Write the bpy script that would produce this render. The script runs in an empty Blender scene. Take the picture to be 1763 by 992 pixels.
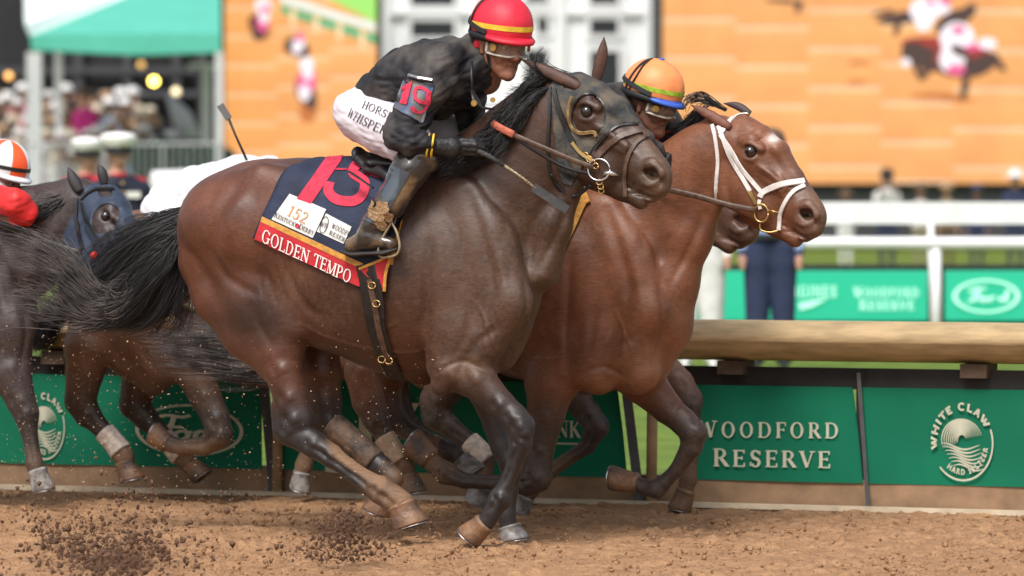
import bpy, bmesh, math, random
import numpy as np
from mathutils import Vector
from mathutils.bvhtree import BVHTree
R = math.radians
C = bpy.context.scene.collection
SC = bpy.context.scene

# ---------------------------------------------------------------- camera, light
F = 8756.0          # focal length expressed in source-photo pixels (1763 wide)
HZ = 315.0          # horizon row of the photograph
CH = 1.43           # camera height
PITCH = math.atan((496 - HZ) / F)
cam_d = bpy.data.cameras.new('camera'); cam = bpy.data.objects.new('camera', cam_d); C.objects.link(cam)
cam_d.sensor_width = 36; cam_d.lens = 36 * F / 1763
cam.location = (0, 0, CH); cam.rotation_euler = (math.pi / 2 - PITCH, 0, 0)
cam_d.clip_start = 0.5; cam_d.clip_end = 2000
cam_d.dof.use_dof = True; cam_d.dof.focus_distance = 20.0; cam_d.dof.aperture_fstop = 3.2
SC.camera = cam
w = bpy.data.worlds.new('World'); SC.world = w; w.use_nodes = True
nt = w.node_tree; bg = nt.nodes['Background']
sky = nt.nodes.new('ShaderNodeTexSky'); sky.sky_type = 'NISHITA'; sky.sun_disc = False
SUN_EL, SUN_AZ = R(52), R(200)      # azimuth measured clockwise from +Y: from behind the camera, a little left
sky.sun_elevation = SUN_EL; sky.sun_rotation = SUN_AZ
sky.air_density = 1.0; sky.dust_density = 4.0; sky.ozone_density = 1.0
hsv = nt.nodes.new('ShaderNodeHueSaturation'); hsv.inputs['Saturation'].default_value = 0.45   # overcast: sky close to white
nt.links.new(sky.outputs[0], hsv.inputs['Color']); nt.links.new(hsv.outputs[0], bg.inputs['Color'])
bg.inputs['Strength'].default_value = 0.145
sd = bpy.data.lights.new('sun', 'SUN'); sd.energy = 2.0; sd.angle = R(18); sd.color = (1, .965, .92)
so = bpy.data.objects.new('sun', sd); C.objects.link(so)
_sd = Vector((math.sin(SUN_AZ) * math.cos(SUN_EL), math.cos(SUN_AZ) * math.cos(SUN_EL), math.sin(SUN_EL)))
so.rotation_euler = _sd.to_track_quat('Z', 'Y').to_euler(); so.location = (0, 10, 20)
SC.view_settings.view_transform = 'Standard'; SC.view_settings.look = 'None'
SC.view_settings.exposure = 0.40; SC.view_settings.gamma = 1
SC.cycles.use_denoising = True
SC.cycles.max_bounces = 6; SC.cycles.transparent_max_bounces = 8

# ---------------------------------------------------------------- geometry of the view
TH = R(22.5)
AX = Vector((math.cos(TH), -math.sin(TH), 0))     # running direction
NX = Vector((-math.sin(TH), -math.cos(TH), 0))    # towards the camera side of the track
P0 = Vector((0, 20.1, 0))                         # on the nearest horse's line
_cp, _sp = math.cos(PITCH), math.sin(PITCH)
def ray(u, v):
    x = (u - 881.5) / F; y = (496 - v) / F
    return Vector((x, _cp + y * _sp, -_sp + y * _cp))      # forward depth along Y ~ 1
CO = Vector((0, 0, CH))
def pd(u, v, D):
    r = ray(u, v); return CO + r * (D / r.y)
def pt(u, v, t):
    """point on the vertical plane parallel to the track, t metres towards the camera from the first horse's line"""
    r = ray(u, v); s = ((P0 - CO).dot(NX) + t) / r.dot(NX)
    return CO + r * s
def mpp(u, v, t):                                  # metres per source pixel there
    return pt(u, v, t).y / F
def ground(u, v, z=0.0):
    r = ray(u, v); return CO + r * ((z - CH) / r.z)
def toH(P):                                        # world -> (along, lateral, up)
    d = P - P0
    return (d.dot(AX), d.dot(NX), P.z)
def fromH(a, t, z):
    return P0 + AX * a + NX * t + Vector((0, 0, z))

# ---------------------------------------------------------------- object helpers
def put(name, verts, faces, mats, parent=None, base=None, smooth=True, midx=None, attrs=None):
    """link ONE mesh object; verts are world coordinates, base is the object's origin for top-level things"""
    me = bpy.data.meshes.new(name)
    va = np.asarray(verts, dtype=np.float32).reshape(-1, 3)
    o = bpy.data.objects.new(name, me); C.objects.link(o)
    if parent is not None:
        pb = Vector(parent['_b']); o.parent = parent; b = pb
    else:
        b = Vector(base) if base is not None else Vector(((va[:,0].min()+va[:,0].max())/2, (va[:,1].min()+va[:,1].max())/2, va[:,2].min()))
        o.location = b
    o['_b'] = tuple(b)
    va = va - np.array(b, dtype=np.float32)
    if isinstance(faces, np.ndarray):
        n = len(faces); k = faces.shape[1]
        me.vertices.add(len(va)); me.vertices.foreach_set('co', va.ravel())
        me.loops.add(n * k); me.loops.foreach_set('vertex_index', faces.astype(np.int32).ravel())
        me.polygons.add(n); me.polygons.foreach_set('loop_start', np.arange(0, n * k, k, dtype=np.int32))
        me.update(calc_edges=True)
    else:
        me.from_pydata(va.tolist(), [], [list(f) for f in faces])
    if not isinstance(mats, (list, tuple)): mats = [mats]
    for m in mats: me.materials.append(m)
    if midx is not None: me.polygons.foreach_set('material_index', np.asarray(midx, dtype=np.int32))
    if smooth: me.polygons.foreach_set('use_smooth', np.ones(len(me.polygons), dtype=bool))
    if attrs:
        for an, (cols) in attrs.items():
            at = me.color_attributes.new(an, 'FLOAT_COLOR', 'POINT')
            at.data.foreach_set('color', np.asarray(cols, dtype=np.float32).ravel())
    me.validate(); me.update()
    return o
def tag(o, label=None, cat=None, group=None, kind=None):
    if label: o['label'] = label
    if cat: o['category'] = cat
    if group: o['group'] = group
    if kind: o['kind'] = kind
    return o
def empty(name, loc, label, cat, group=None, rz=0):
    o = bpy.data.objects.new(name, None); C.objects.link(o); o.location = loc; o['_b'] = tuple(loc)
    o.empty_display_size = .2
    return tag(o, label, cat, group)

class MB:
    def __init__(s): s.v = []; s.f = []; s.m = []
    def add(s, vs, fs, mi=0):
        b = len(s.v); s.v += [tuple(x) for x in vs]; s.f += [tuple(b + i for i in q) for q in fs]; s.m += [mi] * len(fs)
    def box(s, c, sx, sy, sz, ax=None, ay=None, mi=0):
        c = Vector(c); ax = Vector(ax or (1, 0, 0)).normalized(); ay = Vector(ay or (0, 1, 0)).normalized(); az = ax.cross(ay).normalized()
        vs = [c + ax * (i * sx / 2) + ay * (j * sy / 2) + az * (k * sz / 2) for i in (-1, 1) for j in (-1, 1) for k in (-1, 1)]
        s.add(vs, [(0,1,3,2),(4,6,7,5),(0,4,5,1),(2,3,7,6),(0,2,6,4),(1,5,7,3)], mi)
    def tube(s, pts, rad, n=8, mi=0, cap=True, flat=1.0, upv=None):
        pts = [Vector(p) for p in pts]; N = len(pts)
        if not hasattr(rad, '__len__'): rad = [rad] * N
        rings = []; up = Vector(upv) if upv else Vector((0.13, -0.2, 1))
        for i, p in enumerate(pts):
            d = (pts[min(i + 1, N - 1)] - pts[max(i - 1, 0)])
            if d.length < 1e-9: d = Vector((0, 0, 1))
            d.normalize(); x = up.cross(d)
            if x.length < 1e-4: x = Vector((1, 0, 0)).cross(d)
            x.normalize(); y = d.cross(x)
            rings.append([p + x * (math.cos(2*math.pi*k/n) * rad[i]) + y * (math.sin(2*math.pi*k/n) * rad[i] * flat) for k in range(n)])
        vs = [q for r_ in rings for q in r_]
        fs = [(i*n+k, i*n+(k+1) % n, (i+1)*n+(k+1) % n, (i+1)*n+k) for i in range(N-1) for k in range(n)]
        if cap: fs += [tuple(range(n))[::-1], tuple((N-1)*n + k for k in range(n))]
        s.add(vs, fs, mi)
    def sphere(s, c, rx, ry=None, rz=None, nu=14, nv=9, mi=0, ax=None, ay=None):
        c = Vector(c); ry = ry or rx; rz = rz or rx
        ax = Vector(ax or (1,0,0)).normalized(); ay = Vector(ay or (0,1,0)).normalized(); az = ax.cross(ay)
        vs = []; fs = []
        for j in range(nv + 1):
            ph = math.pi * j / nv
            for i in range(nu):
                a = 2 * math.pi * i / nu
                vs.append(c + ax*(rx*math.sin(ph)*math.cos(a)) + ay*(ry*math.sin(ph)*math.sin(a)) + az*(rz*math.cos(ph)))
        for j in range(nv):
            for i in range(nu):
                fs.append((j*nu+i, (j+1)*nu+i, (j+1)*nu+(i+1) % nu, j*nu+(i+1) % nu))
        s.add(vs, fs, mi)
    def build(s, name, mats, parent=None, base=None, smooth=False):
        return put(name, s.v, s.f, mats, parent, base, smooth, s.m)

def cr(pts, n=6):
    """Catmull-Rom through tuples/Vectors"""
    P = [np.array(p, dtype=float) for p in pts]; P = [2*P[0]-P[1]] + P + [2*P[-1]-P[-2]]
    out = []
    for i in range(1, len(P) - 2):
        for k in range(n):
            t = k / n
            out.append(.5*((2*P[i]) + (-P[i-1]+P[i+1])*t + (2*P[i-1]-5*P[i]+4*P[i+1]-P[i+2])*t*t + (-P[i-1]+3*P[i]-3*P[i+1]+P[i+2])*t**3))
    out.append(P[-2]); return out

# ---------------------------------------------------------------- signed-distance modelling (smooth blends of tapered bones and muscles)
class SDF:
    """prims are tapered segments in (along, lateral, up) coordinates; k>1/<1 widens/narrows laterally"""
    def __init__(s): s.p = []
    def seg(s, A, B, ra, rb, ka=1., kb=1., bl=.02, sub=False, col=0):
        s.p.append((np.array(A, float), np.array(B, float), ra, rb, ka, kb, bl, sub, col))
    def dist(s, pr, X, Y, Z):
        A, B, ra, rb, ka, kb, bl, sub, col = pr
        d = B - A; L = float(d @ d)
        if L < 1e-10: h = 0.0
        else: h = np.clip(((X-A[0])*d[0] + (Y-A[1])*d[1] + (Z-A[2])*d[2]) / L, 0, 1)
        k = ka + (kb - ka) * h
        return np.sqrt((X-A[0]-d[0]*h)**2 + ((Y-A[1]-d[1]*h)/k)**2 + (Z-A[2]-d[2]*h)**2) - (ra + (rb-ra)*h)
    def mesh(s, vx, clip=None):
        lo = np.full(3, 1e9); hi = -lo
        for A, B, ra, rb, ka, kb, bl, sub, col in s.p:
            if sub: continue
            e = np.array([max(ra, rb), max(ra*ka, rb*kb), max(ra, rb)])
            lo = np.minimum(lo, np.minimum(A, B) - e); hi = np.maximum(hi, np.maximum(A, B) + e)
        lo -= 3*vx; hi += 3*vx
        if clip is not None: lo = np.maximum(lo, clip[0]); hi = np.minimum(hi, clip[1])
        n = np.ceil((hi - lo) / vx).astype(int) + 1
        G = np.full(n, 0.2, dtype=np.float32)
        ax = [lo[i] + vx*np.arange(n[i]) for i in range(3)]
        for pr in s.p:
            A, B, ra, rb, ka, kb, bl, sub, col = pr
            pad = bl + 4*vx
            e = np.array([max(ra, rb), max(ra*max(ka,1e-3), rb*kb), max(ra, rb)]) + pad
            i0 = np.maximum(((np.minimum(A, B) - e - lo)/vx).astype(int), 0); i1 = np.minimum(((np.maximum(A, B) + e - lo)/vx).astype(int) + 2, n)
            if (i1 <= i0).any(): continue
            sl = tuple(slice(i0[i], i1[i]) for i in range(3))
            X = ax[0][sl[0]].astype(np.float32)[:, None, None]; Y = ax[1][sl[1]].astype(np.float32)[None, :, None]; Z = ax[2][sl[2]].astype(np.float32)[None, None, :]
            d = s.dist(pr, X, Y, Z).astype(np.float32)
            g = G[sl]
            if sub: d = -d; g = -g; d = -d; 
            if sub:
                # smooth subtraction: max(g, -d)
                a = -G[sl]; b_ = d
                hh = np.maximum(bl - np.abs(a - b_), 0) / bl
                G[sl] = -(np.minimum(a, b_) - hh*hh*bl*.25)
            else:
                hh = np.maximum(bl - np.abs(g - d), 0) / bl
                G[sl] = np.minimum(g, d) - hh*hh*bl*.25
        V, Fc = nets(G)
        V = V * vx + lo
        return V, Fc
    def paint(s, V, tau=.02):
        """blend the colour index of each prim by nearness -> (n, ncol) weights"""
        nc = max(p[8] for p in s.p) + 1
        W = np.zeros((len(V), nc), dtype=np.float32)
        for pr in s.p:
            if pr[7]: continue
            d = s.dist(pr, V[:,0], V[:,1], V[:,2]); W[:, pr[8]] = np.maximum(W[:, pr[8]], np.exp(-np.maximum(d, -.01)/tau))
        return W / (W.sum(1, keepdims=True) + 1e-9)

def nets(G):
    S = G < 0; nx, ny, nz = G.shape
    c = np.zeros((nx-1, ny-1, nz-1), dtype=np.uint8)
    for i in (0, 1):
        for j in (0, 1):
            for k in (0, 1): c += S[i:nx-1+i, j:ny-1+j, k:nz-1+k]
    I, J, K = np.nonzero((c > 0) & (c < 8)); n = len(I)
    acc = np.zeros((n, 3)); cnt = np.zeros(n)
    offs = [(i, j, k) for i in (0, 1) for j in (0, 1) for k in (0, 1)]
    val = {o: G[I+o[0], J+o[1], K+o[2]].astype(np.float64) for o in offs}
    for o in offs:
        for a in range(3):
            if o[a] == 0:
                q = list(o); q[a] = 1; q = tuple(q)
                va, vb = val[o], val[q]; m = (va < 0) != (vb < 0)
                t = np.where(m, va / np.where(m, va - vb, 1), 0)
                p = np.tile(np.array(o, float), (n, 1)); p[:, a] += t
                acc[m] += p[m]; cnt[m] += 1
    V = acc / cnt[:, None] + np.stack([I, J, K], 1)
    idx = np.full((nx-1, ny-1, nz-1), -1, dtype=np.int32); idx[I, J, K] = np.arange(n)
    Fs = []
    for a in range(3):
        b, c2 = (a+1) % 3, (a+2) % 3
        s0 = [slice(None)]*3; s1 = [slice(None)]*3; s0[a] = slice(0, -1); s1[a] = slice(1, None)
        A_, B_ = S[tuple(s0)], S[tuple(s1)]
        E = np.argwhere(A_ != B_)
        ok = (E[:, b] > 0) & (E[:, c2] > 0) & (E[:, b] < G.shape[b]-1) & (E[:, c2] < G.shape[c2]-1)
        E = E[ok]
        ins = A_[E[:,0], E[:,1], E[:,2]]
        def g(db, dc):
            e = E.copy(); e[:, b] += db; e[:, c2] += dc; return idx[e[:,0], e[:,1], e[:,2]]
        q = np.stack([g(-1,-1), g(0,-1), g(0,0), g(-1,0)], 1)
        q[~ins] = q[~ins][:, ::-1]; Fs.append(q)
    Fa = np.concatenate(Fs); Fa = Fa[(Fa >= 0).all(1)]
    return V, Fa

def H2W(V):
    """(along, lateral, up) array -> world.  The frame is left-handed, so faces get flipped by the caller"""
    return np.array(P0)[None] + V[:, :1]*np.array(AX)[None] + V[:, 1:2]*np.array(NX)[None] + V[:, 2:3]*np.array((0, 0, 1.))[None]
def vsmooth(V, Fa, it=2, lam=.5):
    for _ in range(it):
        acc = np.zeros_like(V); cnt = np.zeros(len(V))
        for a, b in ((0,1),(1,2),(2,3),(3,0)):
            for i, j in ((a, b), (b, a)):
                np.add.at(acc, Fa[:, i], V[Fa[:, j]]); np.add.at(cnt, Fa[:, i], 1)
        V = V + lam*(acc/np.maximum(cnt, 1)[:, None] - V)
    return V

class Traced:
    """SDF whose joints are traced from the photograph and placed on a lateral offset"""
    def __init__(s, t0): s.S = SDF(); s.t0 = t0; s.du = s.dv = 0
    def P(s, u, v, t=0): return toH(pt(u + s.du, v + s.dv, s.t0 + t))
    def chain(s, pts, t=0, bl=.02, col=0, w=None, sub=False):
        """pts: (u, v, r_px[, w_m or None][, t])  w = lateral half width in metres"""
        q = []
        for p in pts:
            u, v, r = p[:3]; ww = p[3] if len(p) > 3 and p[3] is not None else w; tt = p[4] if len(p) > 4 else t
            m = mpp(u, v, s.t0 + tt); rm = r*m
            q.append((s.P(u, v, tt), rm, (ww/rm) if ww else 1.0))
        if len(q) == 1: q = q*2
        for (A, ra, ka), (B, rb, kb) in zip(q, q[1:]):
            s.S.seg(A, B, ra, rb, ka, kb, bl, sub, col)
    def mesh(s, vx, it=1, clip=None):
        V, Fa = s.S.mesh(vx, clip)
        W = s.S.paint(V)
        V = vsmooth(V, Fa, it)
        return V, H2W(V), Fa[:, ::-1], W

class Skin:
    """ray casting onto finished surfaces, for everything that lies on them"""
    def __init__(s, verts, faces):
        s.b = BVHTree.FromPolygons([tuple(map(float, v)) for v in verts], [tuple(map(int, f)) for f in faces])
        s.v = verts
    def hit(s, u, v, fallback=None):
        r = ray(u, v).normalized(); h = s.b.ray_cast(CO, r)
        if h[0] is None:
            if fallback is None:
                return None, None
            p = pt(u, v, fallback); return p, -r
        n = h[1]
        if n.dot(r) > 0: n = -n
        return h[0], n
    def on(s, u, v, off=.006, fb=0.0):
        p, n = s.hit(u, v, None)
        if p is None:
            q = pt(u, v, fb); h = s.b.find_nearest(q)
            if h[0] is None: return q, NX.copy()
            n = (q - h[0]); n = n.normalized() if n.length > 1e-6 else NX.copy()
            return h[0] + n*off, n
        return p + n*off, n

def strap(skin, path, wpx, name, mat, parent, off=.004, th=.004, fb=0.0, n=6, smooth_it=3, mb=None, mi=0, curve=True):
    """a leather strap lying on a surface along a traced path"""
    P = cr(path, n) if curve else path
    pts = []; nor = []
    for p in P:
        q, nn = skin.on(p[0], p[1], off, fb); pts.append(np.array(q)); nor.append(np.array(nn))
    pts = np.array(pts); nor = np.array(nor)
    for _ in range(smooth_it):
        pts[1:-1] = .5*pts[1:-1] + .25*(pts[:-2] + pts[2:]); nor[1:-1] = .5*nor[1:-1] + .25*(nor[:-2] + nor[2:])
    N = len(pts); vs = []; fs = []
    for i in range(N):
        wv = wpx if not hasattr(wpx, '__len__') else wpx[0] + (wpx[1]-wpx[0])*i/(N-1)
        hw = wv * pts[i][1]/F/2
        d = pts[min(i+1, N-1)] - pts[max(i-1, 0)]; d /= (np.linalg.norm(d)+1e-9)
        nn = nor[i] / (np.linalg.norm(nor[i])+1e-9); s_ = np.cross(d, nn); s_ /= (np.linalg.norm(s_)+1e-9); nn = np.cross(s_, d)
        if nn.dot(nor[i]) < 0: nn = -nn
        vs += [pts[i]-s_*hw, pts[i]-s_*hw*.8+nn*th, pts[i]+s_*hw*.8+nn*th, pts[i]+s_*hw, pts[i]-nn*.004]
    for i in range(N-1):
        a, b = i*5, (i+1)*5
        for k in range(5): fs.append((a+k, a+(k+1) % 5, b+(k+1) % 5, b+k))
    fs += [(4,3,2,1,0), tuple((N-1)*5+k for k in range(5))]
    if mb is not None: mb.add(vs, fs, mi); return None
    return put(name, vs, fs, mat, parent, smooth=False)

# ---------------------------------------------------------------- materials
MATS = {}
def mat(name, col, rough=.6, noise=0., nscale=20., bump=0., bscale=60., metal=0., sheen=0., emit=None, coat=0., attr=None, col2=None, spec=.5, stretch=None, alpha=None, mottles=None):
    if name in MATS: return MATS[name]
    m = bpy.data.materials.new(name); m.use_nodes = True; t = m.node_tree; b = t.nodes['Principled BSDF']; L = t.links.new
    b.inputs['Roughness'].default_value = rough; b.inputs['Metallic'].default_value = metal
    b.inputs['Specular IOR Level'].default_value = spec
    if sheen: b.inputs['Sheen Weight'].default_value = sheen; b.inputs['Sheen Roughness'].default_value = .4
    if coat: b.inputs['Coat Weight'].default_value = coat
    tc = t.nodes.new('ShaderNodeTexCoord'); mp = t.nodes.new('ShaderNodeMapping'); L(tc.outputs['Object'], mp.inputs[0])
    if stretch: mp.inputs['Scale'].default_value = stretch
    c1 = (*col, 1); src = None
    if attr:
        at = t.nodes.new('ShaderNodeAttribute'); at.attribute_name = attr; src = at.outputs['Color']
    if noise or col2:
        n = t.nodes.new('ShaderNodeTexNoise'); n.inputs['Scale'].default_value = nscale; n.inputs['Detail'].default_value = 5; L(mp.outputs[0], n.inputs['Vector'])
        cr_ = t.nodes.new('ShaderNodeValToRGB'); cr_.color_ramp.elements[0].position = .35; cr_.color_ramp.elements[1].position = .65
        L(n.outputs['Fac'], cr_.inputs[0])
        if col2: cr_.color_ramp.elements[0].color = (*col2, 1); cr_.color_ramp.elements[1].color = c1; out = cr_.outputs[0]
        else:
            cr_.color_ramp.elements[0].color = (1-noise,)*3 + (1,); cr_.color_ramp.elements[1].color = (1+noise*.0,)*3 + (1,)
            mx = t.nodes.new('ShaderNodeMix'); mx.data_type = 'RGBA'; mx.blend_type = 'MULTIPLY'; mx.inputs['Factor'].default_value = 1
            if src: L(src, mx.inputs['A'])
            else: mx.inputs['A'].default_value = c1
            L(cr_.outputs[0], mx.inputs['B']); out = mx.outputs['Result']
        L(out, b.inputs['Base Color'])
    elif src: L(src, b.inputs['Base Color'])
    else: b.inputs['Base Color'].default_value = c1
    if bump:
        n2 = t.nodes.new('ShaderNodeTexNoise'); n2.inputs['Scale'].default_value = bscale; n2.inputs['Detail'].default_value = 4; L(mp.outputs[0], n2.inputs['Vector'])
        bp = t.nodes.new('ShaderNodeBump'); bp.inputs['Strength'].default_value = min(bump, 1); bp.inputs['Distance'].default_value = .01*max(bump, 1)
        L(n2.outputs['Fac'], bp.inputs['Height']); L(bp.outputs[0], b.inputs['Normal'])
    if emit:
        b.inputs['Emission Color'].default_value = (*emit[0], 1); b.inputs['Emission Strength'].default_value = emit[1]
    if alpha is not None: b.inputs['Alpha'].default_value = alpha
    MATS[name] = m; return m
# ---------------------------------------------------------------- lettering drawn as strokes (roman capitals, and a plain style)
def arcp(cx, cy, rx, ry, a0, a1, wv, wh, n=16):
    out = []; 
    for i in range(n):
        q = []
        for k in (i, i+1):
            a = R(a0 + (a1-a0)*k/n); w_ = wh + (wv-wh)*abs(math.cos(a))**1.3
            q.append(((cx+(rx-w_/2)*math.cos(a)-w_/2*math.cos(a), cy+(ry-w_/2)*math.sin(a)-w_/2*math.sin(a)), (cx+rx*math.cos(a), cy+ry*math.sin(a))))
        out.append([q[0][0], q[0][1], q[1][1], q[1][0]])
    return out
def lin(x0, y0, x1, y1, w_):
    d = math.hypot(x1-x0, y1-y0); nx_, ny_ = -(y1-y0)/d*w_/2, (x1-x0)/d*w_/2
    return [[(x0+nx_, y0+ny_), (x0-nx_, y0-ny_), (x1-nx_, y1-ny_), (x1+nx_, y1+ny_)]]
def glyph(ch, W=.16, T=.06, S=True):
    """polygons in a box one cap-height tall, and the advance width"""
    def st(x, y0=0., y1=1., w_=None, f='bt'):
        w_ = w_ or W; o = [[(x-w_/2, y0), (x+w_/2, y0), (x+w_/2, y1), (x-w_/2, y1)]]
        if S:
            if 'b' in f: o += sf(x, y0)
            if 't' in f: o += sf(x, y1-T)
        return o
    def sf(x, y, h=.17): return [[(x-h, y), (x+h, y), (x+h, y+T*.9), (x-h, y+T*.9)]] if S else []
    def hb(x0, x1, y, t=None): t = t or T*1.1; return [[(x0, y-t/2), (x1, y-t/2), (x1, y+t/2), (x0, y+t/2)]]
    def vt(x, y0, y1): return [[(x-T*.6, y0), (x+T*.6, y0), (x+T*.6, y1), (x-T*.6, y1)]] if S else []
    if not S: T = W
    g = {}
    if ch == 'O': return arcp(.47, .5, .46, .52, 0, 360, W, T, 28), 1.0
    if ch == 'C': return arcp(.47, .5, .45, .52, 42, 318, W, T, 22) + vt(.82, .68, .92) , .95
    if ch == 'G': return arcp(.47, .5, .45, .52, 42, 330, W, T, 22) + vt(.82, .7, .92) + [[(.72,.05),(.86,.05),(.86,.45),(.72,.45)]] + (hb(.6,.98,.44) if S else hb(.5,.86,.42)), 1.02
    if ch == 'D': return st(.17) + hb(.17,.5,1-T/2) + hb(.17,.5,T/2) + arcp(.45,.5,.46,.5,-90,90,W,T,14), .98
    if ch == 'L': return st(.17) + hb(.17,.7,T/2) + vt(.69,0,.25), .76
    if ch == 'E': return st(.17) + hb(.17,.68,T/2) + hb(.17,.66,1-T/2) + hb(.17,.55,.52) + vt(.68,0,.24) + vt(.66,.78,1) + vt(.54,.42,.62), .77
    if ch == 'F': return st(.17) + hb(.17,.66,1-T/2) + hb(.17,.55,.52) + vt(.66,.76,1) + vt(.54,.42,.62), .72
    if ch == 'N': return st(.15,w_=T*1.1 if S else W) + st(.8,w_=T*1.1 if S else W,f='t') + lin(.15,.96,.8,.04,W), .96
    if ch == 'T': return st(.4,f='b') + hb(.03,.77,1-T/2) + vt(.04,.76,1) + vt(.76,.76,1), .8
    if ch == 'M': return st(.14,w_=T*1.1 if S else W) + st(.94) + lin(.15,.98,.52,.06,W) + lin(.52,.03,.92,.98,T*1.2 if S else W), 1.1
    if ch == 'P': return st(.17) + hb(.17,.45,1-T/2) + hb(.17,.45,.46) + arcp(.4,.72,.33,.28,-90,90,W,T,10), .77
    if ch == 'B': return st(.17) + hb(.17,.45,1-T/2) + hb(.17,.45,.52) + hb(.17,.45,T/2) + arcp(.4,.76,.29,.25,-90,90,W,T,10) + arcp(.42,.27,.33,.27,-90,90,W,T,10), .82
    if ch == 'R': return st(.17) + hb(.17,.45,1-T/2) + hb(.17,.5,.48) + arcp(.4,.73,.32,.27,-90,90,W,T,10) + lin(.42,.48,.76,.03,W) + sf(.8,0,.1), .88
    if ch == 'W': return lin(.08,.98,.36,.02,W) + lin(.36,.03,.58,.9,T*1.2 if S else W) + lin(.52,.9,.8,.02,W) + lin(.8,.03,1.05,.98,T*1.2 if S else W) + sf(.09,1-T) + sf(1.05,1-T), 1.2
    if ch == 'V': return lin(.08,.98,.42,.02,W) + lin(.42,.03,.74,.98,T*1.2 if S else W) + sf(.09,1-T) + sf(.74,1-T), .86
    if ch == 'S': return arcp(.36,.745,.3,.27,25,250,W*1.05,T*1.2,14) + arcp(.36,.27,.32,.29,-155,80,W*1.05,T*1.2,14) + lin(.17,.58,.55,.42,W) + vt(.62,.72,.95) + vt(.07,.05,.3), .74
    if ch == 'H': return st(.17) + st(.78) + hb(.17,.78,.5), .98
    if ch == 'I': return st(.2), .42
    if ch == 'K': return st(.17) + lin(.2,.4,.72,.95,T*1.3 if S else W) + lin(.36,.56,.78,.03,W) + sf(.74,1-T,.12) + sf(.82,0,.12), .92
    if ch == 'A': return lin(.1,.02,.43,.98,T*1.3 if S else W) + lin(.43,.98,.76,.02,W) + hb(.22,.64,.34) + sf(.08,0,.12) + sf(.78,0,.14), .88
    if ch == 'U': return st(.16,.3,1,f='t') + st(.76,.3,1,w_=T*1.2 if S else W,f='t') + arcp(.46,.32,.38,.34,180,360,W if not S else T*2,T,14), .94
    if ch == 'Y': return lin(.06,.98,.4,.48,W) + lin(.4,.48,.74,.98,T*1.3 if S else W) + st(.4,0,.5,f='b') + sf(.08,1-T) + sf(.74,1-T,.12), .82
    if ch == 'Z': return hb(.06,.7,1-T/2) + hb(.06,.7,T/2) + lin(.64,.96,.12,.04,W), .76
    if ch == '1': return st(.26,f='b') + lin(.26,.97,.08,.8,W*.9), .5
    if ch == '5': return hb(.18,.66,1-T*.8,T*1.6) + [[(.16,.5),(.16+T*1.3,.5),(.2+T*1.3,1),(.2,1)]] + arcp(.34,.32,.32,.34,-150,120,W,T*1.2,16), .74
    if ch == '2': return arcp(.35,.7,.3,.3,-25,160,W,T*1.2,14) + lin(.57,.58,.1,.06,W*.8) + hb(.06,.7,T*.8,T*1.6), .76
    if ch == '9': return arcp(.36,.68,.32,.32,0,360,W,T*1.2,20) + arcp(.3,.45,.38,.47,-110,20,W,T*1.2,12), .76
    return [], .42
def text_polys(s, W=.16, T=.06, S=True, sp=.08, small=None):
    out = []; x = 0; n_ = 0
    for i, ch in enumerate(s):
        g, adv = glyph(ch, W, T, S)
        k = 1.0 if (small is None or i == 0 or s[i-1] == ' ') else small
        for p in g: out.append([(x + a*k, b*k) for a, b in p])
        x += (adv + sp)*k
    return out, x - sp
def fill_polys(mb, polys, f, mi=0, eps=.0003, sub=1):
    """f(x, y, lift) -> world point"""
    for i, p in enumerate(polys):
        l = eps*(i % 7)
        if sub > 1 and len(p) == 4:
            a, b, c_, d = [np.array(q) for q in p]
            n1 = max(1, int(np.linalg.norm(b-a)*sub)); n2 = max(1, int(np.linalg.norm(d-a)*sub))
            vs = []; fs = []
            for j in range(n2+1):
                for k in range(n1+1):
                    s_, t_ = k/n1, j/n2; q = (a*(1-s_)+b*s_)*(1-t_) + (d*(1-s_)+c_*s_)*t_
                    vs.append(f(q[0], q[1], l))
            for j in range(n2):
                for k in range(n1): o = j*(n1+1)+k; fs.append((o, o+1, o+n1+2, o+n1+1))
            mb.add(vs, fs, mi)
        else: mb.add([f(x, y, l) for x, y in p], [tuple(range(len(p)))], mi)
def poly_stroke(pts, w_):
    """2-D brush line -> quads; w_ number or list"""
    P = [np.array(p, float)[:2] for p in pts]; n = len(P); out = []; e = []
    for i, p in enumerate(P):
        d = P[min(i+1, n-1)] - P[max(i-1, 0)]; d /= np.linalg.norm(d)+1e-9; ww = (w_[i] if hasattr(w_, '__len__') else w_)/2
        e.append((p + np.array((-d[1], d[0]))*ww, p - np.array((-d[1], d[0]))*ww))
    for a, b in zip(e, e[1:]): out.append([tuple(a[0]), tuple(a[1]), tuple(b[1]), tuple(b[0])])
    return out

# ---------------------------------------------------------------- ground
rng = np.random.default_rng(5)
def vnoise(x, y, s, seed=0):
    r_ = np.random.default_rng(seed); g = r_.random((256, 256)); x = x/s; y = y/s
    xi = np.floor(x).astype(int); yi = np.floor(y).astype(int); fx = x-xi; fy = y-yi; fx = fx*fx*(3-2*fx); fy = fy*fy*(3-2*fy)
    a = g[xi % 256, yi % 256]; b = g[(xi+1) % 256, yi % 256]; c_ = g[xi % 256, (yi+1) % 256]; d = g[(xi+1) % 256, (yi+1) % 256]
    return (a*(1-fx)+b*fx)*(1-fy) + (c_*(1-fx)+d*fx)*fy
RT = -2.57      # the rail's lateral offset
def U2A(u, v=760, t=RT): return toH(pt(u, v, t))[0]
def rp(a, t, z): return fromH(a, t, z)
M_dirt = mat('harrowed_track_dirt', (.385,.225,.122), .95, col2=(.19,.10,.052), nscale=9, bump=1.4, bscale=55, spec=.15)
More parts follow.
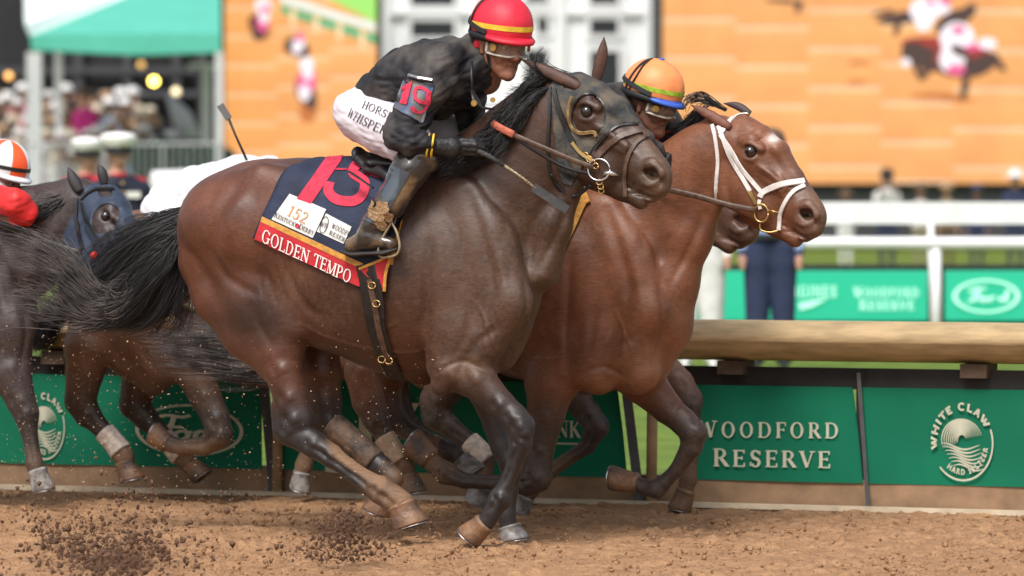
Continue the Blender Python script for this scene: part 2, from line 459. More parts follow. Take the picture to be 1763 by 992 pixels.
_t = M_dirt.node_tree; _n = [n for n in _t.nodes if n.type == 'VALTORGB'][0]; _n.color_ramp.elements[0].position = .28; _n.color_ramp.elements[1].position = .60
_ns = [n for n in _t.nodes if n.type == 'TEX_NOISE'][0]; _ns.inputs['Detail'].default_value = 12; _ns.inputs['Roughness'].default_value = .78
M_grass = mat('infield_lawn', (.15,.22,.04), .9, col2=(.08,.12,.025), nscale=3, bump=1, bscale=40, spec=.1)
mb = MB(); mb.add([rp(-400,-700,-.03), rp(400,-700,-.03), rp(400,60,-.03), rp(-400,60,-.03)], [(0,1,2,3)]); tag(mb.build('ground', M_grass, base=(0,60,-.03)), kind='structure')
# track surface: fine grid with hoof-churned relief in view, coarse beyond
na, ntt = 760, 560
aa = np.linspace(-4.3, 4.3, na); tt_ = np.linspace(-2.75, 2.4, ntt); A_, T_ = np.meshgrid(aa, tt_, indexing='ij')
z = (vnoise(A_+9, T_+9, .45, 1)-.5)*.03 + (vnoise(A_+9, T_+9, .13, 2)-.5)*.02
cl = vnoise(A_+9, T_+9, .04, 3); z += np.clip(cl-.55, 0, 1)*.032*(.35+vnoise(A_+9, T_+9, .7, 4)); z += (vnoise(A_+9, T_+9, .02, 6)-.5)*.010
z += -.012
_rp = np.random.default_rng(8)
for _ in range(150):         # hoof prints: a pressed horseshoe with a pushed-up rim
    a0_, t0_ = _rp.uniform(-4.2, 4.2), _rp.uniform(-2.3, 2.3); i0, i1 = np.searchsorted(aa, (a0_-.16, a0_+.16)); j0, j1 = np.searchsorted(tt_, (t0_-.16, t0_+.16))
    x_ = A_[i0:i1, j0:j1]-a0_; y_ = T_[i0:i1, j0:j1]-t0_; r_ = np.hypot(x_*.9, y_*1.1) + .012*(vnoise(x_+9, y_+9, .03, 5)-.5); k_ = _rp.uniform(.5, 1.2)
    z[i0:i1, j0:j1] += k_*(-.022*np.exp(-(r_/.055)**4) + .011*np.exp(-((r_-.085)/.022)**2)*(1 - .8*np.sign(x_)*(x_ > 0)))
edge = np.minimum(1, np.minimum((4.3-np.abs(A_))/.3, (2.4-T_)/.3)); z = z*np.clip(edge, 0, 1) - .006*(1-np.clip(edge, 0, 1))
V = H2W(np.c_[A_.ravel(), T_.ravel(), z.ravel()]); ii = np.arange(na*ntt).reshape(na, ntt)
Fq = np.stack([ii[:-1,:-1].ravel(), ii[:-1,1:].ravel(), ii[1:,1:].ravel(), ii[1:,:-1].ravel()], 1)
tag(put('track', V, Fq, M_dirt, base=(0,20,0)), kind='structure')
mb = MB(); mb.add([rp(-200,-2.75,-.02), rp(200,-2.75,-.02), rp(200,30,-.02), rp(-200,30,-.02)], [(0,1,2,3)]); tag(mb.build('track_bed', M_dirt, base=(0,20,-.02)), kind='structure')

# ---------------------------------------------------------------- the inside rail
M_cap = mat('tan_rail_cap', (.60,.43,.23), .65, noise=.3, nscale=6, bump=.2, bscale=20, stretch=(1,1,6))
M_capd = mat('rail_underside', (.10,.065,.04), .8, noise=.4, nscale=12)
M_green = mat('green_banner', (.004,.165,.088), .8, noise=.22, nscale=1.6, bump=.5, bscale=3.5, spec=.25)
M_cream = mat('cream_lettering', (.55,.55,.42), .7, noise=.12, nscale=30)
M_board = mat('tan_toe_board', (.34,.21,.12), .85, noise=.35, nscale=8, bump=.3, bscale=30)
M_white = mat('white_edge_strip', (.62,.52,.38), .8, noise=.25, nscale=10)
M_black = mat('black_backing', (.018,.018,.018), .7, noise=.3, nscale=12)
M_dpost = mat('dark_grey_stay', (.07,.07,.075), .6, noise=.3, nscale=14)
rail = empty('rail', rp(0, RT, 0), 'long tan padded running rail over the green banners, its rounded cap catching the light', 'rail')
mb = MB(); prof = [(-.04,.645),(.04,.662),(.11,.69),(.168,.735),(.172,.76),(.155,.79),(.12,.81),(.07,.822),(-.02,.825),(-.12,.81),(-.16,.77),(-.16,.68),(-.13,.645)]
N_ = len(prof); 
for k in range(1):
    a0, a1 = -13, 14
    mb.add([rp(a, RT+x, z_) for a in (a0, a1) for x, z_ in prof], [(i, (i+1) % N_, N_+(i+1) % N_, N_+i) for i in range(N_)] + [tuple(range(N_)), tuple(N_+i for i in range(N_))][::1])
put('cap', mb.v, mb.f, M_cap, rail, smooth=True)
mb = MB()
for a in np.arange(-4.48, 5, 1.12): mb = MB(); mb.box(rp(a, RT-.02, .615), .12, .16, .06, AX, NX); mb.build('bracket', M_capd, rail)
for a in [U2A(485, 800), U2A(1128, 800), -8, 6.5, 11]:
    m2_ = MB(); m2_.tube([rp(a, RT+.05, -.02), rp(a, RT+.03, .645)], .024, 12); m2_.build('post', mat('tan_post', (.42,.28,.15), .75, noise=.3, nscale=10), rail, smooth=True)
mb = MB(); mb.box(rp(0, RT-.02, .062), 26, .05, .135, AX, NX); o_ = mb.build('toe_board', M_board); tag(o_, 'low tan toe board running along the dirt under the green banners', 'board')
mb = MB(); mb.box(rp(0, RT+.06, .006), 26, .045, .022, AX, NX); o_ = mb.build('edge_strip', M_white); tag(o_, 'pale cream strip lying on the dirt at the foot of the toe board', 'strip')

def banner(u0, u1, label, slant=0):
    a0, a1 = U2A(u0), U2A(u1); o = empty('advertising_banner', rp((a0+a1)/2, RT, .09), label, 'banner', 'banners along the inside rail')
    mb = MB(); nn = 40; vs = []; 
    for i in range(nn+1):
        f = i/nn; a = a0+(a1-a0)*f
        for z_, dz, sl in ((.115,0,.0), (.32,.001,.02), (.535,0,.05)): vs.append(rp(a - slant*sl, RT+.004*math.sin(a*5)+.012+dz, z_))
    n0 = len(vs); vs += [Vector(v_) - NX*.01 for v_ in vs]
    fs = []
    for i in range(nn):
        for j in range(2): q = i*3+j; fs += [(q, q+3, q+4, q+1), (q+n0, q+1+n0, q+4+n0, q+3+n0)]
        fs += [(i*3, i*3+n0, i*3+3+n0, i*3+3), (i*3+2, i*3+5, i*3+5+n0, i*3+2+n0)]
    put('sheet', vs, fs, M_green, o, smooth=False)
    mb.box(rp((a0+a1)/2, RT-.02, .572), abs(a1-a0)+.03, .05, .092, AX, NX); mb.build('header', M_black, o)
    return o
TX = RT + .024      # lettering just proud of the sheet
def flat(uv0, uvx, uvy, t=TX):
    """glyph plane given by three pixels: origin, end of the unit x, end of the unit y"""
    def f(x, y, l): return pt(uv0[0]+(uvx[0]-uv0[0])*x+(uvy[0]-uv0[0])*y, uv0[1]+(uvx[1]-uv0[1])*x+(uvy[1]-uv0[1])*y, t+l)
    return f
def write(s, x0, x1, base0, base1, cap, parent, m=None, S=True, W=.16, T=.06, small=None, lean=0, name='lettering', t=TX, sp=.08):
    P, wd = text_polys(s, W, T, S, sp, small); mb = MB()
    f = flat((x0, base0), (x0+(x1-x0)/wd, base0+(base1-base0)/wd), (x0+lean, base0-cap), t)
    fill_polys(mb, P, f); return mb.build(name, m or M_cream, parent)
def script_ford(cx, cy, rx, ry, parent, m, t=TX, eps=None):
    """the cursive word in its oval"""
    mb = MB(); f = lambda x, y, l: pt(cx+x*rx, cy+(y+x*.06)*ry, t+l)
    el = [(math.cos(R(a)), math.sin(R(a))) for a in range(0, 361, 8)]
    fill_polys(mb, poly_stroke(el, .07), f)
    F_ = [[(-.62,-.30),(-.60,-.48),(-.42,-.58),(-.15,-.52),(.02,-.60)], [(-.30,-.50),(-.36,-.1),(-.46,.28),(-.62,.38),(-.72,.24)], [(-.58,-.02),(-.4,-.10),(-.14,-.12)],
          [(-.12,.02),(-.26,.12),(-.26,.34),(-.12,.36),(-.02,.2),(-.08,.04),(-.12,.02)], [(-.04,.1),(.06,.06)],
          [(.10,.36),(.14,.04)], [(.12,.16),(.2,.02),(.3,.06)], [(.58,.04),(.44,.06),(.38,.24),(.46,.38),(.58,.24)], [(.74,-.52),(.66,-.1),(.58,.26),(.64,.38),(.76,.3)], [(.7,-.45),(.62,-.52)]]
    for s_ in F_:
        c_ = cr([(x, y, 0) for x, y in s_], 5) if len(s_) > 2 else s_
        fill_polys(mb, poly_stroke(c_, .105), f, eps=.0005)
    return mb.build('lettering', m, parent)
def wave_logo(cx, cy, r, parent, m, k=1.0):
    mb = MB(); f = lambda x, y, l: pt(cx+x*r*k, cy-y*r+x*r*.03, TX+l)
    def circ(s, a0, a1, rr, cap, flip=False):
        P, wd = text_polys(s, .24, .2, False, .14)
        for p in P:
            q = []
            for x, y in p:
                a = R(a0 + (a1-a0)*x/wd); ra = rr + (y*cap if not flip else -y*cap); q.append((math.cos(a)*ra, math.sin(a)*ra))
            fill_polys(mb, [q], f, eps=.0003)
    circ('WHITE CLAW', 192, 28, .78, .20); circ('HARD SELTZER', 232, 352, .80, .15, True)
    for i in range(12): pass
    fill_polys(mb, poly_stroke([(math.cos(R(a))*.93, math.sin(R(a))*.93) for a in range(-118, 24, 5)], .05), f)
    fill_polys(mb, poly_stroke([(math.cos(R(a))*.93, math.sin(R(a))*.93) for a in range(222, 244, 5)], .05), f)
    for i in range(9):          # the curling wave, as nested lines
        q = i/8; pts = []
        for j in range(16):
            s_ = j/15; a = R(205 - 190*s_); rr = .62 - .055*i
            x = -.02 + math.cos(a)*rr*(1-.25*q); y_ = .06 + math.sin(a)*rr*.82
            pts.append((x, y_))
        fill_polys(mb, poly_stroke(pts, [.012+.035*math.sin(math.pi*j/15) for j in range(16)]), f)
    for i in range(7):
        pts = [(-.66+.06*i + j*.085*(1-.03*i), -.10 - .085*i + .07*math.sin(j*.42 + 1.2 - i*.15)) for j in range(15)]
        fill_polys(mb, poly_stroke(pts, [.01+.038*math.sin(math.pi*j/14) for j in range(15)]), f)
    return mb.build('lettering', m, parent)
b1 = banner(-160, 452, 'green banner at the left with a round wave logo and an oval script logo')
wave_logo(76, 735, 60, b1, M_cream, .62); script_ford(326, 741, 90, 43, b1, M_cream)
b2 = banner(490, 1080, 'green banner behind the galloping legs with a white block emblem and BANK', 1)
mb = MB(); f_ = lambda x, y, l: pt(x, y, TX+l)
fill_polys(mb, [[(618,692),(700,694),(700,718),(618,716)], [(618,716),(640,716),(640,800),(618,800)], [(640,770),(668,772),(690,790),(640,810)], [(700,694),(722,694),(708,718),(700,718)], [(560,790),(640,800),(640,824),(560,812)]], f_)
mb.build('emblem', M_cream, b2); write('BANK', 918, 1000, 752, 754, 29, b2, S=True, W=.2)
mb = MB(); fill_polys(mb, [[(955,762),(1000,763),(1000,766),(955,765)]], f_); mb.build('underline', M_cream, b2)
mb = MB(); a_ = U2A(1490); mb.box(rp(a_, RT-.012, .33), .09, .01, .44, AX, NX); mb.build('backing', M_black, rail)
b3 = banner(1178, 1487, 'green banner lettered WOODFORD RESERVE in two pale lines', 1)
write('WOODFORD', 1203, 1444, 753, 755, 29, b3, W=.2, T=.07, small=.93, sp=.28); write('RESERVE', 1228, 1430, 803, 806, 31, b3, W=.2, T=.07, small=.93, sp=.22)
b4 = banner(1496, 2200, 'green banner at the right edge with the round WHITE CLAW wave logo', 1)
wave_logo(1657, 762, 70, b4, M_cream, .80)
for (ua, ub) in ((452,472),(1074,1102),(1478,1495)):
    mb = MB(); A1 = pt(ua, 665, RT+.03); A2 = pt(ub, 872, RT+.03)
    mb.tube([(A1.x, A1.y, .60), (A2.x, A2.y, 0.0)], .03 if ua != 1478 else .012, 4); mb.build('stay', M_dpost, rail)

# ---------------------------------------------------------------- infield: white fence, message boards
M_wp = mat('white_painted_rail', (.78,.78,.78), .45, noise=.1, nscale=6)
fence = empty('fence', pd(1612, 612, 42), 'white two-rail fence standing on the lawn behind the tan rail', 'fence')
DL = Vector((math.cos(R(3)), -math.sin(R(3)), 0))
def frow(v, D): return pd(1612, v, D)
c0 = frow(367, 42.6); mb = MB(); mb.box(c0, 60, .08, .185, DL, DL.cross(Vector((0,0,-1)))); mb.build('top_rail', M_wp, fence)
c0 = frow(419, 42); mb = MB(); mb.tube([c0 - DL*30, c0 + DL*30], .054, 12); mb.build('lower_rail', M_wp, fence, smooth=True)
for k in range(-8, 7):
    p = frow(419, 42) + DL*(k*3.1); m2_ = MB(); m2_.tube([(p.x, p.y, -.03), (p.x, p.y, p.z)], .041, 12); m2_.tube([(p.x, p.y+.1, -.03), (p.x, p.y+.62, 1.2)], .03, 8); m2_.build('post', M_wp, fence, smooth=True)
M_led = mat('green_message_screen', (.02,.3,.18), .5, emit=((.0,.42,.24), .55))
M_ledw = mat('pale_screen_text', (.4,.7,.6), .5, emit=((.35,.75,.58), .62))
def board(u0, u1, v0, v1, D, label):
    o = empty('message_board', pd((u0+u1)/2, v1, D), label, 'screen', 'green message boards on the lawn')
    A, B = pd(u0, v1, D), pd(u1, v0, D); c_ = (A+B)/2; mb = MB(); wd, h_ = B.x-A.x, B.z-A.z
    mb.box(c_ + Vector((0,.12,0)), wd+.12, .2, h_+.10); mb.box((c_.x, c_.y+.12, (A.z-.05)/2-.02), wd*.9, .12, A.z-.05); mb.build('casing', M_black, o)
    mb = MB(); mb.box(c_, wd, .03, h_); mb.build('display', M_led, o); return o
bA = board(1140, 1597, 466, 552, 43.6, 'green screen board behind the rail reading WOODFORD RESERVE in pale letters')
bB = board(1627, 2100, 466, 552, 43.6, 'green screen board at the right with a pale oval script logo')
def wr2(s, x0, x1, b0, cap, parent, D, small=.9):
    P, wd = text_polys(s, .22, .1, True, .2, small); mb = MB()
    fill_polys(mb, P, lambda x, y, l: pd(x0+(x1-x0)/wd*x, b0-y*cap, D-l), eps=.0008); mb.build('lettering', M_ledw, parent)
wr2('WOODFORD', 1470, 1582, 512, 18, bA, 43.56); wr2('RESERVE', 1480, 1574, 534, 18, bA, 43.56); wr2('LONGINES', 1330, 1440, 512, 22, bA, 43.56)
mb = MB(); fill_polys(mb, [[(1375,522),(1425,514),(1400,528),(1378,534)]], lambda x, y, l: pd(x, y, 43.56-l)); mb.build('emblem', M_ledw, bA)
mb = MB(); f_ = lambda x, y, l: pd(1698+x*54, 510+y*27, 43.56-l)
fill_polys(mb, poly_stroke([(math.cos(R(a)), math.sin(R(a))) for a in range(0, 361, 8)], .14), f_, eps=.001)
for s_ in [[(-.55,-.3),(-.4,-.5),(0,-.5)],[(-.25,-.45),(-.4,.3),(-.6,.35)],[(-.5,0),(-.15,-.1)],[(-.1,.05),(-.22,.25),(-.08,.35),(0,.15),(-.1,.05)],[(.1,.35),(.15,.05),(.3,.05)],[(.55,.05),(.4,.2),(.5,.35),(.62,.1),(.7,-.4)],[(.6,.2),(.72,.32)]]:
    fill_polys(mb, poly_stroke(s_, .14), f_, eps=.001)
mb.build('lettering', M_ledw, bB)

# ---------------------------------------------------------------- far side: dark wall, big screens, white building, marquee
M_dwall = mat('dark_grey_wall', (.045,.047,.052), .8, noise=.3, nscale=1)
A = pd(1000, 429, 110); B = pd(2300, 318, 110)
mb = MB(); mb.box(((A.x+B.x)/2, 110.5, .72), B.x-A.x, .5, 1.44); tag(mb.build('wall', M_dwall), 'long dark grey wall below the big screen at the back', 'wall')
def screen_mat(name, seed, sx, sz, x0):
    m = bpy.data.materials.new(name); m.use_nodes = True; t = m.node_tree; b = t.nodes['Principled BSDF']; L = t.links.new; N = t.nodes.new
    b.inputs['Base Color'].default_value = (.02,.02,.02,1); b.inputs['Roughness'].default_value = .6
    tc = N('ShaderNodeTexCoord'); sp = N('ShaderNodeSeparateXYZ'); L(tc.outputs['Object'], sp.inputs[0])
    # column index shifts the rows, as the picture's cabinets do
    dv = N('ShaderNodeMath'); dv.operation = 'DIVIDE'; dv.inputs[1].default_value = sx; L(sp.outputs['X'], dv.inputs[0])
    fl = N('ShaderNodeMath'); fl.operation = 'FLOOR'; L(dv.outputs[0], fl.inputs[0])
    wn = N('ShaderNodeTexWhiteNoise'); wn.noise_dimensions = '1D'; ad = N('ShaderNodeMath'); ad.inputs[1].default_value = seed; L(fl.outputs[0], ad.inputs[0]); L(ad.outputs[0], wn.inputs['W'])
    dz = N('ShaderNodeMath'); dz.operation = 'DIVIDE'; dz.inputs[1].default_value = sz; L(sp.outputs['Z'], dz.inputs[0])
    az = N('ShaderNodeMath'); L(dz.outputs[0], az.inputs[0]); L(wn.outputs['Value'], az.inputs[1])
    fr = N('ShaderNodeMath'); fr.operation = 'FRACT'; L(az.outputs[0], fr.inputs[0])
    rp_ = N('ShaderNodeValToRGB'); L(fr.outputs[0], rp_.inputs[0]); e = rp_.color_ramp.elements
    e[0].position = 0; e[0].color = (.93,.39,.105,1); e[1].position = 1; e[1].color = (.92,.60,.42,1)
    for p, c_ in ((.45,(.95,.41,.12,1)),(.84,(.96,.43,.135,1)),(.89,(1.0,.54,.20,1)),(.955,(1,.62,.30,1)),(.975,(.90,.62,.55,1))):
        q = e.new(p); q.color = c_
    nz = N('ShaderNodeTexNoise'); nz.inputs['Scale'].default_value = 1.1; nz.inputs['Detail'].default_value = 4; L(tc.outputs['Object'], nz.inputs['Vector'])
    mr = N('ShaderNodeMapRange'); mr.inputs[1].default_value = .3; mr.inputs[2].default_value = .7; mr.inputs[3].default_value = .88; mr.inputs[4].default_value = 1.08; L(nz.outputs['Fac'], mr.inputs[0])
    mx = N('ShaderNodeMix'); mx.data_type = 'RGBA'; mx.blend_type = 'MULTIPLY'; mx.inputs['Factor'].default_value = 1; L(rp_.outputs[0], mx.inputs['A']); L(mr.outputs[0], mx.inputs['B'])
    L(mx.outputs['Result'], b.inputs['Emission Color']); b.inputs['Emission Strength'].default_value = SCR
    return m
SCR = .82
def blobs(lst, D, name, parent):
    """coloured patches of the picture shown on the screen: u, v, ru, rv, rotation, material"""
    mb = MB(); ms = []; 
    for i, (u, v, ru, rv, ro, m) in enumerate(lst):
        if m not in ms: ms.append(m)
        c_, s_ = math.cos(R(ro)), math.sin(R(ro)); n = 18
        vs = [pd(u + ru*math.cos(a)*c_ - rv*math.sin(a)*s_, v + ru*math.cos(a)*s_ + rv*math.sin(a)*c_, D - .003*(i+1)) for a in [2*math.pi*k/n for k in range(n)]]
        mb.add(vs, [tuple(range(n))], ms.index(m))
    put(name, mb.v, mb.f, ms, parent, None, False, mb.m)
def em(name, c_, k=None): return mat(name, tuple(x*.1 for x in c_), .6, emit=(c_, SCR if k is None else k))
def screen(u0, u1, v0, v1, D, label, seed, sx, sz):
    A, B = pd(u0, v1, D), pd(u1, v0, D); o = empty('video_screen', (A.x, D, A.z), label, 'video screen', 'giant video screens')
    mb = MB(); mb.box(((A.x+B.x)/2, D+.35, (A.z+B.z)/2), B.x-A.x+.24, .6, B.z-A.z+.04)
    for x in (A.x+.5, (A.x+B.x)/2, B.x-.5): mb.box((x, D+.5, A.z/2-.02), .3, .3, A.z)
    mb.build('housing', M_black, o)
    mb = MB(); mb.add([(A.x, D, A.z), (B.x, D, A.z), (B.x, D, B.z), (A.x, D, B.z)], [(0,1,2,3)]); mb.build('display', screen_mat('screen_picture_%d' % seed, seed, sx, sz, A.x), o)
    return o
s1 = screen(1141, 2350, -420, 316, 110, 'giant screen at the right showing galloping racehorses on orange dirt', 3, 1.57, .85)
s2 = screen(384, 648, -300, 292, 109, 'tall narrow giant screen left of the white building, showing riders from above', 11, 1.15, .62)
eW, eP, eD, eR = em('shown_white', (1,.9,.95)), em('shown_pink', (.85,.12,.3)), em('shown_dark', (.07,.035,.03)), em('shown_red', (.35,.03,.02))
eS = em('shown_soft_shade', (.55,.17,.04))
blobs([(1560,30,52,11,-8,eD),(1640,38,34,18,-30,eD),(1665,22,14,10,0,eD),(1520,22,22,4,-10,eD),(1672,14,10,8,-20,eD),(1545,48,6,16,15,eD),(1592,18,26,22,0,eW),(1615,10,22,14,20,eW),(1590,38,14,16,10,eW),(1603,4,8,6,0,eP),(1628,2,10,8,0,eP)], 109.99, 'rider_picture', s1)
blobs([(1615,165,50,5,0,eS),(1650,172,34,4,0,eS),(1620,78,70,14,4,eR),(1575,88,24,16,10,eD),(1610,104,60,20,10,eD),(1655,98,52,22,-6,eR),(1655,116,44,18,0,eD),(1690,112,34,16,-30,eD),(1710,104,18,8,20,eD),(1724,116,10,6,35,eD),(1662,145,7,30,8,eD),(1598,118,7,24,30,eD),(1580,124,5,18,-25,eD),
       (1648,66,30,28,0,eW),(1640,100,22,26,20,eW),(1632,84,10,20,0,eW),(1682,80,24,6,-8,eP),(1646,120,16,10,0,eP),(1700,75,16,10,0,eW),(1652,88,18,9,30,eD),(1650,52,12,8,0,eP),(1560,108,8,8,0,eW)], 109.985, 'rider_picture', s1)
blobs([(1350,2,36,4,4,eD),(1375,12,6,12,20,eD)], 109.99, 'rider_picture', s1)
blobs([(1475,142,18,4,-5,eS),(1480,108,20,4,0,eS)], 109.99, 'shade_picture', s1)
eG, eG2, eL = em('shown_green', (.03,.42,.2)), em('shown_lawn', (.35,.75,.15)), em('shown_pale', (.75,.9,.85))
blobs([(452,62,18,5,0,eS),(448,45,16,26,8,eD),(436,36,8,12,30,eD),(453,10,14,14,0,eW),(452,38,11,18,0,eP),(455,28,9,12,0,eW),(456,16,7,8,0,eP)], 108.99, 'rider_picture', s2)
blobs([(512,82,24,16,30,eD),(500,84,12,8,0,eD),(514,76,10,18,20,eW),(516,64,8,8,0,eP)], 108.99, 'rider_picture', s2)
blobs([(530,192,16,20,0,eS),(526,150,18,28,0,eD),(536,172,10,18,0,eD),(528,140,16,26,10,eP),(528,112,12,14,0,eW),(524,160,10,14,0,eW),(530,128,8,10,0,eW)], 108.985, 'rider_picture', s2)
mb = MB(); f_ = lambda x, y, l: pd(x, y, 108.97-l)
fill_polys(mb, [[(500,-60),(648,-60),(648,40),(560,-5)]], f_, 0); fill_polys(mb, [[(484,-8),(648,42),(648,54),(484,4)]], f_, 1, eps=.004); fill_polys(mb, [[(484,8),(648,60),(648,76),(484,22)]], f_, 2)
for x in (500,540,580,620): fill_polys(mb, [[(x,10+(x-484)*.31),(x+9,12+(x-484)*.31),(x+9,40+(x-484)*.31),(x,40+(x-484)*.31)]], lambda a, b, l: pd(a, b, 108.95-l), 3)
put('rail_picture', mb.v, mb.f, [eG2, eL, eG, em('shown_post', (1,.7,.4))], s2, None, False, mb.m)

M_bld = mat('white_clapboard', (.82,.83,.85), .6, noise=.05, nscale=.6)
M_trim = mat('white_trim', (.80,.80,.81), .5)
M_glass = mat('dark_window_glass', (.02,.024,.03), .12)
bd = empty('building', pd(890, 429, 114), 'white wooden building with dark windows behind the red-capped jockey', 'building')
A, B = pd(560, 0, 114), pd(1150, 0, 114); mb = MB(); mb.box(((A.x+B.x)/2, 117, 4.5), B.x-A.x, 6, 9.0); mb.build('wall', M_bld, bd)
for u in (662, 820, 965, 1118): # corner boards and pilasters
    p = pd(u, 0, 113.9); mb = MB(); mb.box((p.x, 113.92, 4.5), .22, .16, 8.9); mb.build('pilaster', M_trim, bd)
mb = MB()
for z_ in (pd(0, 22, 113.9).z, pd(0, 105, 113.9).z if False else 3.2, 1.2): mb.box(((A.x+B.x)/2, 113.93, z_), B.x-A.x, .14, .12)
mb.build('band', M_trim, bd)
for (u0, u1, v0, v1) in ((708,782,36,64),(708,782,88,190),(925,943,30,58),(905,943,86,190),(1016,1064,33,60),(1016,1066,88,175),(708,782,-60,10),(905,943,-60,5),(1016,1064,-60,8)):
    P1, P2 = pd(u0, v1, 113.95), pd(u1, v0, 113.95); c_ = (P1+P2)/2; mb = MB(); W_, H_ = P2.x-P1.x, P2.z-P1.z
    for dx, dz, sx_, sz_ in ((-W_/2-.05,0,.1,H_+.2),(W_/2+.05,0,.1,H_+.2),(0,-H_/2-.05,W_,.1),(0,H_/2+.05,W_,.1)): mb.box((c_.x+dx, 113.94, c_.z+dz), sx_, .10, sz_)
    w_o = mb.build('window', M_trim, bd); mb = MB(); mb.box((c_.x, 113.985, c_.z), W_, .04, H_); mb.build('pane', M_glass, w_o)
p = pd(1128, 0, 112); mb = MB(); mb.tube([(p.x, 112, 0), (p.x, 112, 8)], .09, 10); tag(mb.build('pole', mat('grey_pole', (.10,.11,.12), .5)), 'dark grey upright pole between the white building and the right screen', 'pole')

M_tg = mat('green_canvas', (.09,.46,.35), .75, noise=.1, nscale=2); M_tw = mat('white_canvas', (.74,.82,.80), .75)
tn = empty('marquee', pd(56, 420, 84), 'green and white canvas marquee sheltering the crowd at the left', 'marquee')
def cv(name, uvs, m, th=.03):
    vs = [pd(u, v, D) for u, v, D in uvs]; n = len(vs); vs += [Vector(q) + Vector((0, .02, -th)) for q in vs]
    put(name, vs, [tuple(range(n)), tuple(range(n, 2*n))[::-1]] + [(i, i+n, (i+1) % n+n, (i+1) % n) for i in range(n)], m, tn, smooth=False)
cv('roof_panel', [(52,62,84),(215,-5,88),(330,-60,92),(379,-60,92),(380,60,84)], M_tg); cv('roof_panel', [(42,40,84),(52,62,84),(215,-5,88),(330,-60,92),(40,-60,92)], M_tw)
cv('valance', [(52,60,84),(380,58,84),(381,90,84),(235,95,84),(54,86,84)], M_tg, .01)
for u, D in ((58,84),(377,84),(100,92)):
    p = pd(u, 90, D); mb = MB(); mb.box((p.x, D+.1, p.z/2), .24 if u == 58 else .12, .2, p.z); mb.build('post', mat('white_tent_pole', (.55,.56,.57), .5), tn)
p = pd(-10, 48, 83); mb = MB(); q_ = pd(42, 96, 83); mb.box((p.x-.5, 83, p.z), 2*(q_.x-p.x)+.0, .3, 1.1); mb.box((p.x-.5, 83.2, q_.z/2), .15, .15, q_.z); tag(mb.build('signboard', mat('white_signboard', (.72,.72,.75), .5)), 'plain white signboard at the top left corner beside the marquee', 'signboard')
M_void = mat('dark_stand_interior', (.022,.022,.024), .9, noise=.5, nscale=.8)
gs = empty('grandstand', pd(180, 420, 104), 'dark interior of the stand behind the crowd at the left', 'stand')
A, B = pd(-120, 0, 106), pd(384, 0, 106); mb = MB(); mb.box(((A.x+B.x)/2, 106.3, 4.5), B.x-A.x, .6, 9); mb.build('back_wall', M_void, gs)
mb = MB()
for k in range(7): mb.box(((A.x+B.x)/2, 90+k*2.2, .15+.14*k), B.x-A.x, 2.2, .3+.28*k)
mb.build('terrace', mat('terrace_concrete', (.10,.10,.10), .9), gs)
mb = MB()
for u in (130, 215, 300, 345): p = pd(u, 0, 105); mb.box((p.x, 105.8, 4), .16, .25, 8)
for v_ in (120, 160): p = pd(0, v_, 105); mb.box(((A.x+B.x)/2, 105.7, p.z), B.x-A.x, .2, .12)
mb.build('framework', mat('grey_steelwork', (.05,.05,.055), .6), gs)
mb = MB(); p = pd(355, 113, 88); mb.box((p.x, 88, p.z), .62, .15, .09); mb.box((p.x, 88, p.z/2), .14, .14, p.z); tag(mb.build('lamp_standard', mat('pale_grey_paint', (.6,.6,.62), .5)), 'pale T-shaped post in front of the dark stand, left of the narrow screen', 'post')
M_lamp = mat('lit_lamp_yellow', (1,.8,.2), .4, emit=((1,.75,.12), 9)); M_lampd = mat('lit_lamp_dim', (1,.6,.2), .4, emit=((1,.45,.12), 1.6)); M_lampw = mat('lit_lamp_warm', (1,.85,.5), .4, emit=((1,.8,.5), 1.1)); M_lampf = mat('lit_lamp_faint', (1,.6,.2), .4, emit=((.6,.36,.05), .4))
for (u, v, r_, m, lb) in ((265,140,.08,M_lamp,'bright yellow round lamp glowing in the dark stand'), (15,131,.07,M_lampd,'dim orange round lamp at the far left of the dark stand'), (303,158,.08,M_lampw,'pale warm oval lamp to the right of the bright yellow one'), (243,112,.07,M_lampf,'faint amber lamp just under the green valance')):
    mb = MB(); p = pd(u, v, 100); mb.sphere(p, r_, r_*.6, r_, 12, 8); L_ = mb.build('lamp', m, smooth=True); tag(L_, lb, 'lamp')
    mb = MB(); mb.tube([p + Vector((0,0,r_)), p + Vector((0,0,.6))], .012, 5); mb.build('flex', M_black, L_)
mb = MB(); p = pd(312, 200, 92); mb.tube([pd(330,250,92), pd(312,200,92), pd(290,165,92)], [.22,.2,.05], 8); tag(mb.build('parasol', mat('grey_white_cloth', (.42,.42,.45), .7), smooth=True), 'closed pale grey parasol leaning in front of the stand', 'parasol')
M_dg = mat('dark_green_shrubs', (.02,.06,.04), .9, col2=(.01,.03,.02), nscale=6, bump=1, bscale=20)
mb = MB(); r5 = random.Random(3)
for k in range(60): p = pd(r5.uniform(240, 384), r5.uniform(258, 300), 86); mb.sphere(p, r5.uniform(.1,.28), nu=7, nv=5)
tag(mb.build('hedge', M_dg), 'dark green clipped hedge below the closed parasol', 'hedge')
mb = MB(); p = pd(300, 345, 60); mb.tube([pd(262,312,60), pd(420,305,60)], .12, 10); mb.box(pd(340,360,60), 1.1, .24, .75); tag(mb.build('barrier', M_wp), 'white solid barrier behind the uniformed man at the left', 'barrier')
cf = empty('crowd_barrier', pd(120, 440, 80), 'grey steel crowd barrier in front of the spectators at the left', 'barrier')
mb = MB()
for v_ in (248, 330): mb.tube([pd(-20, v_, 80), pd(384, v_, 80)], .025, 6)
mb.build('bars', mat('galvanised_steel', (.35,.36,.37), .4), cf)
mb = MB()
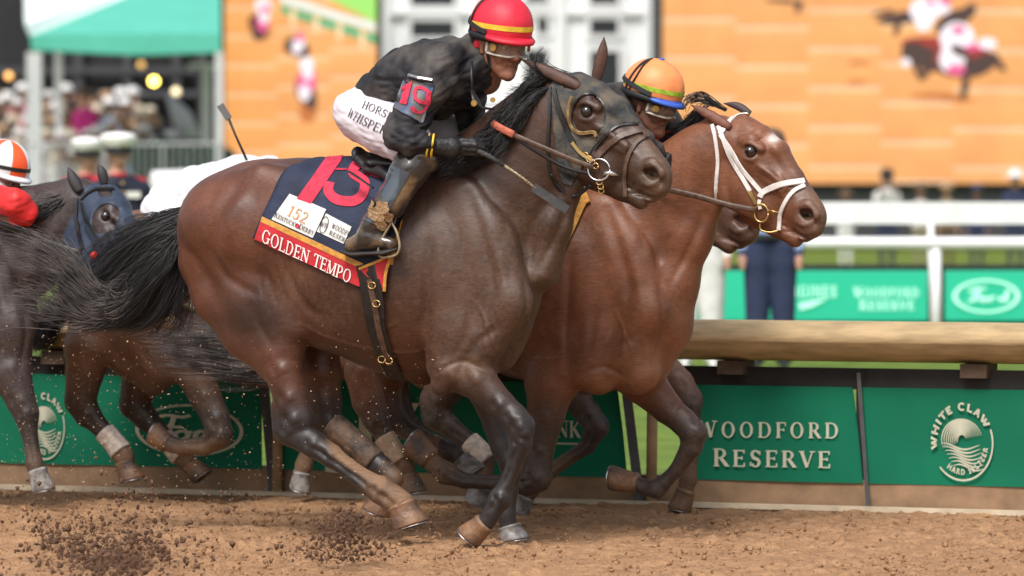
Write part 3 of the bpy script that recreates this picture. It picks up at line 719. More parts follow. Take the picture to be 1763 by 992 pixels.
for u in range(-20, 384, 12): mb.tube([pd(u, 248, 80), pd(u, 330, 80)], .01, 5)
for u in range(-20, 384, 100): mb.tube([pd(u, 248, 80), (pd(u, 248, 80).x, 80, 0)], .025, 5)
mb.build('uprights', MATS['galvanised_steel'], cf)
# ---------------------------------------------------------------- horses
def coat_mat(name, mudcol=(.21,.12,.065), rough=.46):
    m = bpy.data.materials.new(name); m.use_nodes = True; t = m.node_tree; b = t.nodes['Principled BSDF']; L = t.links.new
    N = t.nodes.new
    tc = N('ShaderNodeTexCoord')
    a = N('ShaderNodeAttribute'); a.attribute_name = 'coat'
    mu = N('ShaderNodeAttribute'); mu.attribute_name = 'mud'
    n1 = N('ShaderNodeTexNoise'); n1.inputs['Scale'].default_value = 5; n1.inputs['Detail'].default_value = 6; n1.inputs['Roughness'].default_value = .6; L(tc.outputs['Object'], n1.inputs['Vector'])
    r1 = N('ShaderNodeMapRange'); r1.inputs[1].default_value = .3; r1.inputs[2].default_value = .72; r1.inputs[3].default_value = .62; r1.inputs[4].default_value = 1.45; L(n1.outputs['Fac'], r1.inputs[0])
    mx = N('ShaderNodeMix'); mx.data_type = 'RGBA'; mx.blend_type = 'MULTIPLY'; mx.inputs['Factor'].default_value = 1
    L(a.outputs['Color'], mx.inputs['A']); L(r1.outputs[0], mx.inputs['B'])
    # mud and dust: clumpy noise thresholded by the painted amount
    n2 = N('ShaderNodeTexNoise'); n2.inputs['Scale'].default_value = 48; n2.inputs['Detail'].default_value = 8; n2.inputs['Roughness'].default_value = .72; L(tc.outputs['Object'], n2.inputs['Vector'])
    ad = N('ShaderNodeMath'); ad.operation = 'MULTIPLY_ADD'; L(n2.outputs['Fac'], ad.inputs[0]); ad.inputs[1].default_value = .6; L(mu.outputs['Fac'], ad.inputs[2])
    r2 = N('ShaderNodeMapRange'); r2.inputs[1].default_value = .36; r2.inputs[2].default_value = 1.12; L(ad.outputs[0], r2.inputs[0])
    m2 = N('ShaderNodeMix'); m2.data_type = 'RGBA'; L(r2.outputs[0], m2.inputs['Factor']); L(mx.outputs['Result'], m2.inputs['A']); m2.inputs['B'].default_value = (*mudcol, 1)
    mpc = N('ShaderNodeMapping'); mpc.inputs['Rotation'].default_value = (0, .45, .39); mpc.inputs['Scale'].default_value = (14, 90, 110); L(tc.outputs['Object'], mpc.inputs[0])
    nc_ = N('ShaderNodeTexNoise'); nc_.inputs['Scale'].default_value = 1.5; nc_.inputs['Detail'].default_value = 5; nc_.inputs['Roughness'].default_value = .7; L(mpc.outputs[0], nc_.inputs['Vector'])
    rc_ = N('ShaderNodeMapRange'); rc_.inputs[1].default_value = .32; rc_.inputs[2].default_value = .68; rc_.inputs[3].default_value = .72; rc_.inputs[4].default_value = 1.28; L(nc_.outputs['Fac'], rc_.inputs[0])
    m3 = N('ShaderNodeMix'); m3.data_type = 'RGBA'; m3.blend_type = 'MULTIPLY'; m3.inputs['Factor'].default_value = 1; L(m2.outputs['Result'], m3.inputs['A']); L(rc_.outputs[0], m3.inputs['B'])
    L(m3.outputs['Result'], b.inputs['Base Color'])
    rr = N('ShaderNodeMapRange'); rr.inputs[3].default_value = rough; rr.inputs[4].default_value = .85; L(r2.outputs[0], rr.inputs[0])
    rv = N('ShaderNodeMath'); rv.operation = 'MULTIPLY_ADD'; L(n1.outputs['Fac'], rv.inputs[0]); rv.inputs[1].default_value = .35; L(rr.outputs[0], rv.inputs[2]); ra = N('ShaderNodeMath'); ra.operation = 'SUBTRACT'; L(rv.outputs[0], ra.inputs[0]); ra.inputs[1].default_value = .19; L(ra.outputs[0], b.inputs['Roughness'])
    b.inputs['Specular IOR Level'].default_value = .45
    b.inputs['Sheen Weight'].default_value = .04; b.inputs['Sheen Roughness'].default_value = .35
    mp = N('ShaderNodeMapping'); mp.inputs['Rotation'].default_value = (0, .5, .39); mp.inputs['Scale'].default_value = (40, 160, 190); L(tc.outputs['Object'], mp.inputs[0])
    n3 = N('ShaderNodeTexNoise'); n3.inputs['Scale'].default_value = 1.6; n3.inputs['Detail'].default_value = 3; L(mp.outputs[0], n3.inputs['Vector'])
    n4 = N('ShaderNodeTexNoise'); n4.inputs['Scale'].default_value = 17; n4.inputs['Detail'].default_value = 3; n4.inputs['Distortion'].default_value = .6; L(tc.outputs['Object'], n4.inputs['Vector'])
    b1 = N('ShaderNodeBump'); b1.inputs['Strength'].default_value = .28; b1.inputs['Distance'].default_value = .0025; L(n3.outputs['Fac'], b1.inputs['Height'])
    b2 = N('ShaderNodeBump'); b2.inputs['Strength'].default_value = .22; b2.inputs['Distance'].default_value = .012; L(n4.outputs['Fac'], b2.inputs['Height']); L(b1.outputs[0], b2.inputs['Normal'])
    L(b2.outputs[0], b.inputs['Normal'])
    return m

class HorseT(Traced):
    """adds a similarity map from the first horse's traced pixels to this horse's"""
    def __init__(s, t0): super().__init__(t0); s.m = (1, 0, 0, 0, 0, 0)
    def sim(s, a, A, b, B):
        """map template pixels a->A and b->B"""
        z1 = complex(*a); z2 = complex(*b); w1 = complex(*A); w2 = complex(*B)
        k = (w2-w1)/(z2-z1); s.k = k; s.o = w1 - k*z1; s.sc = abs(k)
    def tp(s, u, v): w_ = s.k*complex(u, v) + s.o; return w_.real, w_.imag
    def tchain(s, pts, **kw):
        q = []
        for p in pts:
            p = list(p); p[0], p[1] = s.tp(p[0], p[1]); p[2] *= s.sc
            q.append(tuple(p))
        s.chain(q, **kw)
T_NEAR, T_OFF = .15, -.15

def torso(T):
    T.tmap_ = (TORSO_LINES, T.k, T.o); T.legl = []
    c = T.tchain
    c([(402,388,94,.25),(450,394,119,.27),(520,404,130,.27),(600,440,167,.285),(690,462,181,.285),(750,462,174,.26)], bl=.03)
    c([(750,420,150,.22),(815,425,112,.19),(858,505,70,.17),(842,572,62,.17)], bl=.05)
    c([(700,320,52,.12),(780,300,50,.09)], bl=.06)                                     # withers
    for s in (1, -1):
        c([(352,398,43,.07),(350,450,42,.07),(376,508,46,.075),(428,568,50,.08),(468,618,36,.06)], t=s*.10, bl=.035)      # hamstring
        c([(420,345,48,.08),(405,420,62,.09),(450,510,72,.10),(484,590,44,.075)], t=s*.135, bl=.04)  # thigh
        c([(452,312,30,.05),(520,340,34,.05)], t=s*.17, bl=.07)                         # point of hip
        c([(500,530,36,.05),(505,560,30,.05)], t=s*.17, bl=.04)                         # stifle
        c([(520,545,22,.05),(580,560,22,.05)], t=s*.10, bl=.07)                         # flank fold
        c([(795,345,40,.04),(830,420,46,.05),(872,520,46,.06)], t=s*.145, bl=.09)       # shoulder blade to point of shoulder
        c([(790,470,52,.05),(775,560,52,.06),(770,625,40,.06)], t=s*.17, bl=.035)       # triceps
        c([(872,520,44,.07),(830,590,40,.06),(790,635,38,.06)], t=s*.15, bl=.03)        # upper arm
        c([(878,560,38,.05),(862,610,30,.05)], t=s*.07, bl=.03)                         # breast
    # furrows between the muscle groups
    for s in (1,):
        pass

TORSO_LINES = [([(412,322),(384,354),(367,396),(366,440),(390,478),(436,505)],9,.016),([(428,332),(402,366),(388,405),(390,445)],12,-.007),
    ([(498,420),(500,480),(522,525),(556,548)],9,.013),([(470,430),(476,470),(494,520)],4,.005),([(482,430),(490,465),(508,505)],3.5,.004),([(458,440),(462,480),(480,530)],3.5,.004),([(446,470),(452,510)],3.5,.004),
    ([(520,560),(560,580),(620,598),(700,608),(745,600)],3,-.004),([(640,592),(655,570),(690,555)],3,-.003),
    ([(806,335),(832,420),(846,490),(826,560)],11,.011),([(740,420),(734,510),(731,590),(740,650)],9,.013),([(862,560),(820,592),(792,640)],8,.010),([(903,460),(910,540),(894,605)],7,.012),([(752,640),(796,622),(840,642)],5,.007),
    ([(770,470),(764,540),(762,600)],14,-.007),([(800,500),(792,560),(780,610)],10,-.005),([(860,430),(868,500)],10,-.006),([(985,345),(958,405),(922,470)],9,.012),([(962,345),(930,400),(898,455)],9,-.006),
    ([(905,330),(880,380),(862,425)],14,.006),([(590,430),(600,500),(610,570)],8,.003),([(625,440),(635,510),(643,580)],8,.003),([(660,440),(668,520),(676,590)],8,.003),([(560,440),(570,500),(580,555)],8,.003),
    ([(820,520),(836,560),(832,600)],3,-.004),([(836,560),(850,590)],3,-.003),([(430,520),(446,560),(470,600)],9,.009)]
HEAD_LINES = [([(1018,213),(1050,230),(1084,254)],5,-.006),([(1022,228),(1056,246),(1084,266)],5,.005),([(1066,228),(1080,248),(1098,270)],3.2,-.004),([(1080,248),(1074,272)],3.2,-.003),([(1080,333),(1104,335),(1132,350)],3.5,.008),
    ([(993,186),(1003,177),(1018,181),(1026,190)],3.2,-.006),([(996,203),(1010,208),(1022,202)],3.2,-.005),([(1024,166),(1028,172)],9,.009),([(986,205),(970,258),(988,310)],7,.010),([(1010,238),(1000,262),(1010,290)],14,-.006),
    ([(1104,286),(1118,281),(1132,288)],3.5,-.005),([(1104,314),(1118,319),(1130,314)],3.5,-.005),([(1140,310),(1134,326)],3.5,.005),([(1050,275),(1062,300),(1068,320)],8,.005)]
def sculpt(T, V, Fa, maps):
    """press furrows and raise ridges and veins along side-view lines; maps = [(lines, k, o)] per similarity map, plus raw leg lines"""
    q = np.cross(V[Fa[:,2]]-V[Fa[:,0]], V[Fa[:,3]]-V[Fa[:,1]]); N = np.zeros_like(V)
    for k in range(4): np.add.at(N, Fa[:,k], q)
    N /= np.linalg.norm(N, axis=1)[:, None] + 1e-12
    if (N*(V-V.mean(0))).sum() < 0: N = -N
    u, v = hpix(T, V); D = np.zeros(len(V)); lat = np.clip(np.abs(N[:,1])*1.6, 0, 1)
    for lines, k_, o_ in maps:
        z = ((u + 1j*v) - o_)/k_; a, b = z.real, z.imag; sc = abs(k_)
        for ln in lines:
            pl, w_, d_ = ln[:3]; side = ln[3] if len(ln) > 3 else 0
            P = np.array(cr([(x, y, 0) for x, y in pl], 5))[:, :2] if len(pl) > 2 else np.array(pl, float)
            lo = P.min(0) - 3*w_; hi = P.max(0) + 3*w_; m = (a > lo[0]) & (a < hi[0]) & (b > lo[1]) & (b < hi[1])
            if side: m &= (V[:,1]-T.t0)*side > 0
            idx = np.nonzero(m)[0]
            if not len(idx): continue
            X = np.c_[a[idx], b[idx]]; best = np.full(len(idx), 1e9); fade = np.ones(len(idx)); n = len(P)
            for i in range(n-1):
                d = P[i+1]-P[i]; L = (d*d).sum(); h = np.clip(((X-P[i])@d)/L, 0, 1); ds = np.hypot(*(X-P[i]-h[:, None]*d).T); s_ = (i+h)/(n-1)
                nb = ds < best; best = np.where(nb, ds, best); fade = np.where(nb, np.sin(np.pi*np.clip(s_*.9+.05, 0, 1))**.6, fade)
            D[idx] -= d_*np.exp(-(best/w_)**2)*fade*min(1, sc+.1)
    return V + N*(D*lat)[:, None]

def head(T, ears=True, yaw=.05):
    """skull, jaw, muzzle; yaw = metres the muzzle swings towards the camera"""
    c = T.tchain
    def y(u): return yaw*(u-985)/150
    def q(l, dt=0, sgn=1):
        return [(u, v, r, w_, y(u) + dt*sgn) for u, v, r, w_ in l]
    c(q([(986,182,46,.085),(1026,206,46,.092),(1068,248,40,.066),(1106,287,36,.056),(1124,305,35,.056)]), col=1, bl=.02)
    c(q([(998,158,32,.06),(1026,160,20,.065)]), col=1, bl=.02)
    c(q([(1032,164,16,.068),(1062,186,17,.058),(1096,232,14,.034),(1134,287,17,.032)]), col=1, bl=.018)
    c(q([(1030,292,38,.05),(1075,318,28,.042),(1100,338,20,.038)]), col=1, bl=.02)
    c(q([(1136,300,20,.042),(1136,322,17,.045),(1122,334,16,.045)]), col=2, bl=.012)
    c(q([(1088,332,17,.038),(1104,347,14,.034)]), col=2, bl=.008)
    for s in (1, -1):
        c(q([(998,252,54,.03),(1038,285,38,.028)], .055, s), col=1, bl=.018)
        c(q([(1020,214,9,.012),(1072,256,6,.008)], .072, s), col=1, bl=.03)
        c(q([(996,174,11,.018),(1010,172,12,.018),(1028,186,9,.015)], .085, s), col=1, bl=.014)
        c(q([(1002,204,7,.012),(1018,206,7,.012)], .092, s), col=1, bl=.012)
        c(q([(1008,190,9,.02),(1012,191,9,.02)], .108, s), bl=.008, sub=True, col=1)
        c(q([(1106,288,13,.014),(1122,286,14,.014),(1136,298,11,.014)], .05, s), col=2, bl=.012)
        c(q([(1108,308,10,.012),(1120,316,10,.012)], .05, s), col=2, bl=.012)
        c(q([(1109,296,7,.05),(1119,299,11.5,.06),(1127,304,6,.045)], .082, s), bl=.006, sub=True, col=1)
        c(q([(1078,322,3,.012),(1100,333,3,.014),(1122,342,3,.02)], .048, s), bl=.01, sub=True, col=1)
    T.hmap = (HEAD_LINES, T.k, T.o)

def ear(T, A, B, Cc, wide, t, name, m, parent, skin_col, tmap=True):
    """hollow leaf-shaped ear: root, middle, tip"""
    if tmap: A, B, Cc = T.tp(*A), T.tp(*B), T.tp(*Cc)
    pts = cr([(*A, 0), (*B, 0), (*Cc, 0)], 7); n = len(pts); mb = MB(); vs = []; fs = []; nu = 10
    for i, p in enumerate(pts):
        f = i/(n-1); ww = wide*T.sc*(.50 + 1.35*f - 1.82*f*f)*(1 if f < .97 else .4)
        ww = max(ww, .9)
        P = pt(p[0], p[1], T.t0 + t); q = pts[min(i+1, n-1)] - pts[max(i-1, 0)]; d = Vector((q[0], 0, -q[1])).normalized()
        rgt = Vector((d.z, 0, -d.x)); mm = P.y/F
        for k in range(nu):
            an = 2*math.pi*k/nu
            x = math.cos(an)*ww*mm; yv = math.sin(an)*ww*mm*.55
            if yv < 0: yv *= .25           # concave side is pressed in
            vs.append(P + rgt*x - NX*yv*-1)
    fs = [(i*nu+k, i*nu+(k+1) % nu, (i+1)*nu+(k+1) % nu, (i+1)*nu+k) for i in range(n-1) for k in range(nu)]
    fs += [tuple(range(nu))[::-1], tuple((n-1)*nu+k for k in range(nu))]
    return put(name, vs, fs, m, parent)

def hoof(T, cor, sole, r, t, toe=1, parent=None, m=None, shoe=None, lat=.9):
    """tapered hoof from the coronet band to the sole; pixels"""
    A = pt(cor[0], cor[1], T.t0+t); B = pt(sole[0], sole[1], T.t0+t); mm = A.y/F
    ax = (B - A); ln = ax.length; ax.normalize(); side = NX.copy(); fw = side.cross(ax).normalized()
    # fw: towards the toe
    if fw.dot(Vector((toe if isinstance(toe, (int, float)) else toe[0], 0, 0 if isinstance(toe, (int, float)) else -toe[1]))) < 0: fw = -fw
    vs = []; fs = []; n = 18; prof = [(-.12,.80,-.05),(0,.92,0),(.06,.86,.0),(.5,.98,.12),(.92,1.1,.24),(1.,1.08,.25)]
    for h, k, sh in prof:
        for i in range(n):
            a = 2*math.pi*i/n; ca = math.cos(a)
            x = ca*r*mm*k*(1.12 if ca > 0 else .92); y_ = math.sin(a)*r*mm*k*lat
            vs.append(A + ax*(ln*h) + fw*(x + sh*r*mm) + side*y_ + ax*(-.10*r*mm*(ca if h < .5 else 0)))
    N = len(prof)
    fs = [(j*n+i, j*n+(i+1) % n, (j+1)*n+(i+1) % n, (j+1)*n+i) for j in range(N-1) for i in range(n)]
    fs += [tuple(range(n))[::-1], tuple((N-1)*n+i for i in range(n))]
    h_ = put('hoof', vs, fs, m, parent)
    mb = MB(); ring = []
    for i in range(-6, 7):
        a = i*math.pi/7.2; ca = math.cos(a)
        ring.append(A + ax*(ln*1.0 + .004) + fw*(ca*r*mm*1.0*(1.12 if ca > 0 else .92) + .25*r*mm) + side*(math.sin(a)*r*mm*.98*lat))
    mb.tube(ring, .0055*T.sc, 6, flat=.6); mb.build('horseshoe', shoe, h_, smooth=True) if False else None
    s_ = put('horseshoe', mb.v, mb.f, shoe, h_); 
    return h_

def strands(guides, n, name, m, parent, r0=.0018, spread=.03, seed=1, seg=12, wave=.01, tipvar=.35, r1=.0004):
    """hair: n tapering strands spread between guide curves (lists of world points, all the same length)"""
    rnd = np.random.default_rng(seed)
    Gs = []
    for g in guides:
        c_ = np.array(cr([tuple(p) for p in g], 8)); t_ = np.linspace(0, len(c_)-1, seg+1)
        i = np.floor(t_).astype(int).clip(0, len(c_)-2); f = (t_-i)[:, None]; Gs.append(c_[i]*(1-f) + c_[i+1]*f)
    Gs = np.array(Gs); ng = len(Gs); V = []; Fs = []; base = 0
    nc = max(6, n//24); cu = rnd.random(nc)*(ng-1); co = rnd.normal(0, 1, (nc, 3))*spread*1.15; cph = rnd.random((nc, 3))*6.28; cfr = rnd.uniform(.5, 1.5, (nc, 3)); cL = rnd.uniform(.75, 1, nc)
    for s in range(n):
        ci = rnd.integers(nc); loose = rnd.random() < .14
        u = rnd.random()*(ng-1) if loose else min(max(cu[ci] + rnd.normal(0, .10), 0), ng-1.001); i = min(int(u), ng-2); f = u-i
        f = f*f*(3-2*f)
        c_ = Gs[i]*(1-f) + Gs[i+1]*f
        L = (1 - tipvar*rnd.random()**2)*(1 if loose else cL[ci])
        tt = np.linspace(0, L*seg, seg+1); k = np.floor(tt).astype(int).clip(0, seg-1); ff = (tt-k)[:, None]
        c_ = c_[k]*(1-ff) + c_[k+1]*ff
        x = np.linspace(0, 1, seg+1)[:, None]
        off = rnd.normal(0, 1, 3)*spread*(1 if loose else .30); ph = rnd.random(3)*6.28; fr = rnd.uniform(.6, 2.2, 3)
        c_ = c_ + off[None]*(.3 + 1.0*x**1.2) + wave*np.sin(ph[None] + fr[None]*x*6.28)*x**1.1*rnd.uniform(.2, .8)
        if not loose: c_ = c_ + co[ci][None]*(.12 + .9*x**1.2) + wave*1.5*np.sin(cph[ci][None] + cfr[ci][None]*x*6.28)*x
        rr = (r0*(1 - x[:, 0]**1.5) + r1)*rnd.uniform(.6, 1.5)
        d = np.gradient(c_, axis=0); d /= np.linalg.norm(d, axis=1)[:, None] + 1e-9
        sd_ = np.cross(d, np.array([.1, -1, .2])); sd_ /= np.linalg.norm(sd_, axis=1)[:, None] + 1e-9; up = np.cross(sd_, d)
        for kk in range(3):
            a = 2*math.pi*kk/3
            V.append(c_ + (sd_*math.cos(a) + up*math.sin(a))*rr[:, None])
        m_ = seg+1
        for kk in range(3):
            a0 = base + kk*m_; b0 = base + ((kk+1) % 3)*m_
            for q in range(seg): Fs.append((a0+q, b0+q, b0+q+1, a0+q+1))
        base += 3*m_
    return put(name, np.concatenate(V), np.array(Fs), m, parent)
VX = 1.0
M_shoe = mat('worn_steel_shoe', (.5,.5,.52), .35, noise=.5, nscale=60, metal=.9)
M_hoof = mat('hoof_horn_dirty', (.25,.13,.065), .5, noise=.6, nscale=9, bump=.6, bscale=50, col2=(.07,.05,.04))
M_hoofg = mat('hoof_horn_grey', (.30,.29,.28), .45, noise=.5, nscale=30, bump=.4, bscale=90, col2=(.12,.10,.09))
M_eye = mat('dark_wet_eye', (.012,.008,.006), .06, coat=1.0)
M_hair = mat('black_horse_hair', (.012,.011,.012), .38, spec=.6)
M_hairg = mat('dusty_grey_hair', (.14,.115,.105), .6, spec=.4, col2=(.035,.03,.03), nscale=14)

def finish_horse(T, label, group, coatf, mudf, vx, matname, base_uv, rough=.46):
    V, Wd, Fa, Wt = T.mesh(vx*VX, it=1)
    V = sculpt(T, V, Fa, [T.tmap_, T.hmap, (T.legl, 1, 0)]); Wd = H2W(V)
    # orientation
    a = Wd[Fa[:,0]]; b = Wd[Fa[:,1]]; c_ = Wd[Fa[:,2]]
    if (np.einsum('ij,ij->i', a, np.cross(b, c_)).sum()) < 0: Fa = Fa[:, ::-1]
    col = coatf(V, Wt); mud = mudf(V, Wt)
    o = put('horse', Wd, Fa.copy(), coat_mat(matname, rough=rough), None, base=(Wd[:,0].mean(), Wd[:,1].mean(), 0), attrs={'coat': np.c_[col, np.ones(len(col))], 'mud': np.repeat(mud[:, None], 4, 1)})
    tag(o, label, 'horse', group)
    sk = Skin(Wd, Fa); sk.V = V; sk.W = Wd; sk.F = Fa
    return o, sk
def hpix(T, V):
    """traced coordinates of surface points; the far flank mirrors the near one"""
    W0 = H2W(np.c_[V[:,0], T.t0 + np.abs(V[:,1]-T.t0), V[:,2]])
    u = 881.5 + 0*W0[:,0]; y = W0 - np.array(CO)[None]
    f = y[:,1]*_cp - y[:,2]*_sp; upc = y[:,1]*_sp + y[:,2]*_cp
    u = 881.5 + F*y[:,0]/f; v = 496 - F*upc/f
    return u, v
def unmap(T, u, v):
    z = ((u + 1j*v) - T.o)/T.k; return z.real, z.imag
def sstep(a, b, x): t = np.clip((x-a)/(b-a), 0, 1); return t*t*(3-2*t)
def lerp3(c0, c1, f): return np.array(c0)[None]*(1-f[:, None]) + np.array(c1)[None]*f[:, None]
def leg(T, pts, t, col=3, bl=.012, wid=.85):
    tl = [(p, q_) for p, q_ in zip(pts, pts[1:]) if max(p[2], q_[2]) < 25 and math.hypot(p[0]-q_[0], p[1]-q_[1]) > 24]
    for p, q_ in tl:
        dx, dy = q_[0]-p[0], q_[1]-p[1]; L = math.hypot(dx, dy); bx, by = -dy/L, dx/L; r_ = (p[2]+q_[2])/2; s_ = 1 if t > 0 else -1
        f = lambda k, o_: (p[0]+dx*k+bx*r_*o_, p[1]+dy*k+by*r_*o_)
        T.legl.append(([f(0, .28), f(.5, .22), f(1, .3)], r_*.22, .006, s_)); T.legl.append(([f(.05, .62), f(.95, .62)], r_*.2, -.003, s_)); T.legl.append(([f(.1, -.25), f(.9, -.2)], r_*.3, -.002, s_))
    for p in pts:
        if 20 <= p[2] <= 34: T.legl.append(([(p[0]-p[2]*.15, p[1]-p[2]*.3), (p[0]+p[2]*.1, p[1]+p[2]*.25)], p[2]*.3, -.006, 1 if t > 0 else -1)); T.legl.append(([(p[0]-p[2]*.6, p[1]-p[2]*.3), (p[0]-p[2]*.5, p[1]+p[2]*.35)], p[2]*.2, .007, 1 if t > 0 else -1))
    pts = [(p[0], p[1], p[2]*(.90 if 12 < p[2] < 19 else 1), *p[3:]) for p in pts]
    q = [(p[0], p[1], p[2], p[2]*mpp(p[0], p[1], T.t0+t)*(p[3] if len(p) > 3 else wid)) for p in pts]
    if pts[0][1] < 650 and pts[0][2] > 40:
        a = q[0]; q[0] = (a[0], a[1], a[2]*.86, a[3]*.62); T.chain(q[:2], t=t*.9, bl=.06, col=col); q = q[1:]
    T.chain(q, t=t, bl=bl, col=col)
def inside(poly, u, v):
    r_ = np.zeros(len(u), dtype=bool); n = len(poly)
    for i in range(n):
        x1, y1 = poly[i]; x2, y2 = poly[(i+1) % n]
        c_ = ((y1 > v) != (y2 > v)) & (u < (x2-x1)*(v-y1)/((y2-y1) if y2 != y1 else 1e-9) + x1); r_ ^= c_
    return r_
def shell(T, sk, poly, hole, off, name, m, parent, tmap=True, tmin=-9):
    """fitted cloth: the surface inside a side-view outline, lifted off the skin"""
    u, v = hpix(T, sk.V)
    if tmap: u, v = unmap(T, u, v)
    ins = inside(poly, u, v)
    for h in hole: ins &= ~inside(h, u, v)
    fm = ins[sk.F].all(1); Fs = sk.F[fm]
    W = sk.W; N = np.zeros_like(W)
    fn = np.cross(W[sk.F[:,2]]-W[sk.F[:,0]], W[sk.F[:,3]]-W[sk.F[:,1]])
    for k in range(4): np.add.at(N, sk.F[:,k], fn)
    N /= np.linalg.norm(N, axis=1)[:, None] + 1e-12
    ids = np.unique(Fs); re = np.full(len(W), -1); re[ids] = np.arange(len(ids)); n = len(ids)
    outer = W[ids] + N[ids]*off; inner = W[ids] - N[ids]*.002
    F2 = re[Fs]
    # border edges -> rim faces
    E = np.concatenate([F2[:, [0,1]], F2[:, [1,2]], F2[:, [2,3]], F2[:, [3,0]]]); key = np.sort(E, 1); kk = key[:,0].astype(np.int64)*n + key[:,1]
    un, inv, cnt = np.unique(kk, return_inverse=True, return_counts=True); B = E[cnt[inv] == 1]
    rim = np.c_[B[:,1], B[:,0], B[:,0]+n, B[:,1]+n]
    # smooth the border so that it is not stepped
    nb = {}
    for a_, b_ in B: nb.setdefault(a_, []).append(b_); nb.setdefault(b_, []).append(a_)
    bi = [k for k in nb if len(nb[k]) == 2]
    if bi:
        bi = np.array(bi); q = np.array([nb[k] for k in bi])
        for _ in range(8): outer[bi] = .5*outer[bi] + .25*(outer[q[:,0]] + outer[q[:,1]])
        inner[bi] = outer[bi] - N[ids][bi]*(off+.002)
    return put(name, np.concatenate([outer, inner]), np.concatenate([F2, rim]), m, parent)

def eye(T, uv, t, parent, r=10.5):
    mb = MB(); P = pt(*T.tp(*uv), T.t0 + t); rr = r*T.sc*P.y/F
    mb.sphere(P, rr, rr, rr, 16, 10); return mb.build('eye', M_eye, parent, smooth=True)

# ================================================= the leading dark bay horse
T1 = HorseT(0.0); T1.sim((0,0), (0,0), (100,0), (100,0))
torso(T1)
T1.tchain([(805,385,128,.15),(852,328,114,.13),(903,265,96,.105),(942,218,78,.092),(970,188,58,.085)], bl=.05)
T1.tchain([(985,318,22,.04),(955,390,26,.06),(935,470,30,.08)], bl=.05)      # windpipe line
head(T1)
leg(T1, [(800,625,46),(822,655,33),(862,697,25),(884,718,24),(896,735,25),(897,762,20),(885,800,14.5),(870,838,15),(862,858,20)], .16)
leg(T1, [(862,858,20),(848,882,17),(838,898,18)], .16, col=3)
T1.chain([(770,640,34,.05),(760,662,20,.035)], t=.19, bl=.02, col=0)
T1.chain([(895,722,10,.02),(903,745,10,.02)], t=.19, bl=.01, col=3)
leg(T1, [(812,625,38),(846,700,26),(866,768,22),(880,795,22),(880,845,13.5),(872,886,17),(874,905,17)], -.15)
leg(T1, [(470,590,50),(487,637,33),(500,685,30),(508,722,33,.7)], .15, col=0)
leg(T1, [(508,722,33,.7),(500,742,26,.7),(540,765,23,.8),(570,785,20),(599,806,18.5),(637,834,20),(656,844,24)], .15)
leg(T1, [(656,844,24),(676,858,23),(690,868,24)], .15, col=4)
T1.chain([(476,700,10,.02),(482,738,14,.025)], t=.15, bl=.02, col=3)
leg(T1, [(545,590,46),(552,637,36),(558,690,31),(560,720,29,.75)], -.14, col=0)
leg(T1, [(560,720,29,.75),(583,742,21),(622,772,20),(656,806,21),(675,824,19),(668,850,17)], -.14)
def nostril(T, u, v, V, c_):
    z = ((u+1j*v)-T.hmap[2])/T.hmap[1]; a, b = z.real, z.imag
    f = np.clip(1.5*np.exp(-(((a-1118)/9.5)**2 + ((b-300)/7)**2)), 0, 1); f = np.maximum(f, .7*np.exp(-(((a-1011)/15)**2 + ((b-191)/11)**2)))
    return c_*(1-f[:, None]*.9)
def coat1(V, Wt):
    u, v = hpix(T1, V); n = len(V)
    red = (.100,.035,.018); drk = (.050,.023,.014); blk = (.022,.018,.018)
    c_ = lerp3(red, drk, sstep(430, 640, u))
    f = sstep(560, 520, v)*sstep(560, 420, u)*0
    lg = sstep(640, 730, v); c_ = c_*(1-lg[:, None]) + np.array(blk)[None]*lg[:, None]
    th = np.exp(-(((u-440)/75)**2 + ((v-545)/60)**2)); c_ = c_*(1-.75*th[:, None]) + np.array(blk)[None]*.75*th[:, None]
    hd = sstep(1060, 1140, u)*sstep(400, 350, v); c_ = c_*(1-hd[:, None]*.7) + np.array((.088,.050,.032))[None]*hd[:, None]*.7
    c_ = nostril(T1, u, v, V, c_)
    be = np.exp(-(((u-690)/60)**2 + ((v-600)/60)**2)); c_ += np.array((.05,.012,.0))[None]*be[:, None]*.6
    return c_
def mud1(V, Wt):
    u, v = hpix(T1, V); t = V[:,1]
    m = .02 + .15*sstep(620, 820, u)*sstep(300, 420, v)*sstep(700, 560, v)
    m = np.maximum(m, .22*sstep(1060, 1130, u))
    m = np.maximum(m, Wt[:,4]*.75)
    dl = v - (776 + (u-556)*.69); m = np.maximum(m, .75*sstep(548, 585, u)*sstep(6, -8, dl)*(v > 735)*(u < 665)*(V[:,1] > 0))     # dorsal side of the hind cannon caked with sand
    m = np.maximum(m, .5*sstep(600, 650, u)*sstep(780, 810, v)*(u < 740))
    m = np.maximum(m, .30*np.exp(-(((u-795)/50)**2 + ((v-632)/30)**2)))
    m = np.maximum(m, .2*np.exp(-(((u-560)/50)**2 + ((v-540)/50)**2)))
    m = np.maximum(m, .22*np.exp(-(((u-500)/50)**2 + ((v-500)/40)**2)))
    return m
H1, S1 = finish_horse(T1, 'dark bay racehorse nearest the camera, wearing the red-edged cloth and muddy hood', 'racehorses galloping along the rail', coat1, mud1, .0058, 'dark_bay_coat', None)
M_ear1 = mat('dark_bay_ear', (.10,.045,.03), .6, noise=.4, nscale=20, bump=.3)
ear(T1, (999,150), (944,124), (897,102), 14, .07, 'ear', M_ear1, H1, None)
ear(T1, (1024,146), (1036,98), (1040,64), 14, -.06, 'ear', M_ear1, H1, None)
eye(T1, (1010,192), .105, H1); eye(T1, (1010,192), -.08, H1)
hoof(T1, (834,903), (812,930), 22, .16, (-1,.5), H1, M_hoof, M_shoe)
hoof(T1, (876,908), (880,931), 23, -.15, 1, H1, M_hoofg, M_shoe)
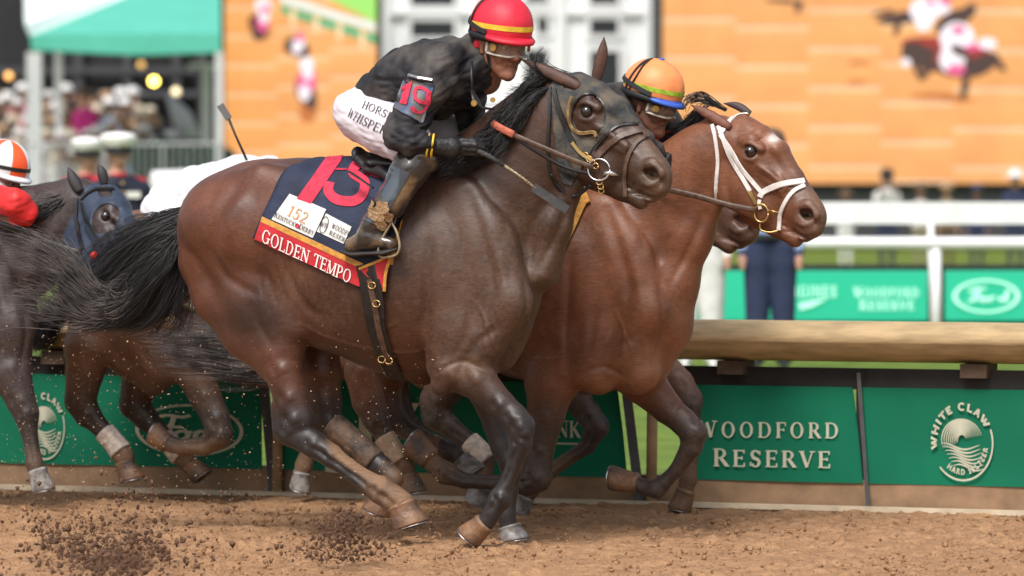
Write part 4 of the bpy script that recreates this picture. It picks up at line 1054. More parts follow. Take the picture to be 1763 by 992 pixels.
hoof(T1, (690,872), (701,908), 29, .15, 1, H1, M_hoof, M_shoe)
hoof(T1, (665,858), (655,885), 24, -.14, (-1,1), H1, M_hoof, M_shoe)
# ================================================= the reddish bay beside it
T2 = HorseT(-.95)
T2.sim((308,272), (574,305), (928,500), (1160,516))
torso(T2)
T2.chain([(1045,445,132,.16),(1108,380,98,.13),(1162,324,76,.105),(1205,277,58,.092),(1238,242,44,.085)], bl=.05)
T2.chain([(1228,340,20,.04),(1192,410,30,.07),(1156,490,42,.10),(1140,560,46,.12),(1112,625,40,.11)], bl=.07)
T2.sim((1009,192), (1291,261), (1117,300), (1385,370))
head(T2, yaw=.05)
T2.chain([(1085,600,52,.08),(1098,640,40,.07)], t=.12, bl=.04)
T2.chain([(990,600,72,.10),(955,640,48,.08)], t=.14, bl=.04)
T2.chain([(1000,560,110,.18),(1080,600,75,.16)], bl=.06)
leg(T2, [(962,600,60),(948,660,44),(940,715,33),(930,775,24),(924,822,26),(908,834,20),(868,832,14.5),(800,828,14.5),(766,814,20)], .14)
leg(T2, [(766,814,20),(748,800,17),(736,793,17)], .14, col=4)
leg(T2, [(1070,615,58),(1105,655,40),(1148,702,27),(1178,728,23),(1194,746,24),(1190,770,19),(1164,810,13.5),(1140,834,15),(1130,842,18),(1112,840,15),(1096,834,16)], -.14)
leg(T2, [(625,590,46),(624,640,32),(634,690,29,.75),(648,722,24,.8),(660,748,18),(682,785,17),(694,806,20),(700,822,17)], .14)
leg(T2, [(660,590,44),(668,640,30),(662,680,30,.75),(672,715,26,.8),(700,740,18),(748,764,17),(776,778,19),(790,792,17)], -.14)
def coat2(V, Wt):
    u, v = hpix(T2, V); n = len(V)
    red = (.172,.065,.032); brn = (.11,.044,.025); blk = (.026,.020,.020)
    c_ = lerp3(brn, red, sstep(900, 1050, u))
    lg = sstep(655, 745, v); c_ = c_*(1-lg[:, None]) + np.array(blk)[None]*lg[:, None]
    hd = sstep(1345, 1400, u)*sstep(480, 440, v); c_ = c_*(1-hd[:, None]*.75) + np.array((.10,.06,.045))[None]*hd[:, None]*.75
    c_ = nostril(T2, u, v, V, c_)
    st = np.exp(-(((u-1332)/9)**2 + ((v-238)/7)**2)); st = np.clip(st*1.6, 0, 1)*(V[:,1] < T2.t0 + .16)
    c_ = c_*(1-st[:, None]) + np.array((.50,.42,.37))[None]*st[:, None]
    return c_
def mud2(V, Wt):
    u, v = hpix(T2, V)
    m = .04 + .1*sstep(560, 640, v)
    m = np.maximum(m, .30*sstep(1375, 1410, u)*(v < 440)); m = np.maximum(m, Wt[:,4]*.8)
    m = np.maximum(m, .6*sstep(735, 770, v)*(u < 720)*(u > 600))
    return m
H2, S2 = finish_horse(T2, 'reddish bay racehorse with a small white star and white bridle, second from the camera', 'racehorses galloping along the rail', coat2, mud2, .0062, 'reddish_bay_coat', None)
M_ear2 = mat('reddish_bay_ear', (.19,.065,.035), .6, noise=.35, nscale=20, bump=.3)
T2.k = 1; T2.o = 0; T2.sc = .94
ear(T2, (1258,220), (1218,196), (1190,181), 13, .07, 'ear', M_ear2, H2, None)
ear(T2, (1292,196), (1270,183), (1246,178), 10, -.05, 'ear', mat('dark_ear', (.05,.03,.03), .6), H2, None)
eye(T2, (1292,261), .105, H2, 11.5)
hoof(T2, (737,790), (705,768), 24, .14, (-1,-.6), H2, M_hoof, M_shoe)
hoof(T2, (1094,833), (1052,830), 20, -.14, (-1,-.3), H2, M_hoof, M_shoe)
hoof(T2, (702,820), (708,850), 20, .14, 1, H2, M_hoof, M_shoe)
hoof(T2, (794,794), (812,818), 20, -.14, 1, H2, M_hoofg, M_shoe)

# ================================================= three runners further back
def coatN(T, body, blk=(.022,.019,.02), v0=640, v1=720, u0=None):
    def f(V, Wt):
        u, v = hpix(T, V); c_ = np.tile(np.array(body)[None], (len(V), 1)); lg = sstep(v0, v1, v)
        return c_*(1-lg[:, None]) + np.array(blk)[None]*lg[:, None]
    return f
def mudN(T, b=.1, lo=None):
    def f(V, Wt):
        u, v = hpix(T, V); m = np.full(len(V), b)
        if lo: m = np.maximum(m, lo[2]*sstep(lo[0], lo[1], v))
        return m
    return f
# the one against the rail whose muzzle shows past the bay's neck
T5 = HorseT(-1.95)
T5.sim((308,272), (580,345), (928,500), (1125,520)); torso(T5)
T5.chain([(1010,430,120,.15),(1070,370,95,.12),(1110,320,76,.10),(1136,285,56,.085)], bl=.05)
T5.sim((1009,192), (1180,272), (1117,300), (1272,382)); head(T5, yaw=.03)
leg(T5, [(790,600,50),(778,650,36),(752,690,30,.8),(752,715,27,.8),(775,735,19),(805,757,16),(838,792,16),(832,835,18),(826,845,17)], .14)
leg(T5, [(668,590,46),(672,640,32),(680,690,28,.8),(690,718,25,.8),(718,744,18),(752,766,15),(775,782,17)], -.14)
leg(T5, [(960,620,50),(988,682,26),(1012,712,22),(1027,735,22),(1012,768,15),(975,792,13),(935,822,15),(905,858,15)], .14)
leg(T5, [(1090,600,55),(1135,635,34),(1170,662,26),(1187,690,24),(1193,735,14),(1190,790,13),(1185,825,17),(1180,845,16)], -.12)
H5, S5 = finish_horse(T5, 'dark racehorse running closest to the tan rail, showing only muzzle and legs', 'racehorses galloping along the rail', coatN(T5, (.09,.045,.032)), mudN(T5, .15, (760,810,.5)), .0095, 'brown_coat', None)
hoof(T5, (828,838), (816,862), 22, .14, 1, H5, M_hoofg, M_shoe); hoof(T5, (904,856), (896,884), 20, .14, -1, H5, M_hoofg, M_shoe)
hoof(T5, (1182,846), (1176,878), 19, -.12, (-1,.4), H5, M_hoof, M_shoe); hoof(T5, (776,778), (790,800), 19, -.14, 1, H5, M_hoof, M_shoe)
# the one with the white-jacketed rider
T4 = HorseT(-1.95)
T4.sim((308,272), (118,365), (928,500), (650,535)); torso(T4)
T4.chain([(560,470,110,.15),(600,410,92,.12),(630,360,74,.10),(652,325,54,.085)], bl=.05)
T4.sim((1009,192), (690,330), (1117,300), (775,430)); head(T4, yaw=.03)
leg(T4, [(165,560,58),(152,600,44),(146,640,34),(138,690,28,.8),(150,712,24,.8),(172,735,18),(198,765,17),(212,785,19),(216,800,17)], .13)
leg(T4, [(262,560,58),(255,620,40),(240,665,32),(232,695,28,.8),(250,718,22,.8),(275,745,18),(302,775,17),(318,792,18),(330,805,17)], -.13)
leg(T4, [(310,560,56),(330,625,40),(352,680,28),(372,720,24),(378,748,24),(352,768,18),(310,770,15),(284,762,17)], .13)
leg(T4, [(440,580,56),(490,640,38),(528,690,26),(536,720,23),(533,765,14),(524,800,17),(518,818,16)], -.13)
H4, S4 = finish_horse(T4, 'brown racehorse with white-bandaged hind legs running left of and behind the leader', 'racehorses galloping along the rail', coatN(T4, (.115,.055,.032), v0=610, v1=720), mudN(T4, .15, (740,780,.6)), .0095, 'mid_brown_coat', None)
hoof(T4, (214,798), (222,828), 20, .13, 1, H4, M_hoof, M_shoe); hoof(T4, (328,802), (344,824), 19, -.13, 1, H4, M_hoof, M_shoe)
hoof(T4, (286,764), (262,752), 19, .13, (-1,-.5), H4, M_hoof, M_shoe); hoof(T4, (519,815), (511,842), 18, -.13, 1, H4, M_hoofg, M_shoe)
# the blue-hooded one at the left edge
T3 = HorseT(-1.2)
T3.sim((308,272), (-520,345), (928,500), (62,540)); torso(T3)
T3.chain([(-40,440,120,.16),(30,420,96,.13),(85,395,78,.11),(128,360,56,.09)], bl=.05)
T3.sim((1009,192), (181,372), (1117,300), (212,486)); head(T3, yaw=.22)
leg(T3, [(10,580,58),(18,640,38),(36,690,26),(45,712,23),(52,755,15),(60,800,17),(63,815,16)], .14)
leg(T3, [(-60,580,58),(-80,640,38),(-60,700,26),(-52,715,23),(-90,760,15),(-120,790,17),(-130,800,16)], -.14)
leg(T3, [(-430,580,58),(-470,640,40),(-490,695,28,.8),(-470,730,22,.8),(-420,775,18),(-400,800,18)], .13)
leg(T3, [(-400,580,58),(-410,640,40),(-430,695,28,.8),(-400,730,22,.8),(-350,775,18),(-330,800,18)], -.13)
H3, S3 = finish_horse(T3, 'almost black racehorse wearing a blue eye-hole hood at the left edge', 'racehorses galloping along the rail', coatN(T3, (.030,.022,.024)), mudN(T3, .12, (740,790,.3)), .0095, 'black_coat', None)
hoof(T3, (64,812), (70,846), 19, .14, 1, H3, M_hoofg, M_shoe)
T3.k = 1; T3.o = 0; T3.sc = .9
M_ear3 = mat('black_ear', (.02,.016,.018), .6)
ear(T3, (138,330), (126,308), (117,288), 15, .08, 'ear', M_ear3, H3, None); ear(T3, (180,318), (176,298), (168,282), 13, -.05, 'ear', M_ear3, H3, None)
eye(T3, (182,372), .14, H3, 10)

# ---------------------------------------------------------------- manes and tails
def gl(T, lst): return [[pt(u, v, T.t0+t) for u, v, t in g] for g in lst]
strands(gl(T1, [[(348,352,0),(290,372,.02),(225,400,.05),(160,440,.06),(110,520,.05)],
                [(342,360,0),(295,392,.05),(240,430,.10),(190,490,.10),(105,545,.06)],
                [(336,368,0),(300,420,.07),(262,480,.12),(200,540,.12),(120,548,.05)],
                [(330,375,0),(310,425,.04),(290,480,.06),(250,545,.08),(150,560,.04)],
                [(328,380,0),(322,430,.02),(318,480,.04),(290,550,.05),(225,580,.04)]]), 3200, 'tail', M_hair, H1, r0=.0019, spread=.022, seed=3, wave=.016, seg=14, tipvar=.45)
strands(gl(T1, [[(330,384,0),(318,440,.02),(312,500,.02),(282,555,.03),(228,575,.02)],[(324,390,0),(312,450,.05),(322,500,.02),(300,560,.03),(230,600,.02)]]), 90, 'tail_wisps', M_hair, H1, r0=.0015, spread=.035, seed=4, wave=.03)
strands(gl(T1, [[(962,138,.03),(936,130,.06),(914,136,.09),(902,158,.10)],[(945,145,.03),(916,148,.07),(892,170,.10),(874,198,.12)],[(920,160,.04),(892,175,.08),(868,203,.11),(850,230,.13)],[(890,185,.05),(866,205,.1),(846,232,.13),(832,258,.14)],[(862,210,.05),(840,232,.12),(822,256,.14),(808,278,.15)]]), 1300, 'mane', M_hair, H1, r0=.0019, spread=.011, seed=5, wave=.014, seg=9)
strands(gl(T1, [[(946,150,.06),(918,165,.1),(892,196,.12),(870,228,.13)],[(925,170,.07),(900,188,.11),(868,225,.13),(848,256,.14)],[(900,198,.08),(872,225,.12),(842,258,.14),(815,280,.15)],[(870,232,.1),(842,258,.14),(812,280,.15),(785,298,.16)],[(838,260,.12),(810,280,.15),(785,296,.16),(755,312,.16)]]), 1500, 'mane', M_hair, H1, r0=.0019, spread=.016, seed=7, wave=.012, seg=9)
strands(gl(T1, [[(936,156,.04),(912,158,.08),(890,178,.10),(872,196,.10)], [(918,166,.05),(890,186,.10),(858,218,.12),(840,232,.12)],
                [(895,172,.06),(868,205,.11),(840,240,.12),(818,258,.13)], [(870,200,.07),(842,232,.12),(812,262,.13),(785,282,.13)],
                [(840,225,.08),(810,255,.12),(780,280,.13),(760,300,.13)], [(815,245,.08),(790,270,.12),(765,290,.12),(740,300,.12)]]), 1500, 'mane', M_hair, H1, r0=.0019, spread=.018, seed=6, wave=.013, seg=9)
strands(gl(T1, [[(990,130,.02),(950,118,.04),(925,112,.05),(912,108,.05)],[(945,140,.05),(925,128,.08),(915,116,.08),(908,104,.08)],[(945,135,.04),(930,112,.04),(922,98,.04),(928,86,.04)]]), 60, 'forelock', M_hair, H1, r0=.0013, spread=.02, seed=8, wave=.012, seg=8)
strands(gl(T2, [[(1230,195,-.02),(1205,198,-.03),(1185,212,-.03),(1172,225,-.03)],[(1200,225,-.02),(1172,228,-.03),(1148,248,-.03),(1135,262,-.03)],[(1160,258,0),(1130,268,.0),(1105,300,.0),(1090,315,.0)],[(1120,300,.05),(1080,320,.08),(1040,350,.1),(1015,365,.1)],[(1070,340,.08),(1020,360,.12),(985,380,.14),(960,400,.14)]]), 1500, 'mane', M_hair, H2, r0=.0019, spread=.016, seed=9, wave=.012, seg=8)
strands(gl(T2, [[(1250,190,.0),(1215,165,.03),(1195,172,.04),(1192,195,.03)],[(1250,190,0),(1220,172,.03),(1185,165,.04),(1175,172,.04)],[(1250,190,0),(1222,180,.03),(1200,200,.04),(1186,205,.03)]]), 90, 'forelock', M_hair, H2, r0=.0012, spread=.012, seed=10, wave=.012, seg=8)
strands(gl(T2, [[(578,420,0),(540,500,.02),(470,580,.03),(400,560,.04),(300,545,.04)],[(572,430,0),(530,520,.05),(450,600,.06),(380,590,.06),(240,590,.05)],[(568,440,0),(520,540,.05),(450,622,.06),(360,620,.06),(250,608,.05)],
                [(568,440,0),(530,560,.03),(480,640,.03),(390,640,.04),(290,640,.04)]]), 2200, 'tail', M_hairg, H2, r0=.0019, spread=.022, seed=12, wave=.018, seg=12, tipvar=.5)
strands(gl(T4, [[(124,470,0),(100,520,.02),(60,560,.03),(20,560,.04)],[(124,480,0),(105,540,.02),(70,590,.03),(10,600,.04)]]), 500, 'tail', M_hair, H4, r0=.0022, spread=.03, seed=13, seg=9)
strands(gl(T1, [[(300,400,.04),(240,470,.10),(180,500,.11),(120,440,.12),(60,408,.12),(-10,385,.1)],[(290,420,.06),(230,500,.12),(170,515,.12),(115,460,.13),(60,425,.12),(-10,412,.1)],
                [(280,440,.08),(220,515,.13),(160,528,.13),(110,490,.13),(50,462,.12),(-20,455,.1)],[(270,450,.08),(220,530,.13),(150,545,.12),(95,520,.12),(40,502,.12),(-20,510,.1)],
                [(270,470,.06),(220,545,.10),(150,562,.10),(90,552,.1),(30,545,.1),(-20,560,.1)]]), 750, 'tail_tips', M_hairg, H1, r0=.0016, spread=.024, seed=17, wave=.026, seg=14, tipvar=.6)
strands(gl(T5, [[(590,430,0),(560,520,.02),(500,600,.03),(440,620,.04)],[(590,440,0),(560,540,.02),(520,610,.03),(460,650,.04)]]), 500, 'tail', M_hair, H5, r0=.0022, spread=.03, seed=14, seg=9)
strands(gl(T3, [[(150,322,.02),(120,335,.04),(90,345,.06),(55,350,.06)],[(130,335,.04),(100,352,.08),(70,365,.1),(40,378,.1)],[(100,350,.06),(70,370,.1),(40,390,.1),(15,400,.1)],[(60,365,.06),(30,385,.1),(0,400,.1),(-30,410,.1)]]), 1100, 'mane', M_hair, H3, r0=.0026, spread=.02, seed=15, seg=8)
# ---------------------------------------------------------------- people
def skin_mat(name, col): return mat(name, col, .55, noise=.18, nscale=25, bump=.15, bscale=120, spec=.4)
M_skin1 = skin_mat('weathered_skin', (.33,.145,.090)); M_skin2 = skin_mat('brown_skin', (.20,.088,.055)); M_skin3 = skin_mat('fair_skin', (.52,.28,.19))
M_whiteeye = mat('eye_white', (.7,.68,.65), .2); M_strap = mat('black_webbing', (.012,.012,.013), .6, noise=.3, nscale=30)
M_gold = mat('worn_brass', (.55,.33,.10), .45, metal=.7, noise=.4, nscale=60)

HELM = .074
class Head:
    """local frame: x forward, y to the person's right, z up"""
    def __init__(s, c, yaw, pitch, sc=1., roll=0):
        f = AX*math.cos(yaw) + NX*math.sin(yaw); r_ = NX*math.cos(yaw) - AX*math.sin(yaw); u = Vector((0,0,1))
        s.f = f*math.cos(pitch) - u*math.sin(pitch); s.u = u*math.cos(pitch) + f*math.sin(pitch); s.r = r_
        if roll: s.r, s.u = s.r*math.cos(roll)+s.u*math.sin(roll), s.u*math.cos(roll)-s.r*math.sin(roll)
        s.c = Vector(c); s.s = sc
    def w(s, x, y, z): return s.c + (s.f*x + s.r*y + s.u*z)*s.s
def face(S, H, col=0):
    def g(a, b, ra, rb, bl=.012, sub=False): S.seg(toH(H.w(*a)), toH(H.w(*b)), ra*H.s, rb*H.s, 1, 1, bl*H.s, sub, col)
    g((-.02,0,.035),(.012,0,.04),.082,.08,.02); g((.03,0,.0),(.042,0,-.055),.062,.046,.03)
    for s in (1, -1):
        g((.0,.045*s,-.05),(.065,.016*s,-.1),.024,.021,.025); g((.062,.036*s,-.018),(.05,.05*s,-.01),.021,.018,.02)
        g((.078,.012*s,.027),(.07,.045*s,.027),.014,.012,.012); g((.102,.011*s,-.036),(.1,.012*s,-.034),.0085,.008,.006)
        g((.072,.018*s,-.03),(.062,.03*s,-.075),.016,.014,.015)
        g((.09,.030*s,.004),(.092,.036*s,.004),.011,.010,.008,True)
        g((-.012,.073*s,.012),(-.006,.075*s,-.03),.014,.009,.006); g((.002,.09*s,.004),(.002,.09*s,-.01),.008,.006,.005,True)
        g((.086,.0,-.060),(.078,.022*s,-.063),.0085,.005,.006); g((.083,.0,-.081),(.076,.018*s,-.078),.0095,.006,.006)
    g((.086,0,.022),(.112,0,-.03),.0100,.0150,.008); g((.08,0,-.105),(.078,0,-.108),.019,.018,.015)
    g((.1,-.022,-.070),(.1,.022,-.070),.0095,.0095,.004,True)
    for s in (1, -1): g((.098,.026*s,-.038),(.082,.038*s,-.066),.0035,.0035,.008,True); g((.074,.044*s,-.036),(.066,.046*s,-.05),.014,.010,.012)
    g((-.03,0,-.06),(-.06,0,-.15),.052,.055,.02)
def face_parts(H, parent, iris=M_eye):
    mb = MB(); mb.sphere(H.w(.076,0,-.0705), .012*H.s, .024*H.s, .0085*H.s, 12, 8, ax=H.f, ay=H.r); mo = mb.build('mouth', mat('dark_mouth', (.05,.012,.01), .5), parent, smooth=True)
    mb = MB(); mb.tube([H.w(.084-.02*abs(k)**2/9, .006*k, -.0655) for k in range(-3, 4)], .0034*H.s, 6); mb.build('teeth', M_whiteeye, mo, smooth=True)
    for s in (1, -1):
        mb = MB(); mb.sphere(H.w(.074,.033*s,.003), .0125*H.s, nu=12, nv=8); mb.sphere(H.w(.083,.034*s,.003), .0058*H.s, nu=10, nv=6, mi=1)
        mb.build('eye', [M_whiteeye, iris], parent, smooth=True)
def helmet(H, parent, m, band, strapm, brimm, quarters=None, scale=1.0):
    mb = MB(); nu, nv = 40, 16; vs = []; mi = []; fs = []
    def pnt(az, el, k=1.0, dz=0):
        x = math.cos(el)*math.cos(az)*.137*k*scale; y = math.cos(el)*math.sin(az)*.113*k*scale; z = math.sin(el)*.122*k*scale
        return H.w(x-.006, y, z + HELM + dz)
    for j in range(nv+1):
        el = R(-14) + (R(90)-R(-14))*j/nv
        for i in range(nu): az = 2*math.pi*i/nu; vs.append(pnt(az, el, 1 + .006*math.sin(az*9+el*7)))
    for j in range(nv):
        for i in range(nu):
            fs.append((j*nu+i, j*nu+(i+1) % nu, (j+1)*nu+(i+1) % nu, (j+1)*nu+i)); mi.append(1 if (quarters and (i//5) % 2) else 0)
    hm = put('helmet', vs, fs, [m, quarters or m], parent, midx=mi)
    mb = MB()
    ring = [pnt(2*math.pi*i/48, R(-4 + 3*math.cos(2*math.pi*i/48)), 1.012) for i in range(49)]; ring2 = [pnt(2*math.pi*i/48, R(5 + 3*math.cos(2*math.pi*i/48)), 1.012) for i in range(49)]
    mb.add(ring + ring2, [(i, i+1, i+50, i+49) for i in range(48)]); mb.build('band', band, hm, smooth=True)
    mb = MB(); vs = []
    for i in range(21):
        az = R(-75 + 150*i/20); k = math.cos(R(-90+180*i/20))**.7 if 0 < i < 20 else 0
        vs += [pnt(az, R(-12), 1.0), pnt(az, R(-15), 1.0 + .22*k, -.004), pnt(az, R(-18), 1.0 + .2*k, -.008), pnt(az, R(-17), .98, -.004)]
    mb.add(vs, [(i*4+k, i*4+(k+1) % 4, i*4+4+(k+1) % 4, i*4+4+k) for i in range(20) for k in range(4)]); mb.build('brim', brimm, hm, smooth=True)
    return hm, pnt
def loop_strap(pts, wd, m, name, parent, nrm):
    """flat band along 3-D points; nrm(i) gives the outward normal"""
    vs = []; n = len(pts)
    for i, p in enumerate(pts):
        d = (pts[min(i+1, n-1)] - pts[max(i-1, 0)]).normalized(); nn = nrm(p); s_ = d.cross(nn).normalized()
        vs += [p - s_*wd/2, p + s_*wd/2, p + s_*wd*.4 + nn*.003, p - s_*wd*.4 + nn*.003]
    return put(name, vs, [(i*4+k, i*4+(k+1) % 4, i*4+4+(k+1) % 4, i*4+4+k) for i in range(n-1) for k in range(4)], m, parent, smooth=False)
M_lens = mat('muddy_goggle_lens', (.50,.44,.38), .10, noise=.6, nscale=45, alpha=.28, col2=(.22,.15,.10), coat=.8)
M_frame = mat('clear_goggle_frame', (.55,.5,.42), .3, noise=.4, nscale=60)
def goggles(H, parent, hp):
    mb = MB(); n = 18; vs = []
    def gp(i, z, k): 
        a = R(-72+144*i/n); d = .088 + .014*math.cos(a*1.0); pinch = .010*math.exp(-((a)/.16)**2)
        zz = z*(.030 - (.009*math.exp(-((a)/.2)**2) if z < 0 else 0))*(1-.15*abs(a)) + .002
        return H.w((d*k)*math.cos(a)+.004-pinch*0, (d*k)*math.sin(a)*.88, zz)
    for i in range(n+1):
        for z in (-1, -.5, 0, .5, 1): vs.append(gp(i, z, 1.12 + .035*(1-z*z)))
    fs = [(i*5+k, i*5+5+k, i*5+6+k, i*5+1+k) for i in range(n) for k in range(4)]
    mb = MB()
    for z in (-1.08, 1.08): mb.tube([gp(i, z, 1.13) for i in range(n+1)], .0042, 6)
    for i in (0, n): mb.tube([gp(i, z/4, 1.12) for z in range(-4, 5)], .006, 6)
    for z in (-1.1, 1.1): mb.tube([gp(i, z, 1.06) for i in range(n+1)], .006, 6)
    g = mb.build('goggles', M_frame, parent, smooth=True)
    put('lens', vs, fs, M_lens, g)
    for s in (1, -1):
        mb = MB(); c_ = H.w(.072, .079*s, .002); ax_ = (H.r*s*.9 + H.f*.45).normalized(); mb.tube([c_, c_ + ax_*.008], [.0155, .0145], 14); mb.build('vent', M_gold, g)
    pts = []
    for i in range(25):
        a = R(68 + 224*i/24); pts.append(hp(a, R(-9 + 14*math.sin(math.pi*i/24)), 1.03))
    loop_strap(pts, .020, M_strap, 'strap', g, lambda p: (p - H.w(0,0,.04)).normalized())
def cloth_mesh(T, name, m, parent, vx, chains, it=2, fold=0., bl=.02, seed=0, extra=None):
    """a garment: smooth-blended tapered sleeves and panels with shallow folds"""
    T.S = SDF()
    for c_ in chains:
        pts, t = c_[0], c_[1]; kw = c_[2] if len(c_) > 2 else {}
        T.chain(pts, t=t, **{'bl': bl, **kw})
    if extra: extra(T.S)
    V, Wd, Fa, Wt = T.mesh(vx, it=it)
    if fold:
        a = vnoise(V[:,0]*1.0+V[:,2]*.5+7, V[:,2]*.8-V[:,0]*.4+V[:,1]+9, .055, seed) + .5*vnoise(V[:,0]+7, V[:,2]*2+9+V[:,1], .03, seed+1)
        c_ = np.array(Wd); fn = np.zeros_like(c_); q = np.cross(c_[Fa[:,2]]-c_[Fa[:,0]], c_[Fa[:,3]]-c_[Fa[:,1]])
        for k in range(4): np.add.at(fn, Fa[:,k], q)
        fn /= np.linalg.norm(fn, axis=1)[:, None] + 1e-12
        s_ = 1 if (fn*(c_-c_.mean(0))).sum() > 0 else -1
        Wd = c_ + fn*s_*((a-.75)*fold)[:, None]
    return put(name, Wd, Fa.copy(), m, parent), Wd, Fa
def body(T, name, m, chains, H, vx, label, cat, group, base):
    T.S = SDF()
    for c_ in chains:
        pts, t = c_[0], c_[1]; T.chain(pts, t=t, bl=.02)
    if H: face(T.S, H)
    V, Wd, Fa, Wt = T.mesh(vx, it=1)
    o = put(name, Wd, Fa.copy(), m, None, base=base); return tag(o, label, cat, group)
def hand_chain(T, S, pts, r, t):
    q = [(T.P(u, v, t+dt), r*k) for u, v, dt, k in pts]
    for (A, ra), (B, rb) in zip(q, q[1:]): S.seg(A, B, ra, rb, 1, 1, .004)

M_silk = mat('black_silk_dusty', (.013,.013,.016), .62, col2=(.105,.092,.080), nscale=5.5, bump=.5, bscale=14, spec=.3)
_r = [n for n in M_silk.node_tree.nodes if n.type == 'VALTORGB'][0]; _r.color_ramp.elements[0].position = .30; _r.color_ramp.elements[1].position = .58
M_glove = mat('black_glove', (.014,.014,.015), .5, noise=.4, nscale=30, bump=.6, bscale=60)
M_breech = mat('white_breeches', (.66,.61,.66), .75, noise=.07, nscale=9, bump=.6, bscale=9)
M_boot = mat('black_boot_muddy', (.030,.025,.022), .18, col2=(.20,.13,.07), nscale=10, bump=.3, bscale=30, coat=.4)
_r = [n for n in M_boot.node_tree.nodes if n.type == 'VALTORGB'][0]; _r.color_ramp.elements[0].position = .33; _r.color_ramp.elements[1].position = .5
M_redcap = mat('red_helmet_cover', (.72,.018,.045), .55, noise=.25, nscale=12, bump=.15, bscale=40)
M_yel = mat('yellow_band', (.85,.55,.04), .55, noise=.3, nscale=40)
M_under = mat('black_undercap', (.01,.01,.012), .6)

# ------------------------------------------------- rider of the leading horse
J1 = Traced(0.0); Hd1 = Head(pt(861,77,.03), R(32), R(12), 1.04)
base1 = Vector(pt(680, 275, 0)); 
P1 = body(J1, 'person', M_skin1, [
    ([(640,180,38,.15),(690,150,46,.15),(750,135,52,.16),(800,112,36,.12),(828,92,22,.05)], 0),
    ([(768,112,26,None,.15),(730,165,24,None,.25),(690,235,20,None,.32),(735,250,13,None,.32),(770,256,13,None,.28)], 0),
    ([(790,115,26,None,-.15),(800,180,22,None,-.22),(815,225,17,None,-.2),(845,238,13,None,-.1)], 0),
    ([(632,195,34,None,.09),(690,235,26,None,.2),(722,268,15,None,.285),(672,350,16,None,.32),(634,398,14,None,.31),(660,416,12,None,.31)], 0),
    ([(632,195,34,None,-.09),(720,215,30,None,-.2),(800,250,22,None,-.27),(740,340,18,None,-.3),(700,400,13,None,-.31)], 0)],
    Hd1, .0033, 'jockey in black silks and red helmet crouched over the leading dark bay horse', 'jockey', 'jockeys', base1)
face_parts(Hd1, P1)
sh1, sW, sF = cloth_mesh(J1, 'shirt', M_silk, P1, .0052, [
    ([(655,160,36,.16),(700,146,58,.19),(750,136,65,.20),(795,122,56,.18),(812,112,44,.14),(826,92,30,.06)], 0, {'bl':.04}),
    ([(762,112,40,None,.15),(730,160,35,None,.24),(708,200,33,None,.28),(690,234,31,None,.31)], 0, {'bl':.03}),
    ([(690,234,29,None,.33),(712,246,24,None,.34),(741,251,17,None,.32)], 0, {'bl':.015}),
    ([(800,118,36,None,-.15),(806,175,30,None,-.22),(815,222,24,None,-.2),(838,236,16,None,-.12)], 0)], fold=.022, seed=20)
br1, _, _ = cloth_mesh(J1, 'breeches', M_breech, P1, .0052, [
    ([(642,172,36,.15),(630,192,50,.19)], 0, {'bl':.03}),
    ([(630,200,47,None,.09),(668,224,45,None,.17),(705,246,38,None,.24),(722,256,26,None,.27)], 0, {'bl':.03}),
    ([(630,200,47,None,-.09),(700,205,42,None,-.17),(765,228,34,None,-.24),(800,250,28,None,-.27)], 0, {'bl':.03})], fold=.010, seed=23)
bo1, bW, bF = cloth_mesh(J1, 'boot', M_boot, P1, .0045, [
    ([(700,274,20,None,.295),(720,268,22,None,.295),(738,276,20,None,.28)], 0, {'bl':.02}), ([(728,275,26,None,.285),(706,294,31,None,.30),(672,350,26,None,.33),(644,386,20,None,.33),(634,402,19,None,.33)], 0, {'bl':.02}),
    ([(608,422,15,None,.33),(640,412,18,None,.33),(672,420,12,None,.33)], 0, {'bl':.02})], fold=.004, seed=29)
cloth_mesh(J1, 'boot', M_boot, P1, .006, [([(800,252,28,None,-.28),(770,300,28,None,-.31),(725,370,22,None,-.32),(700,410,17,None,-.32),(740,418,12,None,-.32)], 0)])
mb = MB()
for i in range(9):
    f = i/8; u = 588+f*98; 
mb.tube([pt(590,433,.33), pt(612,437,.33), pt(640,435,.33), pt(665,434,.33), pt(686,428,.33)], [.028,.038,.034,.042,.02], 12, flat=.28); mb.build('sole', mat('boot_sole', (.03,.026,.024), .6, noise=.4, nscale=30), bo1, smooth=True)
def gl1(S):
    J = J1
    q = lambda u, v, t: J.P(u, v, t)
    S.seg(q(746,251,.315), q(775,254,.28), .034, .040, .8, .62, .012); S.seg(q(775,254,.28), q(800,252,.23), .040, .030, .62, .7, .012)
    for i, (dv, dt) in enumerate(((-10,.03),(-3,.035),(5,.03),(12,.02))):
        S.seg(q(796,252+dv,.225+dt), q(818,253+dv,.205+dt), .0115, .0105, 1, 1, .006); S.seg(q(818,253+dv,.205+dt), q(832,258+dv*.7,.18+dt), .0105, .0095, 1, 1, .003)
        S.seg(q(832,258+dv*.7,.18+dt), q(826,266+dv*.5,.15+dt), .0095, .0085, 1, 1, .002)
    S.seg(q(785,240,.25), q(812,244,.19), .0125, .011, 1, 1, .006); S.seg(q(812,244,.19), q(826,252,.16), .011, .0095, 1, 1, .003)
cloth_mesh(J1, 'glove', M_glove, P1, .0036, [], it=1, extra=gl1)
